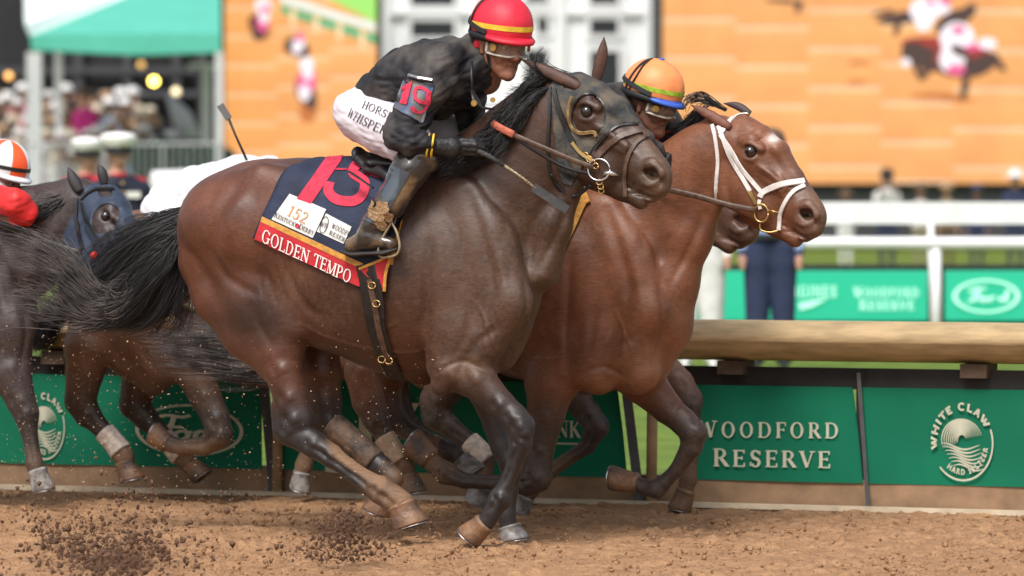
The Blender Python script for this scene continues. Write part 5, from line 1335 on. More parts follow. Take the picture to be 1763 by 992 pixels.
def gl2(S):
    q = lambda u, v, t: J1.P(u, v, t)
    S.seg(q(836,238,-.12), q(858,236,-.08), .033, .030, .7, .7, .01)
    for i in range(4): S.seg(q(858,228+i*7,-.08), q(874,232+i*6,-.05), .011, .01, 1, 1, .004); S.seg(q(874,232+i*6,-.05), q(868,240+i*5,-.02), .01, .009, 1, 1, .003)
    S.seg(q(850,224,-.07), q(868,226,-.03), .012, .01, 1, 1, .005)
cloth_mesh(J1, 'glove', M_glove, P1, .0045, [], it=1, extra=gl2)
for u0 in (736.5, 744.5):
    mb = MB(); c_ = pt(u0, 251, .32); d = (pt(760,254,.30) - pt(720,249,.335)).normalized(); x = d.cross(Vector((0,0,1))).normalized(); y = d.cross(x)
    ring = [c_ + x*(math.cos(a)*.0425) + y*(math.sin(a)*.0425) for a in [2*math.pi*k/20 for k in range(21)]]
    mb.tube(ring, .0045, 8, flat=1.6); mb.build('wristband', M_yel, P1, smooth=True)
hm1, hp1 = helmet(Hd1, P1, M_redcap, M_yel, M_strap, M_redcap)
goggles(Hd1, P1, hp1)
# skull cap edge, ear straps, chin cup
loop_strap([hp1(R(60), R(-14), 1.0) if i == 0 else Hd1.w(.012+.012*i*.5, .074-.004*i, .0-.022*i) for i in range(5)], .016, M_strap, 'chin_strap', P1, lambda p: Hd1.r)
loop_strap([hp1(R(118-8*math.sin(math.pi*i/12)), R(-16+94*i/12), 1.015) for i in range(13)], .020, M_strap, 'helmet_strap', hm1, lambda p: (p-Hd1.w(0,0,.04)).normalized())
mb = MB(); mb.tube([Hd1.w(-.02,.078,.01), Hd1.w(-.06,.06,-.02), Hd1.w(-.10,.0,-.03), Hd1.w(-.06,-.06,-.02)], .022, 8); mb.build('neck_flap', M_redcap, hm1, smooth=True)
mb = MB(); n_ = 24; ring = [hp1(2*math.pi*i/n_, R(-17), .965, -.006) for i in range(n_+1)]; mb.tube(ring, .013, 6, flat=1.4); mb.build('inner_cap', M_under, hm1, smooth=True)

# armband with the number, on the near sleeve
SK1 = Skin(sW, sF)
def patch(skin, poly_rows, name, m, parent, off=.004, th=.0, n=(10,10), fb=0.):
    """quad patch: corners (tl, tr, br, bl) pixels -> draped grid"""
    tl, tr, br_, bl_ = [np.array(p, float) for p in poly_rows]; vs = []
    for j in range(n[1]+1):
        for i in range(n[0]+1):
            s_, t_ = i/n[0], j/n[1]; p = (tl*(1-s_)+tr*s_)*(1-t_) + (bl_*(1-s_)+br_*s_)*t_
            q, nn = skin.on(p[0], p[1], off, fb); vs.append(q)
    g = np.array(vs).reshape(n[1]+1, n[0]+1, 3)
    for _ in range(3): g[1:-1,1:-1] = .5*g[1:-1,1:-1] + .125*(g[:-2,1:-1]+g[2:,1:-1]+g[1:-1,:-2]+g[1:-1,2:])
    vs = g.reshape(-1, 3)
    fs = [(j*(n[0]+1)+i, j*(n[0]+1)+i+1, (j+1)*(n[0]+1)+i+1, (j+1)*(n[0]+1)+i) for j in range(n[1]) for i in range(n[0])]
    if th:
        N0 = len(vs); vs = np.concatenate([vs, vs - np.array(NX)*-th*-1]); 
        W_, H_ = n[0]+1, n[1]+1; bd_ = [i for i in range(W_)] + [j*W_+W_-1 for j in range(1, H_)] + [(H_-1)*W_+i for i in range(W_-2, -1, -1)] + [j*W_ for j in range(H_-2, 0, -1)]
        fs = fs + [(bd_[k], bd_[(k+1) % len(bd_)], bd_[(k+1) % len(bd_)]+N0, bd_[k]+N0) for k in range(len(bd_))]
    return put(name, vs, fs, m, parent)
def decal(skin, polys, uvmap, name, m, parent, off=.003, sub=8, fb=0.):
    mb = MB(); fill_polys(mb, polys, lambda x, y, l: skin.on(*uvmap(x, y), off + l, fb)[0], eps=.00025, sub=sub)
    return mb.build(name, m, parent)
def quadmap(tl, tr, br_, bl_):
    tl, tr, br_, bl_ = [np.array(p, float) for p in (tl, tr, br_, bl_)]
    return lambda x, y: tuple((bl_*(1-x)+br_*x)*(1-y) + (tl*(1-x)+tr*x)*y)
M_navy = mat('navy_cloth', (.018,.028,.066), .8, noise=.45, nscale=9, bump=1.6, bscale=11)
M_numred = mat('crimson_number', (.62,.03,.075), .8, noise=.35, nscale=35)
M_blueband = mat('blue_armband_dirty', (.035,.075,.17), .5, col2=(.13,.11,.09), nscale=18)
ab = patch(SK1, ((697,137),(747,148),(727,212),(678,186)), 'armband', M_blueband, P1, off=.006, th=.006)
mb = MB(); f_ = lambda x, y, l: SK1.on(x, y, .010+l)[0]
fill_polys(mb, [[(700,147),(711,142),(703,176),(692,179)], [(693,173),(704,176),(702,182),(690,180)], [(696,150),(702,148),(699,156),(694,157)]], f_)
fill_polys(mb, poly_stroke([(737,158),(727,152),(718,153),(714,163),(715,171),(722,176),(731,176),(735,170),(738,157),(736,175),(730,189),(722,194),(712,191),(709,184)], 6.2), f_)
mb.build('number', M_numred, ab)
mb = MB(); mb.tube([SK1.on(705,133,.01)[0], SK1.on(724,137,.016)[0], SK1.on(744,141,.01)[0]], .008, 6); mb.build('buckle', M_shoe, ab)
# lettering on the breeches
SKb = Skin(*(lambda w_, f_: (w_, f_))(np.array([list(br1.matrix_world @ v.co) for v in br1.data.vertices]) if False else np.array([list(Vector(br1['_b']) + v.co) for v in br1.data.vertices]), [tuple(p.vertices) for p in br1.data.polygons]))
M_inkd = mat('dark_printed_letters', (.03,.03,.035), .8)
def arc_text(skin, s, p0, p1, p2, cap, name, m, parent, **kw):
    """text along a quadratic curve through three pixels"""
    P, wd = text_polys(s, kw.get('W', .13), kw.get('T', .05), kw.get('S', True), kw.get('sp', .07), kw.get('small')); p0, p1, p2 = [np.array(q, float) for q in (p0, p1, p2)]
    def mp_(x, y):
        t = x/wd; b = p0*(1-t)*(1-2*t) + p1*4*t*(1-t) + p2*t*(2*t-1); e = 1e-3
        t2 = t+e; b2 = p0*(1-t2)*(1-2*t2) + p1*4*t2*(1-t2) + p2*t2*(2*t2-1); d = (b2-b)/np.linalg.norm(b2-b); nn = np.array((d[1], -d[0]))
        if nn[1] > 0: nn = -nn
        lean = kw.get('lean', 0); q = b + nn*y*cap + d*lean*y*cap; return q[0], q[1]
    return decal(skin, P, mp_, name, m, parent, off=kw.get('off', .003), sub=3, fb=kw.get('fb', .1))
arc_text(SKb, 'WHISPERER', (597,199), (636,221), (690,244), 15, 'lettering', M_inkd, P1)
arc_text(SKb, 'HORSE', (623,186), (647,196), (674,209), 13, 'lettering', M_inkd, P1)
# spare goggles hanging at the chest
gg = MB(); gg.tube([pt(812,105,.17), pt(812,130,.19), pt(813,155,.2)], .006, 6, flat=.5); gg.tube([pt(813,155,.2), pt(818,172,.21), pt(830,186,.2), pt(850,188,.17)], [.008,.022,.014,.006], 10, flat=.5)
gg.build('spare_goggles', mat('black_rubber', (.015,.014,.014), .4), P1, smooth=True)
for q_, r_ in ((pt(817,178,.225), .0125), (pt(849,172,.19), .010)): mb = MB(); mb.tube([q_, q_ + NX*.008], r_, 12); mb.build('vent', M_gold, P1)
# whip in the hand
wp = MB(); a_ = [(806,250,.235),(818,258,.23),(840,268,.22),(868,285,.20)]
wp.tube([pt(*p) for p in a_], [.011,.011,.010,.008], 10); wh = wp.build('riding_whip', mat('grey_grip_tape', (.05,.05,.052), .7, noise=.4, nscale=60, bump=.8, bscale=90), smooth=True)
tag(wh, 'jointed riding whip with flat padded end held in the black-gloved hand', 'whip')
wp = MB(); wp.tube([pt(868,285,.20), pt(895,303,.19), pt(922,324,.18)], [.006,.005,.006], 8); wp.build('shaft', mat('pale_braided_shaft', (.42,.33,.20), .6, noise=.6, nscale=80, bump=.8, bscale=80), wh, smooth=True)
wp = MB(); c0, c1 = pt(918,322,.18), pt(978,362,.17); d = (c1-c0).normalized(); wp.box((c0+c1)/2, (c1-c0).length, .010, .034, d, NX); wp.build('flap', mat('dark_grey_leather', (.055,.055,.058), .6, noise=.4, nscale=40), wh)

# ------------------------------------------------- rider of the reddish bay
J2 = Traced(-.95); Hd2 = Head(pt(1120,180,-.95+.02), R(8), R(17), .97)
P2 = body(J2, 'person', M_skin2, [
    ([(860,230,38,.15),(930,215,46,.16),(1010,200,50,.16),(1065,190,36,.12),(1088,190,24,.05)], 0),
    ([(1060,200,24,None,.17),(1100,250,20,None,.26),(1130,262,14,None,.15)], 0), ([(1090,195,26,None,-.13),(1150,212,24,None,-.2),(1152,262,16,None,-.12)], 0),
    ([(850,235,36,None,.1),(900,280,30,None,.22),(960,300,24,None,.28),(910,380,18,None,.3),(870,430,14,None,.3)], 0),
    ([(850,235,36,None,-.1),(900,280,30,None,-.22),(960,300,24,None,-.28),(910,380,18,None,-.3),(870,430,14,None,-.3)], 0)],
    Hd2, .0038, 'jockey in orange helmet and mud-spattered goggles on the reddish bay horse', 'jockey', 'jockeys', pt(900,300,-.95))
face_parts(Hd2, P2)
M_orcap = mat('orange_helmet_cover', (.92,.30,.10), .5, noise=.15, nscale=14, bump=.12, bscale=40); M_lime = mat('lime_band', (.42,.60,.05), .5, noise=.45, nscale=50); M_bluebrim = mat('blue_brim', (.04,.12,.55), .4)
hm2, hp2 = helmet(Hd2, P2, M_orcap, M_lime, M_strap, M_bluebrim); goggles(Hd2, P2, hp2)
for k in (0, 1):
    loop_strap([hp2(R(128-12*k-10*math.sin(math.pi*i/12)), R(-16+(88-10*k)*i/12), 1.015) for i in range(13)], .014-.004*k, M_strap, 'helmet_strap', hm2, lambda p: (p-Hd2.w(0,0,.04)).normalized())
mb = MB(); mb.sphere(hp2(0, R(89), 1.01), .012, .012, .006); mb.build('button', M_bluebrim, hm2, smooth=True)
mb = MB(); n_ = 24; ring = [hp2(2*math.pi*i/n_, R(-17), .965, -.006) for i in range(n_+1)]; mb.tube(ring, .013, 6, flat=1.4); mb.build('inner_cap', M_under, hm2, smooth=True)
M_ors = mat('orange_red_silk', (.72,.07,.02), .6, bump=.5, bscale=20)
cloth_mesh(J2, 'shirt', M_silk, P2, .007, [([(870,225,38,.17),(930,212,54,.19),(1010,200,58,.2),(1062,192,46,.17),(1082,196,30,.08)], 0, {'bl':.04}),
    ([(1058,200,34,None,.16),(1098,246,27,None,.26),(1125,260,20,None,.18)], 0), ([(1092,205,34,None,-.12),(1140,205,30,None,-.18),(1153,222,26,None,-.18)], 0)], fold=.012, seed=31)
cloth_mesh(J2, 'cuff', M_ors, P2, .006, [([(1152,230,27,None,-.18),(1152,250,22,None,-.15)], 0), ([(1118,240,16,None,.0),(1125,262,14,None,.02)], 0)], fold=.008, seed=33)
cloth_mesh(J2, 'breeches', M_breech, P2, .007, [([(870,215,40,.18),(850,228,48,.19)], 0, {'bl':.04}), ([(850,235,46,None,.1),(900,280,40,None,.22),(955,298,32,None,.28)], 0), ([(850,235,46,None,-.1),(900,280,40,None,-.22),(955,298,32,None,-.28)], 0)], fold=.01, seed=34)
for s in (1, -1): cloth_mesh(J2, 'boot', M_boot, P2, .008, [([(958,300,28,None,.29*s),(910,380,24,None,.31*s),(872,430,18,None,.31*s),(905,445,14,None,.31*s)], 0)])
def gl3(S):
    q = lambda u, v, t: J2.P(u, v, t)
    S.seg(q(1150,258,-.13), q(1132,268,-.05), .030, .034, .8, .8, .012); S.seg(q(1110,262,.12), q(1135,270,.06), .028, .032, .8, .8, .012)
    for i in range(4):
        S.seg(q(1132,258+i*7,-.02), q(1148,262+i*7,.03), .0115, .0105, 1, 1, .005); S.seg(q(1148,262+i*7,.03), q(1140,270+i*5,.06), .0105, .009, 1, 1, .003)
        S.seg(q(1135,262+i*7,.08), q(1152,268+i*6,.10), .0115, .0105, 1, 1, .005); S.seg(q(1152,268+i*6,.10), q(1146,276+i*4,.12), .0105, .009, 1, 1, .003)
    S.seg(q(1126,256,.0), q(1146,252,.03), .012, .010, 1, 1, .005)
cloth_mesh(J2, 'gloves', M_glove, P2, .005, [], it=1, extra=gl3)

# ------------------------------------------------- rider in white, behind the leader's rump
J4 = Traced(-1.95); Hd4 = Head(pt(530,352,-1.95), R(-6), R(30), .95)
P4 = body(J4, 'person', M_skin1, [
    ([(300,350,34,.15),(360,335,42,.16),(420,325,46,.16),(470,325,34,.12),(495,330,22,.05)], 0),
    ([(455,330,22,None,.16),(500,380,18,None,.24),(545,385,13,None,.12)], 0), ([(455,330,22,None,-.16),(500,380,18,None,-.24),(545,385,13,None,-.12)], 0),
    ([(295,365,34,None,.1),(350,400,28,None,.22),(400,420,22,None,.28),(320,490,16,None,.3),(262,540,13,None,.32),(285,555,11,None,.32)], 0),
    ([(295,365,34,None,-.1),(350,400,28,None,-.22),(400,420,22,None,-.28),(320,490,16,None,-.3),(262,540,13,None,-.32)], 0)],
    Hd4, .007, 'jockey in white silks bent low, hidden but for the back behind the leader\'s rump', 'jockey', 'jockeys', pt(330,420,-1.95))
M_ws = mat('white_silk', (.72,.72,.74), .6, noise=.06, nscale=8, bump=.6, bscale=10); M_tanb = mat('tan_leather', (.36,.20,.09), .5, noise=.3, nscale=20); M_limec = mat('lime_cloth', (.32,.50,.03), .7)
helmet(Hd4, P4, mat('white_cover', (.75,.75,.76), .5), M_lime, M_strap, M_under)
cloth_mesh(J4, 'shirt', M_ws, P4, .009, [([(300,345,40,.17),(355,332,46,.19),(415,322,52,.2),(465,318,44,.17),(490,322,28,.09)], 0, {'bl':.04}),
    ([(450,328,32,None,.17),(498,378,25,None,.25),(535,384,18,None,.14)], 0), ([(450,328,32,None,-.17),(498,378,25,None,-.25),(535,384,18,None,-.14)], 0)], fold=.016, seed=41)
cloth_mesh(J4, 'breeches', M_ws, P4, .009, [([(310,350,38,.16),(293,364,44,.18)], 0, {'bl':.04}), ([(295,368,42,None,.1),(350,402,36,None,.22),(398,420,28,None,.28)], 0), ([(295,368,42,None,-.1),(350,402,36,None,-.22),(398,420,28,None,-.28)], 0)], fold=.012, seed=42)
for s in (1, -1): cloth_mesh(J4, 'boot', M_tanb, P4, .010, [([(398,424,26,None,.29*s),(320,490,24,None,.32*s),(268,535,22,None,.34*s),(292,556,16,None,.34*s)], 0)])
mb = MB(); mb.tube([pt(425,276,-1.75), pt(405,232,-1.75), pt(392,200,-1.75)], [.006,.005,.006], 8); wh4 = mb.build('riding_whip', M_strap, smooth=True); tag(wh4, 'thin dark riding whip raised against the narrow screen, above the white-clad rider', 'whip')
mb = MB(); c0, c1 = pt(394,205,-1.75), pt(379,181,-1.75); mb.box((c0+c1)/2, (c1-c0).length, .012, .03, (c1-c0), NX); mb.build('flap', mat('grey_flap', (.12,.12,.12), .6), wh4)

# ------------------------------------------------- rider at the left edge
J3 = Traced(-1.2); Hd3 = Head(pt(2,310,-1.2), R(5), R(16), .92)
P3 = body(J3, 'person', M_skin1, [
    ([(-170,350,34,.15),(-110,340,42,.16),(-55,328,46,.16),(-25,320,30,.1),(-15,318,22,.05)], 0),
    ([(-35,335,22,None,.17),(25,352,18,None,.24),(42,372,14,None,.2),(5,382,12,None,.1),(-12,386,13,None,.08)], 0), ([(-35,335,22,None,-.17),(20,372,16,None,-.2),(30,392,13,None,-.1)], 0),
    ([(-175,365,34,None,.1),(-120,400,28,None,.22),(-70,420,22,None,.28),(-150,490,16,None,.3),(-205,540,13,None,.32)], 0),
    ([(-175,365,34,None,-.1),(-120,400,28,None,-.22),(-70,420,22,None,-.28),(-150,490,16,None,-.3),(-205,540,13,None,-.32)], 0)],
    Hd3, .0065, 'jockey in red and white silks and quartered orange helmet at the left edge', 'jockey', 'jockeys', pt(-100,420,-1.2))
M_orr = mat('orange_red_cover', (.85,.10,.02), .5)
face_parts(Hd3, P3); hm3, hp3 = helmet(Hd3, P3, M_orr, M_strap, M_strap, mat('white_brim', (.75,.76,.8), .4), quarters=mat('white_cover', (.75,.75,.76), .5)); 
M_reds = mat('red_silk', (.66,.02,.02), .55, bump=.5, bscale=16, noise=.15, nscale=10)
cloth_mesh(J3, 'shirt', M_ws, P3, .009, [([(-170,350,40,.17),(-110,338,48,.19),(-50,330,50,.2),(-15,326,34,.12),(8,330,22,.09)], 0, {'bl':.04})], fold=.014, seed=51)
cloth_mesh(J3, 'sleeve', M_reds, P3, .008, [([(0,345,26,None,.2),(28,350,25,None,.25),(44,366,20,None,.22),(30,380,14,None,.17)], 0), ([(-35,340,30,None,-.17),(15,378,20,None,-.2),(28,390,16,None,-.12)], 0), ([(-30,395,20,None,.1),(20,386,8,None,.1)], 0)], fold=.012, seed=52)
cloth_mesh(J3, 'breeches', M_ws, P3, .010, [([(-160,350,38,.16),(-177,364,44,.18)], 0, {'bl':.04}), ([(-175,368,42,None,.1),(-120,402,36,None,.22),(-72,420,28,None,.28)], 0), ([(-175,368,42,None,-.1),(-120,402,36,None,-.22),(-72,420,28,None,-.28)], 0)], fold=.012, seed=53)
for s in (1, -1): cloth_mesh(J3, 'boot', M_boot, P3, .012, [([(-72,424,26,None,.29*s),(-150,490,22,None,.32*s),(-200,540,18,None,.34*s),(-175,556,14,None,.34*s)], 0)])
# ---------------------------------------------------------------- tack and saddle cloths
M_leath = mat('brown_bridle_leather', (.055,.028,.020), .4, noise=.4, nscale=40, col2=(.11,.065,.042))
M_blk = mat('black_leather', (.016,.015,.015), .35, noise=.4, nscale=30)
M_red = mat('red_name_band', (.52,.020,.028), .75, noise=.2, nscale=25, bump=.3, bscale=60)
M_gld = mat('gold_braid', (.62,.30,.05), .6, noise=.35, nscale=60)
M_wht = mat('white_patch', (.72,.70,.66), .7, noise=.15, nscale=30)
M_salmon = mat('salmon_rubber_grip', (.55,.14,.08), .7, noise=.4, nscale=50)
M_wleath = mat('white_bridle_leather', (.78,.72,.68), .45, noise=.25, nscale=30)
M_hood = mat('muddy_blue_hood', (.020,.025,.030), .75, col2=(.11,.088,.062), nscale=16, bump=.4, bscale=60)
M_bhood = mat('blue_hood', (.030,.046,.08), .6, noise=.2, nscale=10, bump=.3, bscale=40)
M_brass = mat('brass_fitting', (.55,.36,.14), .35, metal=.9); M_steel = mat('steel_bit', (.6,.6,.6), .25, metal=.95)

def radial_cloth(T, S, bottom, crest, name, m, parent, off=.012, nj=26, zc=1.12, sweep=.5, base=None, label=None, cat=None, fold=.0):
    """a cloth laid over the back: every column runs from its lower edge on the near side over the spine to the far side"""
    nc = len(bottom); P = []
    for (bu, bv), (cu, cv_) in zip(bottom, crest):
        p, n_ = S.on(bu, bv, 0, T.t0+.25); a0, t0, z0 = toH(p); a1 = toH(pt(cu, cv_, T.t0))[0]
        ph0 = math.atan2(z0-zc, t0-T.t0); col_ = []
        m_ = nj + int(nj*sweep)
        for j in range(m_+1):
            s_ = j/nj; sa = s_ if s_ <= 1 else 2-s_
            ph = ph0 + (math.pi/2-ph0)*s_; a = a0 + (a1-a0)*sa
            d = NX*math.cos(ph) + Vector((0,0,math.sin(ph))); O = fromH(a, T.t0, zc)
            h = None; o_ = O.copy()
            for _ in range(6):      # last exit from the body
                q = S.b.ray_cast(o_, d)
                if q[0] is None: break
                h = q; o_ = q[0] + d*.002
            if h is None: col_.append(O + d*.4)
            else: col_.append(h[0] + d*off)
        P.append([tuple(c) for c in col_])
    g = np.array(P)
    for _ in range(3): g[1:-1,1:-1] = .5*g[1:-1,1:-1] + .125*(g[:-2,1:-1]+g[2:,1:-1]+g[1:-1,:-2]+g[1:-1,2:])
    if fold:
        I, J = np.meshgrid(np.arange(g.shape[0]), np.arange(g.shape[1]), indexing='ij')
        w_ = fold*np.sin(I*.55+J*.11)*np.clip((nj-J)/nj, 0, 1); g = g + w_[..., None]*np.array(NX)
    ni, nj2 = g.shape[:2]; top = g.reshape(-1, 3); ce = np.array(fromH(toH(Vector(top.mean(0)))[0], T.t0, zc))
    inn = top + (ce - top)/np.linalg.norm(ce-top, axis=1)[:, None]*.006
    ii = np.arange(ni*nj2).reshape(ni, nj2); F_ = np.stack([ii[:-1,:-1].ravel(), ii[:-1,1:].ravel(), ii[1:,1:].ravel(), ii[1:,:-1].ravel()], 1)
    n0 = len(top); bd_ = list(ii[:,0]) + list(ii[-1,1:]) + list(ii[:-1,-1][::-1]) + list(ii[0,1:-1][::-1])
    rim = np.array([(bd_[k], bd_[(k+1) % len(bd_)], bd_[(k+1) % len(bd_)]+n0, bd_[k]+n0) for k in range(len(bd_))])
    o = put(name, np.concatenate([top, inn]), np.concatenate([F_, F_[:, ::-1]+n0, rim]), m, parent, base=base)
    if label: tag(o, label, cat)
    return o, Skin(top, F_)
def interp(pl, n):
    P = np.array(pl, float); d = np.r_[0, np.cumsum(np.linalg.norm(np.diff(P, axis=0), axis=1))]; t = np.linspace(0, d[-1], n)
    return list(zip(np.interp(t, d, P[:,0]), np.interp(t, d, P[:,1])))
nb_ = 44
cl1, SC1 = radial_cloth(T1, S1, interp([(437,412),(500,441),(560,468),(622,495),(640,478),(664,500),(672,450)], nb_), interp([(556,272),(640,276),(700,278),(740,278),(758,278)], nb_), 'saddle_cloth', M_navy, None,
    base=pt(600,300,0), label='navy cloth with crimson number and red GOLDEN TEMPO name band on the leading horse', cat='saddle cloth', fold=.003)
nameband = decal(SC1, [[(0,0),(1,0),(1,1),(0,1)]], quadmap((449,381),(624,462),(619,494),(438,413)), 'name_band', M_red, cl1, off=.003, sub=26)
decal(SC1, [[(0,0),(1,0),(1,1),(0,1)]], quadmap((452,373),(626,454),(623,463),(449,382)), 'braid', M_gld, cl1, off=.005, sub=26)
P_, wd_ = text_polys('GOLDEN TEMPO', .17, .07, True, .06)
_q = quadmap((455,394),(609,467),(604,488),(451,416))
decal(SC1, P_, lambda x, y: _q(x/wd_, y), 'lettering', mat('white_stitching', (.80,.74,.70), .7), nameband, off=.008, sub=3)
decal(SC1, [[(0,0),(1,0),(1,1),(0,1)]], quadmap((499,334),(562,361),(539,410),(468,378)), 'patch', M_wht, cl1, off=.004, sub=14)
P_, wd_ = text_polys('152', .16, .07, True, .06); _q1 = quadmap((503,354),(536,369),(527,387),(494,371))
decal(SC1, P_, lambda x, y: _q1(x/wd_, y), 'patch_number', mat('tan_print', (.58,.27,.13), .7), cl1, off=.0075, sub=3)
P_, wd_ = text_polys('KENTUCKY DERBY', .16, .08, True, .04, small=.82); _q2 = quadmap((476,366),(543,397),(540,406),(472,374))
decal(SC1, P_, lambda x, y: _q2(x/wd_, y), 'patch_lettering', M_inkd, cl1, off=.0075, sub=2)
decal(SC1, [[(math.cos(a)*.5+.5, math.sin(a)*.5+.5) for a in [k*math.pi/5 for k in range(10)]]], quadmap((511,384),(519,388),(516,395),(508,391)), 'patch_rose', M_numred, cl1, off=.0085, sub=1)
decal(SC1, [[(0,0),(1,0),(1,1),(0,1)]], quadmap((562,368),(606,391),(592,420),(546,399)), 'patch', M_wht, cl1, off=.004, sub=12)
P_, wd_ = text_polys('WOODFORD', .16, .08, True, .12); _q3 = quadmap((575,385),(616,406),(613,414),(571,393)); decal(SC1, P_, lambda x, y: _q3(x/wd_, y), 'patch_lettering', M_inkd, cl1, off=.0075, sub=2)
P_, wd_ = text_polys('RESERVE', .16, .08, True, .12); _q4 = quadmap((570,397),(608,416),(605,423),(567,404)); decal(SC1, P_, lambda x, y: _q4(x/wd_, y), 'patch_lettering', M_inkd, cl1, off=.0075, sub=2)
decal(SC1, poly_stroke([(559+7*math.cos(a)*.9, 388+14*math.sin(a)) for a in [k*math.pi/8 for k in range(17)]], 1.3), lambda x, y: (x+(y-388)*-.25, y), 'patch_ring', M_inkd, cl1, off=.0075, sub=1)
P_, wd_ = text_polys('WR', .15, .08, True, .1); _q5 = quadmap((555,382),(566,386),(563,394),(552,390)); decal(SC1, P_, lambda x, y: _q5(x/wd_, y), 'patch_emblem', M_inkd, cl1, off=.0075, sub=2)
mb = MB()
idm = lambda x, y, l: SC1.on(x, y, .0045+l, .2)[0]
def subp(poly, n=14):
    a, b, c_, d = [np.array(p, float) for p in poly]; o = []
    for i in range(n):
        for j in range(8):
            g = lambda s_, t_: tuple((a*(1-s_)+b*s_)*(1-t_) + (d*(1-s_)+c_*s_)*t_)
            o.append([g(i/n, j/8), g((i+1)/n, j/8), g((i+1)/n, (j+1)/8), g(i/n, (j+1)/8)])
    return o
for q in ([(566,266),(592,268),(587,277),(561,274)], [(561,273),(588,277),(536,352),(511,343)]): fill_polys(mb, subp(q), idm, eps=0)
fill_polys(mb, poly_stroke(cr([(648,272,0),(618,282,0),(608,298,0),(628,314,0),(624,336,0),(608,347,0),(580,344,0),(566,330,0),(568,314,0)], 6), 17), idm, eps=0)
fill_polys(mb, subp([(640,292),(660,300),(654,308),(630,302)], 3), idm, eps=.0002)
put('number', mb.v, mb.f, M_numred, cl1)
strap(SC1, [(762,283),(742,310),(718,350),(700,390),(688,425),(672,455)], 13, 'border', M_gld, cl1, off=.004, th=.003, fb=.25)
mb = MB(); fl = lambda x, y, l: S1.on(x, y, .022+l)[0]
fill_polys(mb, subp([(623,464),(676,440),(668,462),(640,478)], 4) , fl, eps=0); fill_polys(mb, subp([(640,478),(668,462),(666,500),(660,500)], 4), fl, eps=0); put('corner_flap', mb.v, mb.f, M_red, cl1)
strap(S1, [(676,441),(668,470),(664,500)], 6, 'flap_braid', M_gld, cl1, off=.026, th=.002); strap(S1, [(622,463),(650,452),(676,440)], 5, 'flap_braid', M_gld, cl1, off=.026, th=.002)

# the boot's glossy front panel and its cake of mud
SKt = Skin(bW, bF)
patch(SKt, ((674,284),(706,298),(654,390),(622,376)), 'shin_panel', mat('smoky_clear_plastic', (.055,.075,.10), .1, noise=.3, nscale=10, coat=1.), bo1, off=.004, n=(6,14), fb=.33)
rb = random.Random(5); mb = MB()
for cx_, cy_, rr_ in ((648,368,15),(660,356,12),(656,384,11),(668,372,9),(640,352,8)):
    mb.add([SKt.on(cx_+rr_*math.cos(a)*rb.uniform(.7,1.1), cy_+rr_*math.sin(a)*rb.uniform(.7,1.1), .008+.0004*cx_*.01, .33)[0] for a in [2*math.pi*k/16 for k in range(16)]], [tuple(range(16))])
put('caked_mud', mb.v, mb.f, mat('pale_caked_mud', (.42,.29,.17), .9, col2=(.30,.17,.08), nscale=60, bump=1, bscale=80), bo1)
# saddle, girth, stirrup
sd_o = cloth = None
TS = Traced(0.0)
def sadd(S):
    q = lambda u, v, t: TS.P(u, v, t)
    for s in (1, -1):
        S.seg(q(615,262,0), q(613,272,.12*s), .016, .012, 1, 1, .02); S.seg(q(613,272,.12*s), q(630,292,.16*s), .012, .010, 1, 1, .02)
        S.seg(q(630,292,.17*s), q(668,303,.2*s), .014, .010, 1, 1, .02); S.seg(q(630,280,.11*s), q(700,285,.12*s), .026, .022, 1, 1, .03)
        S.seg(q(690,290,.2*s), q(712,330,.25*s), .016, .010, 1, 1, .03); S.seg(q(655,290,.18*s), q(680,320,.24*s), .018, .010, 1, 1, .03)
    S.seg(q(618,266,0), q(645,276,0), .02, .022, 1, 3, .03); S.seg(q(645,276,0), q(715,272,0), .024, .03, 3, 2, .03)
sadd(TS.S); V_, W_, Fc_, Wt_ = TS.mesh(.006, it=3)
sad = put('saddle', W_, Fc_.copy(), M_blk, None, base=pt(660,280,0)); tag(sad, 'small black racing saddle with girth and stirrups on the leading dark bay', 'saddle')
strap(S1, [(632,455),(640,500),(648,550),(662,605),(682,645)], (40,30), 'girth', M_blk, sad, off=.016, th=.006)
strap(S1, [(640,480),(650,530),(658,575),(672,620)], 11, 'girth_strap', M_leath, sad, off=.026, th=.003)
strap(S1, [(652,480),(657,500),(662,545)], 8, 'girth_strap', M_blk, sad, off=.026, th=.003)
mb = MB()
for u, v in ((645,490),(652,520),(660,608),(672,612)): p = S1.on(u, v, .03)[0]; mb.tube([p + AX*(math.cos(a)*.016) + Vector((0,0,math.sin(a)*.013)) for a in [k*math.pi/6 for k in range(13)]], .0028, 5)
mb.build('buckle', M_brass, sad, smooth=True)
for s_ in (1, -1):
    mb = MB(); mb.tube([pt(690,310,.30*s_), pt(684,350,.335*s_), pt(676,385,.345*s_)], .012, 6, flat=.3); mb.build('stirrup_leather', M_blk, sad)
    mb = MB(); ring = cr([pt(674,383,.345*s_), pt(683,400,.345*s_), pt(688,425,.345*s_), pt(680,440,.345*s_), pt(655,442,.345*s_), pt(652,425,.35*s_), pt(664,400,.35*s_), pt(674,383,.345*s_)], 5); mb.tube(ring, .0055, 8); mb.build('stirrup', mat('muddy_alloy', (.42,.33,.22), .4, metal=.5, noise=.4, nscale=50), sad, smooth=True)
mb = MB(); mb.tube([pt(600,295,.27), pt(620,308,.285), pt(642,324,.29)], .009, 6, flat=.4); mb.build('strap_end', M_blk, sad)
strap(S1, [(700,300),(715,330),(690,380),(672,420)], 9, 'surcingle', M_blk, sad, off=.018, th=.004)

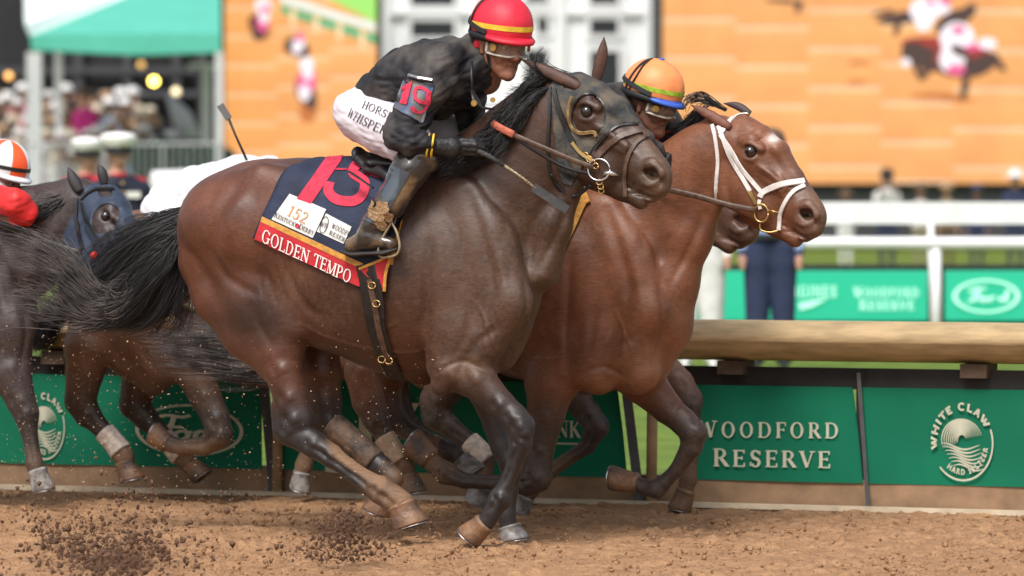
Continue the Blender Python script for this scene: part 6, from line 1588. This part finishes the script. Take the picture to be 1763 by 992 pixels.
# the leader's hood and bridle
hood_poly3 = [(935,160),(962,128),(1000,108),(1045,120),(1085,160),(1112,210),(1130,262),(1085,300),(1040,325),(990,335),(950,290)]
hood_poly = [(946,150),(962,126),(1000,112),(1040,128),(1075,158),(1102,198),(1100,214),(1070,214),(1042,236),(1022,258),(1004,290),(985,322),(965,318),(955,260)]
eyeh = [(1014+27*math.cos(a), 198+34*math.sin(a)) for a in [k*math.pi/12 for k in range(24)]]
earh = [(984+13*math.cos(a), 146+12*math.sin(a)) for a in [k*math.pi/8 for k in range(16)]]
hd1 = shell(T1, S1, hood_poly, [eyeh, earh], .006, 'hood', M_hood, H1)
strap(S1, [(989,168),(981,190),(985,214),(1000,228),(1024,226),(1028,234)], 6, 'eye_cup', mat('dull_yellow_cup', (.34,.22,.09), .5, noise=.5, nscale=50), hd1, off=.007, th=.009)
br_ = H1
strap(S1, [(949,152),(947,200),(944,250),(948,300),(972,330)], 6, 'throat_latch', M_blk, br_, off=.010)
strap(S1, [(955,156),(962,185),(978,225),(990,248)], 10, 'cheek_strap', M_blk, br_, off=.010)
strap(S1, [(988,246),(1004,266),(1022,276)], 7, 'cheek_strap', M_brass, br_, off=.013)
strap(S1, [(1028,272),(1048,250),(1072,234),(1104,225),(1113,238)], 12, 'noseband', M_leath, br_, off=.006, th=.006, fb=0.)
strap(S1, [(1110,236),(1096,245),(1082,270),(1076,310),(1078,338)], 8, 'flash_strap', M_leath, br_, off=.006, th=.004)
strap(S1, [(1098,215),(1066,216),(1042,236),(1024,258)], 4, 'hood_binding', M_blk, hd1, off=.006, th=.003)
strap(S1, [(1014+28*math.cos(a), 198+35*math.sin(a)) for a in [k*math.pi/8 for k in range(17)]], 3, 'eye_binding', M_blk, hd1, off=.007, th=.002)
mb = MB(); c_ = S1.on(1033,292,.012)[0]; mb.tube([c_ + AX*(math.cos(a)*.046) + Vector((0,0,math.sin(a)*.042)) for a in [k*math.pi/12 for k in range(25)]], .0038, 8)
mb.tube([S1.on(1040,298,.01)[0], S1.on(1052,298,.012)[0], S1.on(1070,302,.008)[0]], [.010,.010,.003], 10); mb.build('bit', M_steel, br_, smooth=True)
mb = MB()
for k, (u, v) in enumerate(((1010,268),(1016,274),(1022,280),(1028,286),(1034,312),(1036,318),(1038,324))): 
    p = S1.on(u, v, .014)[0]; mb.tube([p + AX*(math.cos(a)*.012) + Vector((0,0,math.sin(a)*.011)) for a in [q*math.pi/5 for q in range(11)]], .0028, 5)
mb.build('curb_chain', M_brass, br_, smooth=True)
def rein(pts, rad, m, name, parent, flat=.35): mb = MB(); mb.tube([pt(*p) for p in cr(pts, 6)], rad, 8, flat=flat, upv=NX); return mb.build(name, m, parent, smooth=True)
rein([(848,212,.14),(860,220,.16),(884,232,.17)], .015, M_salmon, 'rein_grip', br_)
rein([(884,232,.17),(930,252,.17),(985,275,.15),(1022,288,.13)], .010, M_leath, 'rein', br_)
rein([(790,262,.15),(820,238,.12),(848,212,.14)], .010, M_blk, 'rein', br_)
rein([(884,236,.165),(925,262,.15),(972,288,.13),(1018,300,.11)], .007, M_blk, 'rein', br_)
rein([(848,225,-.12),(900,240,-.12),(960,265,-.1),(1010,300,-.08)], .010, M_blk, 'rein', br_)
rein([(948,300,.1),(965,328,.05),(990,338,.03),(1018,318,.05)], .008, M_blk, 'curb_strap', br_)

# white bridle on the reddish bay
wb = H2
S_ = lambda path, w_, nm, m=M_wleath, off=.006, th=.005, fb=-.95: strap(S2, path, w_, nm, m, wb, off=off, th=th, fb=fb)
S_([(1290,191),(1272,196),(1255,212),(1240,232)], 9, 'headpiece'); S_([(1227,216),(1233,245),(1236,290),(1233,342)], 7, 'throat_latch'); S_([(1237,218),(1246,240),(1258,270),(1275,300),(1292,330)], 8, 'cheek_strap')
S_([(1240,232),(1262,262),(1284,298),(1310,330)], 8, 'noseband_strap'); S_([(1309,340),(1316,330),(1344,318),(1384,312)], 11, 'noseband'); S_([(1309,344),(1308,352),(1310,360)], 7, 'noseband_end')
S_([(1385,320),(1366,330),(1352,350),(1344,372),(1342,396)], 8, 'flash_strap'); S_([(1290,328),(1298,342),(1303,352)], 8, 'cheek_end', M_brass)
mb = MB(); c_ = S2.on(1312,366,.014, -.95)[0]
mb.tube([c_ + AX*(math.cos(a)*.030) + Vector((0,0,math.sin(a)*.036)) for a in [k*math.pi/12 for k in range(25)]], .004, 8)
mb.tube([pt(1322,362,-.84), pt(1340,366,-.84)], .004, 6); mb.tube([pt(*p) for p in cr([(1308,385,-.85),(1310,396,-.85),(1325,400,-.85),(1340,397,-.86)], 5)], .004, 6); mb.build('bit', M_brass, wb, smooth=True)
def rein2(pts, rad, m=M_leath, name='rein'): mb = MB(); mb.tube([pt(*p) for p in cr(pts, 6)], rad, 8, flat=.35, upv=NX); return mb.build(name, m, wb, smooth=True)
rein2([(1120,318,-.80),(1150,326,-.79),(1200,338,-.79),(1250,352,-.80),(1300,362,-.83)], .012)
rein2([(1128,270,-.9),(1122,300,-.84),(1120,318,-.80)], .012); rein2([(1148,268,-1.0),(1200,300,-1.12),(1260,340,-1.1),(1300,370,-1.05)], .010)
# cloths and saddles of the others
cl2, SC2 = radial_cloth(T2, S2, interp([(700,455),(780,490),(860,520),(930,510),(955,480)], 26), interp([(822,302),(900,305),(1000,305)], 26), 'saddle_cloth', M_gld, None, base=pt(900,330,-.95), label='tan-edged dark cloth on the reddish bay, almost wholly hidden behind the leader', cat='saddle cloth')
strap(S2, [(1015,340),(1000,352),(975,400),(950,450)], 26, 'border', M_gld, cl2, off=.014, fb=-.7)
T4.sim((308,272), (118,365), (928,500), (650,535))
cl4, SC4 = radial_cloth(T4, S4, interp([tuple(T4.tp(*p)) for p in [(470,440),(560,480),(650,510),(700,450)]], 22), interp([tuple(T4.tp(*p)) for p in [(556,274),(640,276),(740,278)]], 22), 'saddle_cloth', M_limec, None, base=pt(300,420,-1.95), label='lime green and white cloth glimpsed through the leader\'s black tail', cat='saddle cloth', off=.02)
strap(SC4, [tuple(T4.tp(*p)) for p in [(500,440),(570,470),(650,495)]], 26, 'white_band', M_wht, cl4, off=.006, fb=-1.7)

# blue hood and black bridle of the horse at the left edge
T3.sim((1009,192), (181,372), (1117,300), (212,486))
u3, v3 = None, None
hp3_ = [(128,332),(150,318),(178,318),(205,340),(228,380),(240,430),(228,470),(190,470),(150,440),(130,400),(122,360)]
ey3 = [(182+19*math.cos(a), 372+24*math.sin(a)) for a in [k*math.pi/12 for k in range(24)]]
er3 = [(150+13*math.cos(a), 333+9*math.sin(a)) for a in [k*math.pi/8 for k in range(16)]]
hd3 = shell(T3, S3, hood_poly3, [eyeh, earh], .007, 'hood', M_bhood, H3)
S_3 = lambda path, w_, nm, m=M_blk, off=.012, par=None: strap(S3, path, w_, nm, m, H3, off=off, th=.006, fb=-1.1)
S_3([(140,344),(155,334),(172,328),(195,329)], 6, 'browband'); S_3([(132,342),(132,372),(138,400),(145,430)], 8, 'cheek_strap'); S_3([(142,350),(152,375),(165,400),(178,425)], 5, 'cheek_strap')
rein3 = MB(); rein3.tube([pt(*p) for p in cr([(-10,382,-1.0),(40,398,-1.0),(90,420,-1.0),(140,436,-1.02)], 6)], .013, 8, flat=.4, upv=NX); rein3.build('rein', M_blk, H3, smooth=True)
mb = MB(); mb.sphere(pt(162,440,-1.02), .018); mb.build('rosette', M_reds, H3, smooth=True)
# bandages
M_band = mat('dusty_leg_bandage', (.50,.36,.24), .85, noise=.35, nscale=30, bump=.6, bscale=50); M_bandw = mat('white_leg_bandage', (.70,.60,.52), .85, noise=.4, nscale=40, bump=.6, bscale=50); M_bandd = mat('black_leg_wrap', (.045,.033,.028), .7, col2=(.16,.095,.06), nscale=22, bump=.8, bscale=40)
def bandage(T, pts, t, m, parent):
    mb = MB(); P = []; rr = []
    c_ = cr([(u, v, r) for u, v, r in pts], 8)
    for i, (u, v, r) in enumerate(c_): p = pt(u, v, T.t0+t); P.append(p); rr.append(r*p.y/F*(1.0+.02*(i % 2)))
    mb.tube(P, rr, 20); return mb.build('leg_bandage', m, parent, smooth=True)
bandage(T1, [(572,732,24),(596,751,23),(622,772,22.5),(645,795,22)], -.14, M_bandd, H1)
bandage(T5, [(808,760,19),(824,775,19),(840,793,19)], .14, M_bandw, H5)
bandage(T4, [(180,744,19),(196,762,19),(208,778,20)], .13, M_bandw, H4); bandage(T4, [(282,752,18),(298,770,19),(312,786,20)], -.13, M_bandw, H4)
bandage(T2, [(662,752,19),(674,772,19),(688,795,20)], .14, M_band, H2)
# ---------------------------------------------------------------- onlookers
def figure_mesh(pose=0):
    """a standing person as one smooth body; returns vertices (x right, y depth, z up), faces and a zone per face"""
    S = SDF()
    g = lambda a, b, ra, rb, k=1., bl=.03: S.seg(a, b, ra, rb, k, k, bl)
    g((0,0,1.66), (0,-.01,1.70), .085, .09, 1.08); g((0,-.03,1.60), (0,-.03,1.62), .055, .06); g((0,.0,1.48), (0,0,1.56), .055, .055)
    g((0,-.1,1.645), (0,-.105,1.63), .016, .014, 1., .02)
    for s in (1, -1):
        g((.05*s,0,1.40), (.17*s,0,1.38), .085, .07, .9); g((.10*s,0,1.30), (.085*s,0,1.0), .11, .10, .9); g((.09*s,0,.95), (.095*s,0,.88), .11, .10)
        g((.095*s,0,.86), (.10*s,-.01,.48), .09, .058); g((.10*s,-.01,.48), (.10*s,.02,.10), .056, .038); g((.10*s,.02,.05), (.11*s,-.10,.035), .04, .032)
        if pose == 0: g((.19*s,0,1.36), (.235*s,.02,1.08), .055, .044); g((.235*s,.02,1.08), (.22*s,-.07,.86), .042, .032); g((.22*s,-.07,.84), (.215*s,-.09,.77), .034, .026)
        elif pose == 1: g((.19*s,0,1.36), (.25*s,-.10,1.16), .055, .044); g((.25*s,-.10,1.16), (.08*s,-.22,1.56), .042, .030); g((.08*s,-.22,1.57), (.06*s,-.23,1.62), .034, .028)
        else: g((.19*s,0,1.36), (.24*s,-.05,1.10), .055, .044); g((.24*s,-.05,1.10), (.06*s,-.22,1.18), .042, .030); g((.06*s,-.22,1.18), (.0*s,-.24,1.2), .034, .028)
    V, Fa = S.mesh(.022); V = vsmooth(V, Fa, 2)
    c_ = V[Fa].mean(1); z = np.where(c_[:,2] > 1.5, 0, np.where(c_[:,2] > .92, 1, np.where(c_[:,2] > .09, 2, 3)))
    hnd = (np.abs(c_[:,0]) < .5) & (((pose == 0) & (c_[:,2] < .87) & (np.abs(c_[:,0]) > .185)) | ((pose == 1) & (c_[:,1] < -.19)) | ((pose == 2) & (c_[:,1] < -.2)))
    z[hnd] = 0
    return V, Fa[:, ::-1], z
FIG = [figure_mesh(k) for k in (0, 1, 2)]
SKN = [skin_mat('onlooker_skin_fair', (.50,.28,.20)), skin_mat('onlooker_skin_tan', (.36,.18,.11)), skin_mat('onlooker_skin_dark', (.12,.06,.04))]
CLO = {}
def clo(name, c_): 
    if name not in CLO: CLO[name] = mat(name.replace(' ', '_')+'_clothing', c_, .8, noise=.2, nscale=10, bump=.4, bscale=16)
    return CLO[name]
COLS = {'white': (.72,.71,.70), 'cream': (.62,.54,.42), 'navy': (.02,.03,.08), 'black': (.02,.02,.022), 'pale blue': (.30,.42,.62), 'tan': (.38,.24,.13), 'grey': (.22,.22,.23), 'pink': (.60,.22,.28), 'magenta': (.55,.03,.22), 'brown': (.12,.07,.04), 'khaki': (.28,.24,.15), 'red': (.5,.03,.03), 'rose': (.45,.24,.24)}
def hat(kind, m, parent, B, yaw, h=1.0, band=None):
    mb = MB(); c_ = B + Vector((0,0,1.735*h)); n = 22
    def ring(r_, z_, k=1.12): return [c_ + Vector((math.cos(a)*r_, math.sin(a)*r_*k, z_)) for a in [2*math.pi*i/n for i in range(n)]]
    if kind == 'wide hat': pr = [(.23,-.01),(.225,.0),(.115,.01),(.105,.09),(.08,.115),(0.01,.12)]
    elif kind == 'cap': pr = [(.10,-.02),(.108,.0),(.10,.05),(.07,.085),(.01,.1)]
    else: pr = [(.12,-.03),(.118,.03),(.10,.08),(.06,.11),(.01,.12)]
    vs = [q for r_, z_ in pr for q in ring(r_, z_)]; fs = [(j*n+i, j*n+(i+1) % n, (j+1)*n+(i+1) % n, (j+1)*n+i) for j in range(len(pr)-1) for i in range(n)] + [tuple(range(n))[::-1]]
    mb.add(vs, fs)
    if kind == 'cap': mb.box(c_ + Vector((0,-.15,-.005)), .13, .12, .015)
    return mb.build({'wide hat': 'hat', 'cap': 'cap'}.get(kind, 'hair'), m, parent, smooth=True)
def onlooker(x, y, z0, pose, skin, top, bot, hatk, hatc, label, group, yaw=0, h=1.0, cat='spectator'):
    V, Fa, zn = FIG[pose]; cs, sn = math.cos(yaw), math.sin(yaw)
    W = np.c_[V[:,0]*cs - V[:,1]*sn, V[:,0]*sn + V[:,1]*cs, V[:,2]]*h; B = Vector((x, y, z0)); W = W + np.array(B)
    o = put('person', W, Fa.copy(), [SKN[skin], clo(top, COLS[top]), clo(bot, COLS[bot]), M_black], None, base=B, midx=zn); tag(o, label, cat, group)
    if hatk: hat(hatk, clo(hatc, COLS[hatc]) , o, B, yaw, h)
    return o
rc = random.Random(11); tops = ['white','cream','navy','white','pink','black','tan','pale blue','grey','rose','white','brown','cream','black']; used = {}
for row in range(5):
    n_in = (13, 14, 13, 13, 12)[row]
    for k in range(n_in):
        u = -30 + (350 - 40*row*.4)*(k + .5*(row % 2) + rc.uniform(-.2,.2))/n_in
        D = 88.9 + row*2.2; tp = rc.choice(tops); hk = rc.choice(['wide hat','cap','hair','hair','wide hat']); hc = rc.choice(['white','cream','tan','white']) if hk != 'hair' else rc.choice(['brown','black','tan'])
        bot = rc.choice(['navy','khaki','black','white']); p = pd(u, 300, D); hgt = rc.uniform(.93, 1.05)
        where = ('front row', 'second row', 'third row', 'fourth row', 'back row')[row]
        side = 'left of the pole' if u < 45 else ('right of the pole' if u < 130 else ('below the lamp' if u > 235 else 'mid stand'))
        hd_ = {'wide hat': 'a %s wide hat' % hc, 'cap': 'a %s cap' % hc, 'hair': '%s hair' % {'tan': 'fair'}.get(hc, hc)}[hk]
        lab = 'spectator in %s with %s, %s, %s' % (tp, hd_, where, side)
        while lab in used: tp = rc.choice(tops); lab = 'spectator in %s with %s, %s, %s' % (tp, hd_, where, side)
        used[lab] = 1
        onlooker(p.x, D, .3 + .28*row - .0, rc.choice([0,1,2,2]), rc.choice([0,0,0,1,1,2]), tp, bot, hk, hc, lab if used[lab] == 1 else lab, 'spectators in the stand', yaw=rc.uniform(-.5,.7), h=hgt)
p = pd(138, 300, 91.0); onlooker(p.x, 92.2, 1.3, 0, 0, 'magenta', 'black', 'hair', 'brown', 'spectator in bright magenta standing head and shoulders above the crowd', 'spectators in the stand')
# photographers and guests beyond the white fence at the right
for i, (u, vt, tp, bt, hk, hc, ps, lb) in enumerate(((1527,290,'white','navy','hair','black',1,'photographer in white raising a camera to the face beside the dark wall'), (1585,316,'white','khaki','hair','brown',2,'person in a white shirt half hidden by the fence, right of the photographer'),
        (1630,314,'khaki','brown','hair','tan',0,'person in khaki standing third from the left behind the fence'), (1682,316,'navy','navy','cap','navy',0,'person in navy with a navy cap standing against the dark wall'), (1748,292,'navy','navy','wide hat','white',2,'person with a white hat and dark jacket at the right edge behind the fence'),
        (1456,330,'white','white','hair','brown',2,'crouching guest in pale clothes low behind the fence, left of the photographer'))):
    D = 84; p = pd(u, 400, D); zt = pd(u, vt, D).z; h_ = min(1.05, zt/1.86) if zt > 1.3 else zt/1.86
    onlooker(p.x, D, 0, ps, 0 if i != 3 else 1, tp, bt, hk, hc, lb, 'people beyond the white fence', yaw=rc.uniform(-.2,.3), h=max(.7, h_), cat='person')
mb = MB(); p = pd(1527, 308, 83.6); mb.box(p, .16, .12, .11); mb.tube([p, p + Vector((0,-.22,0))], .05, 10); mb.tube([p+Vector((.0,-.2,0)), p + Vector((0,-.26,0))], .065, 10); tag(mb.build('camera', M_black), 'black camera with a long lens held up by the photographer in white', 'camera')
# the two people whose legs show under the horses' necks
V, Fa, zn = FIG[0]
def near_person(u, top, bot, label, h=1.0, D=39., yaw=0., boots=None):
    p = pd(u, 630, D); B = Vector((p.x, D, 0)); W = V*h + np.array(B)
    o = put('person', W, Fa.copy(), [SKN[0], clo(top, COLS[top]), clo(bot, COLS[bot]), clo(boots or 'black', COLS[boots or 'black'])], None, base=B, midx=zn); tag(o, label, 'person', 'people on the lawn behind the rail'); hat('hair', clo('brown', COLS['brown']), o, B, 0, h)
    m2_ = MB(); m2_.tube([B + Vector((0,0,1.0*h)), B + Vector((0,0,1.04*h))], .2, 20, flat=.75); m2_.build('belt', M_black, o)
    tr = SDF()
    for s in (1, -1): tr.seg((.085*s,0,.95), (.095*s,0,.82), .125, .118, 1, 1, .03); tr.seg((.095*s,0,.82), (.105*s,0,.10), .112, .075, 1, 1, .02)
    Vt, Ft = tr.mesh(.02); put('trousers', Vt*h + np.array(B), Ft[:, ::-1].copy(), clo(bot, COLS[bot]), o)
near_person(1326, 'pale blue', 'navy', 'person in a pale blue shirt and navy trousers standing behind the bay\'s muzzle'); near_person(1203, 'white', 'white', 'person all in white with white shoes, behind the bay\'s neck', boots='white')
# two uniformed men at the left
M_tunic = mat('dark_navy_tunic', (.012,.015,.035), .75, noise=.3, nscale=10, bump=.4, bscale=14); M_piping = mat('scarlet_piping', (.5,.015,.03), .7)
def officer(u, v, D, label, yaw):
    S = SDF(); g = lambda a, b, ra, rb, k=1., bl=.02: S.seg(a, b, ra, rb, k, k, bl)
    g((0,0,1.66), (0,-.01,1.69), .078, .085, 1.1); g((0,-.045,1.60), (0,-.045,1.64), .052, .058); g((0,0,1.46), (0,0,1.57), .06, .06); g((0,-.105,1.655), (0,-.122,1.625), .010, .014)
    for s in (1, -1): g((.083*s,0,1.66), (.083*s,.0,1.63), .016, .010); g((.03*s,-.09,1.615), (.015*s,-.1,1.575), .014, .012)
    for s in (1, -1):
        g((.05*s,0,1.40), (.185*s,0,1.38), .10, .075, .9, .04); g((.11*s,0,1.30), (.09*s,0,1.0), .12, .11, .9, .04); g((.21*s,0,1.36), (.26*s,.02,1.08), .066, .052); g((.26*s,.02,1.08), (.24*s,-.06,.86), .05, .038)
        g((.24*s,-.07,.84), (.235*s,-.09,.77), .036, .026); g((.09*s,0,.95), (.10*s,0,.5), .115, .075); g((.10*s,0,.5), (.10*s,.02,.08), .072, .05); g((.10*s,.02,.05), (.11*s,-.10,.035), .045, .036)
    Vo, Fo = S.mesh(.012); Vo = vsmooth(Vo, Fo, 1); c_ = Vo[Fo].mean(1); z = np.where(c_[:,2] > 1.485, 0, 1); z[(c_[:,2] < .85) & (np.abs(c_[:,0]) > .19)] = 0; z[(c_[:,2] < .95) & (np.abs(c_[:,0]) < .19)] = 2
    cs, sn = math.cos(yaw), math.sin(yaw); rot = lambda q: np.c_[q[:,0]*cs - q[:,1]*sn, q[:,0]*sn + q[:,1]*cs, q[:,2]]
    p = pd(u, v, D); B = Vector((p.x, D, 0)); sc = (p.z)/1.80; W = rot(Vo)*sc + np.array(B)
    o = put('person', W, Fo[:, ::-1].copy(), [SKN[0], M_tunic, clo('pale blue', COLS['pale blue'])], None, base=B, midx=z); tag(o, label, 'officer', 'uniformed men at the left')
    r1 = lambda x, y, z_: Vector(rot(np.array([[x, y, z_]]))[0].tolist())*sc + B
    mb = MB(); n = 28
    pr = [(.098,1.675,1.15,0),(.100,1.70,1.15,0),(.128,1.73,1.1,-.008),(.142,1.765,1.05,-.014),(.140,1.795,1.05,-.016),(.09,1.815,1.05,-.02),(.01,1.82,1.05,-.02)]
    vs = [r1(math.cos(2*math.pi*i/n)*a_, math.sin(2*math.pi*i/n)*a_*k+dy, z_) for a_, z_, k, dy in pr for i in range(n)]
    mb.add(vs, [(j*n+i, j*n+(i+1) % n, (j+1)*n+(i+1) % n, (j+1)*n+i) for j in range(len(pr)-1) for i in range(n)]); h_ = mb.build('hat', mat('white_cap_top', (.85,.84,.82), .5), o, smooth=True)
    mb = MB(); vs = []
    for i in range(13): a = R(-160+140*i/12); vs += [r1(math.cos(a)*.098, math.sin(a)*.112, 1.675), r1(math.cos(a)*.112, math.sin(a)*.165, 1.650), r1(math.cos(a)*.112, math.sin(a)*.165, 1.645), r1(math.cos(a)*.098, math.sin(a)*.112, 1.668)]
    mb.add(vs, [(i*4+k, i*4+(k+1) % 4, i*4+4+(k+1) % 4, i*4+4+k) for i in range(12) for k in range(4)]); mb.build('peak', M_black, h_)
    mb = MB(); mb.tube([r1(math.cos(2*math.pi*i/20)*.101, math.sin(2*math.pi*i/20)*.116, 1.690) for i in range(21)], .016*sc, 6); mb.build('hat_band', M_black, h_)
    mb = MB(); mb.sphere(r1(0,-.122,1.715), .020, .01, .022); mb.build('badge', M_brass, h_, smooth=True)
    mb = MB(); mb.tube([r1(math.cos(2*math.pi*i/20)*.066, math.sin(2*math.pi*i/20)*.068, 1.485) for i in range(21)], .016, 6); mb.build('collar', M_piping, o, smooth=True)
    for s in (1, -1):
        mb = MB(); mb.tube([r1(.07*s,-.01,1.475), r1(.22*s,-.005,1.445)], [.03,.035], 8, flat=.5); mb.build('shoulder_board', M_piping, o)
        mb = MB(); q = r1(.285*s,-.035,1.235); mb.sphere(q, .055*sc, .045*sc, .085*sc); mb.build('sleeve_badge', mat('orange_gold_badge', (.80,.30,.10), .7), o, smooth=True)
    mb = MB(); mb.box(r1(.09,-.125,1.33), .11, .02, .05); mb.build('ribbons', M_wht, o); mb = MB()
    for k in range(5): mb.sphere(r1(0,-.128-.004*(k % 2),1.42-.075*k), .014)
    mb.build('buttons', M_brass, o, smooth=True)
officer(203, 232, 40, 'uniformed man in dark tunic and white peaked cap behind the blue-hooded horse', .35)
officer(150, 240, 44, 'second man in a white peaked cap, half hidden behind the other uniformed man', .2)

# ---------------------------------------------------------------- flying dirt
def clods(n, gen, name, label, seed, m):
    rnd = np.random.default_rng(seed); V = []; Fs = []
    ico = bmesh.new(); bmesh.ops.create_icosphere(ico, subdivisions=1, radius=1); iv = np.array([v.co[:] for v in ico.verts]); fi = np.array([[v.index for v in f.verts] for f in ico.faces]); ico.free()
    for k in range(n):
        P, r_ = gen(rnd); jit = rnd.uniform(.55, 1.45, (len(iv), 1)); sc = rnd.uniform(.6, 1.4, 3)
        V.append(iv*jit*sc*r_ + np.array(P)); Fs.append(fi + k*len(iv))
    o = put(name, np.concatenate(V), np.concatenate(Fs), m, None, smooth=False); tag(o, label, 'dirt', None, 'stuff')
M_clod = mat('dark_wet_dirt', (.17,.09,.05), .95, col2=(.07,.035,.02), nscale=30, bump=1, bscale=90)
PL = [(120, 870, 150, 925), (245, 800, 215, 940), (60, 900, 140, 950), (310, 850, 240, 945), (175, 790, 190, 930), (30, 860, 110, 940)]
def g1(r):
    q = r.random(); t = r.normal(.05, .25)
    if q < .42: u, v = r.normal(195, 48), 962 + r.normal(0, 13)
    elif q < .68: u, v = r.normal(190, 85), 935 + r.normal(0, 26)
    elif q < .90:
        a, b, c_, d = PL[r.integers(len(PL))]; f = r.random()**.6; u, v = a+(c_-a)*f + r.normal(0, 10+14*f), b+(d-b)*f + r.normal(0, 9)
    else: u, v = r.uniform(0, 420), r.uniform(820, 985)
    s_ = r.random(); v = min(v, 990); z_ = .004 + min(abs(r.exponential(.05)), .3)
    if v < 900: z_ = .05 + (900-v)*.0016 + r.exponential(.06)
    return ground(u, v, z_), (.0012 + .0105*s_**14)
clods(10000, g1, 'dirt_spray', 'spray of dark dirt clods kicked up at the lower left behind the leader', 3, M_clod)
def g2(r):
    f = r.random(); u = 575 + r.normal(0, 1)*(12+50*(1-f)) + 22*f; v = 965 - f*85 + r.normal(0, 6); return ground(u, v, .01 + (965-v)*.0022 + abs(r.normal(0, .02))), .0011 + .008*r.random()**12
clods(5000, g2, 'dirt_spray', 'small plume of dirt thrown up below the leader\'s hind hooves', 4, M_clod)
def g3(r): return pt(r.uniform(0, 760), r.uniform(560, 930), r.uniform(-1.2, .5)), .0014 + .0022*r.random()**3
clods(1500, g3, 'flying_grit', 'fine pale grit hanging in the air around the legs at the left', 5, mat('pale_grit', (.42,.28,.17), .9))
def g4(r):
    a, t = r.uniform(-4, 4), r.uniform(-2.4, 2.3); z_ = -.012 + r.uniform(0, .02); return fromH(a, t, z_), (.0025 + .008*r.random()**4)
clods(12000, g4, 'loose_clods', 'loose crumbs of dirt lying over the harrowed track', 6, M_dirt)
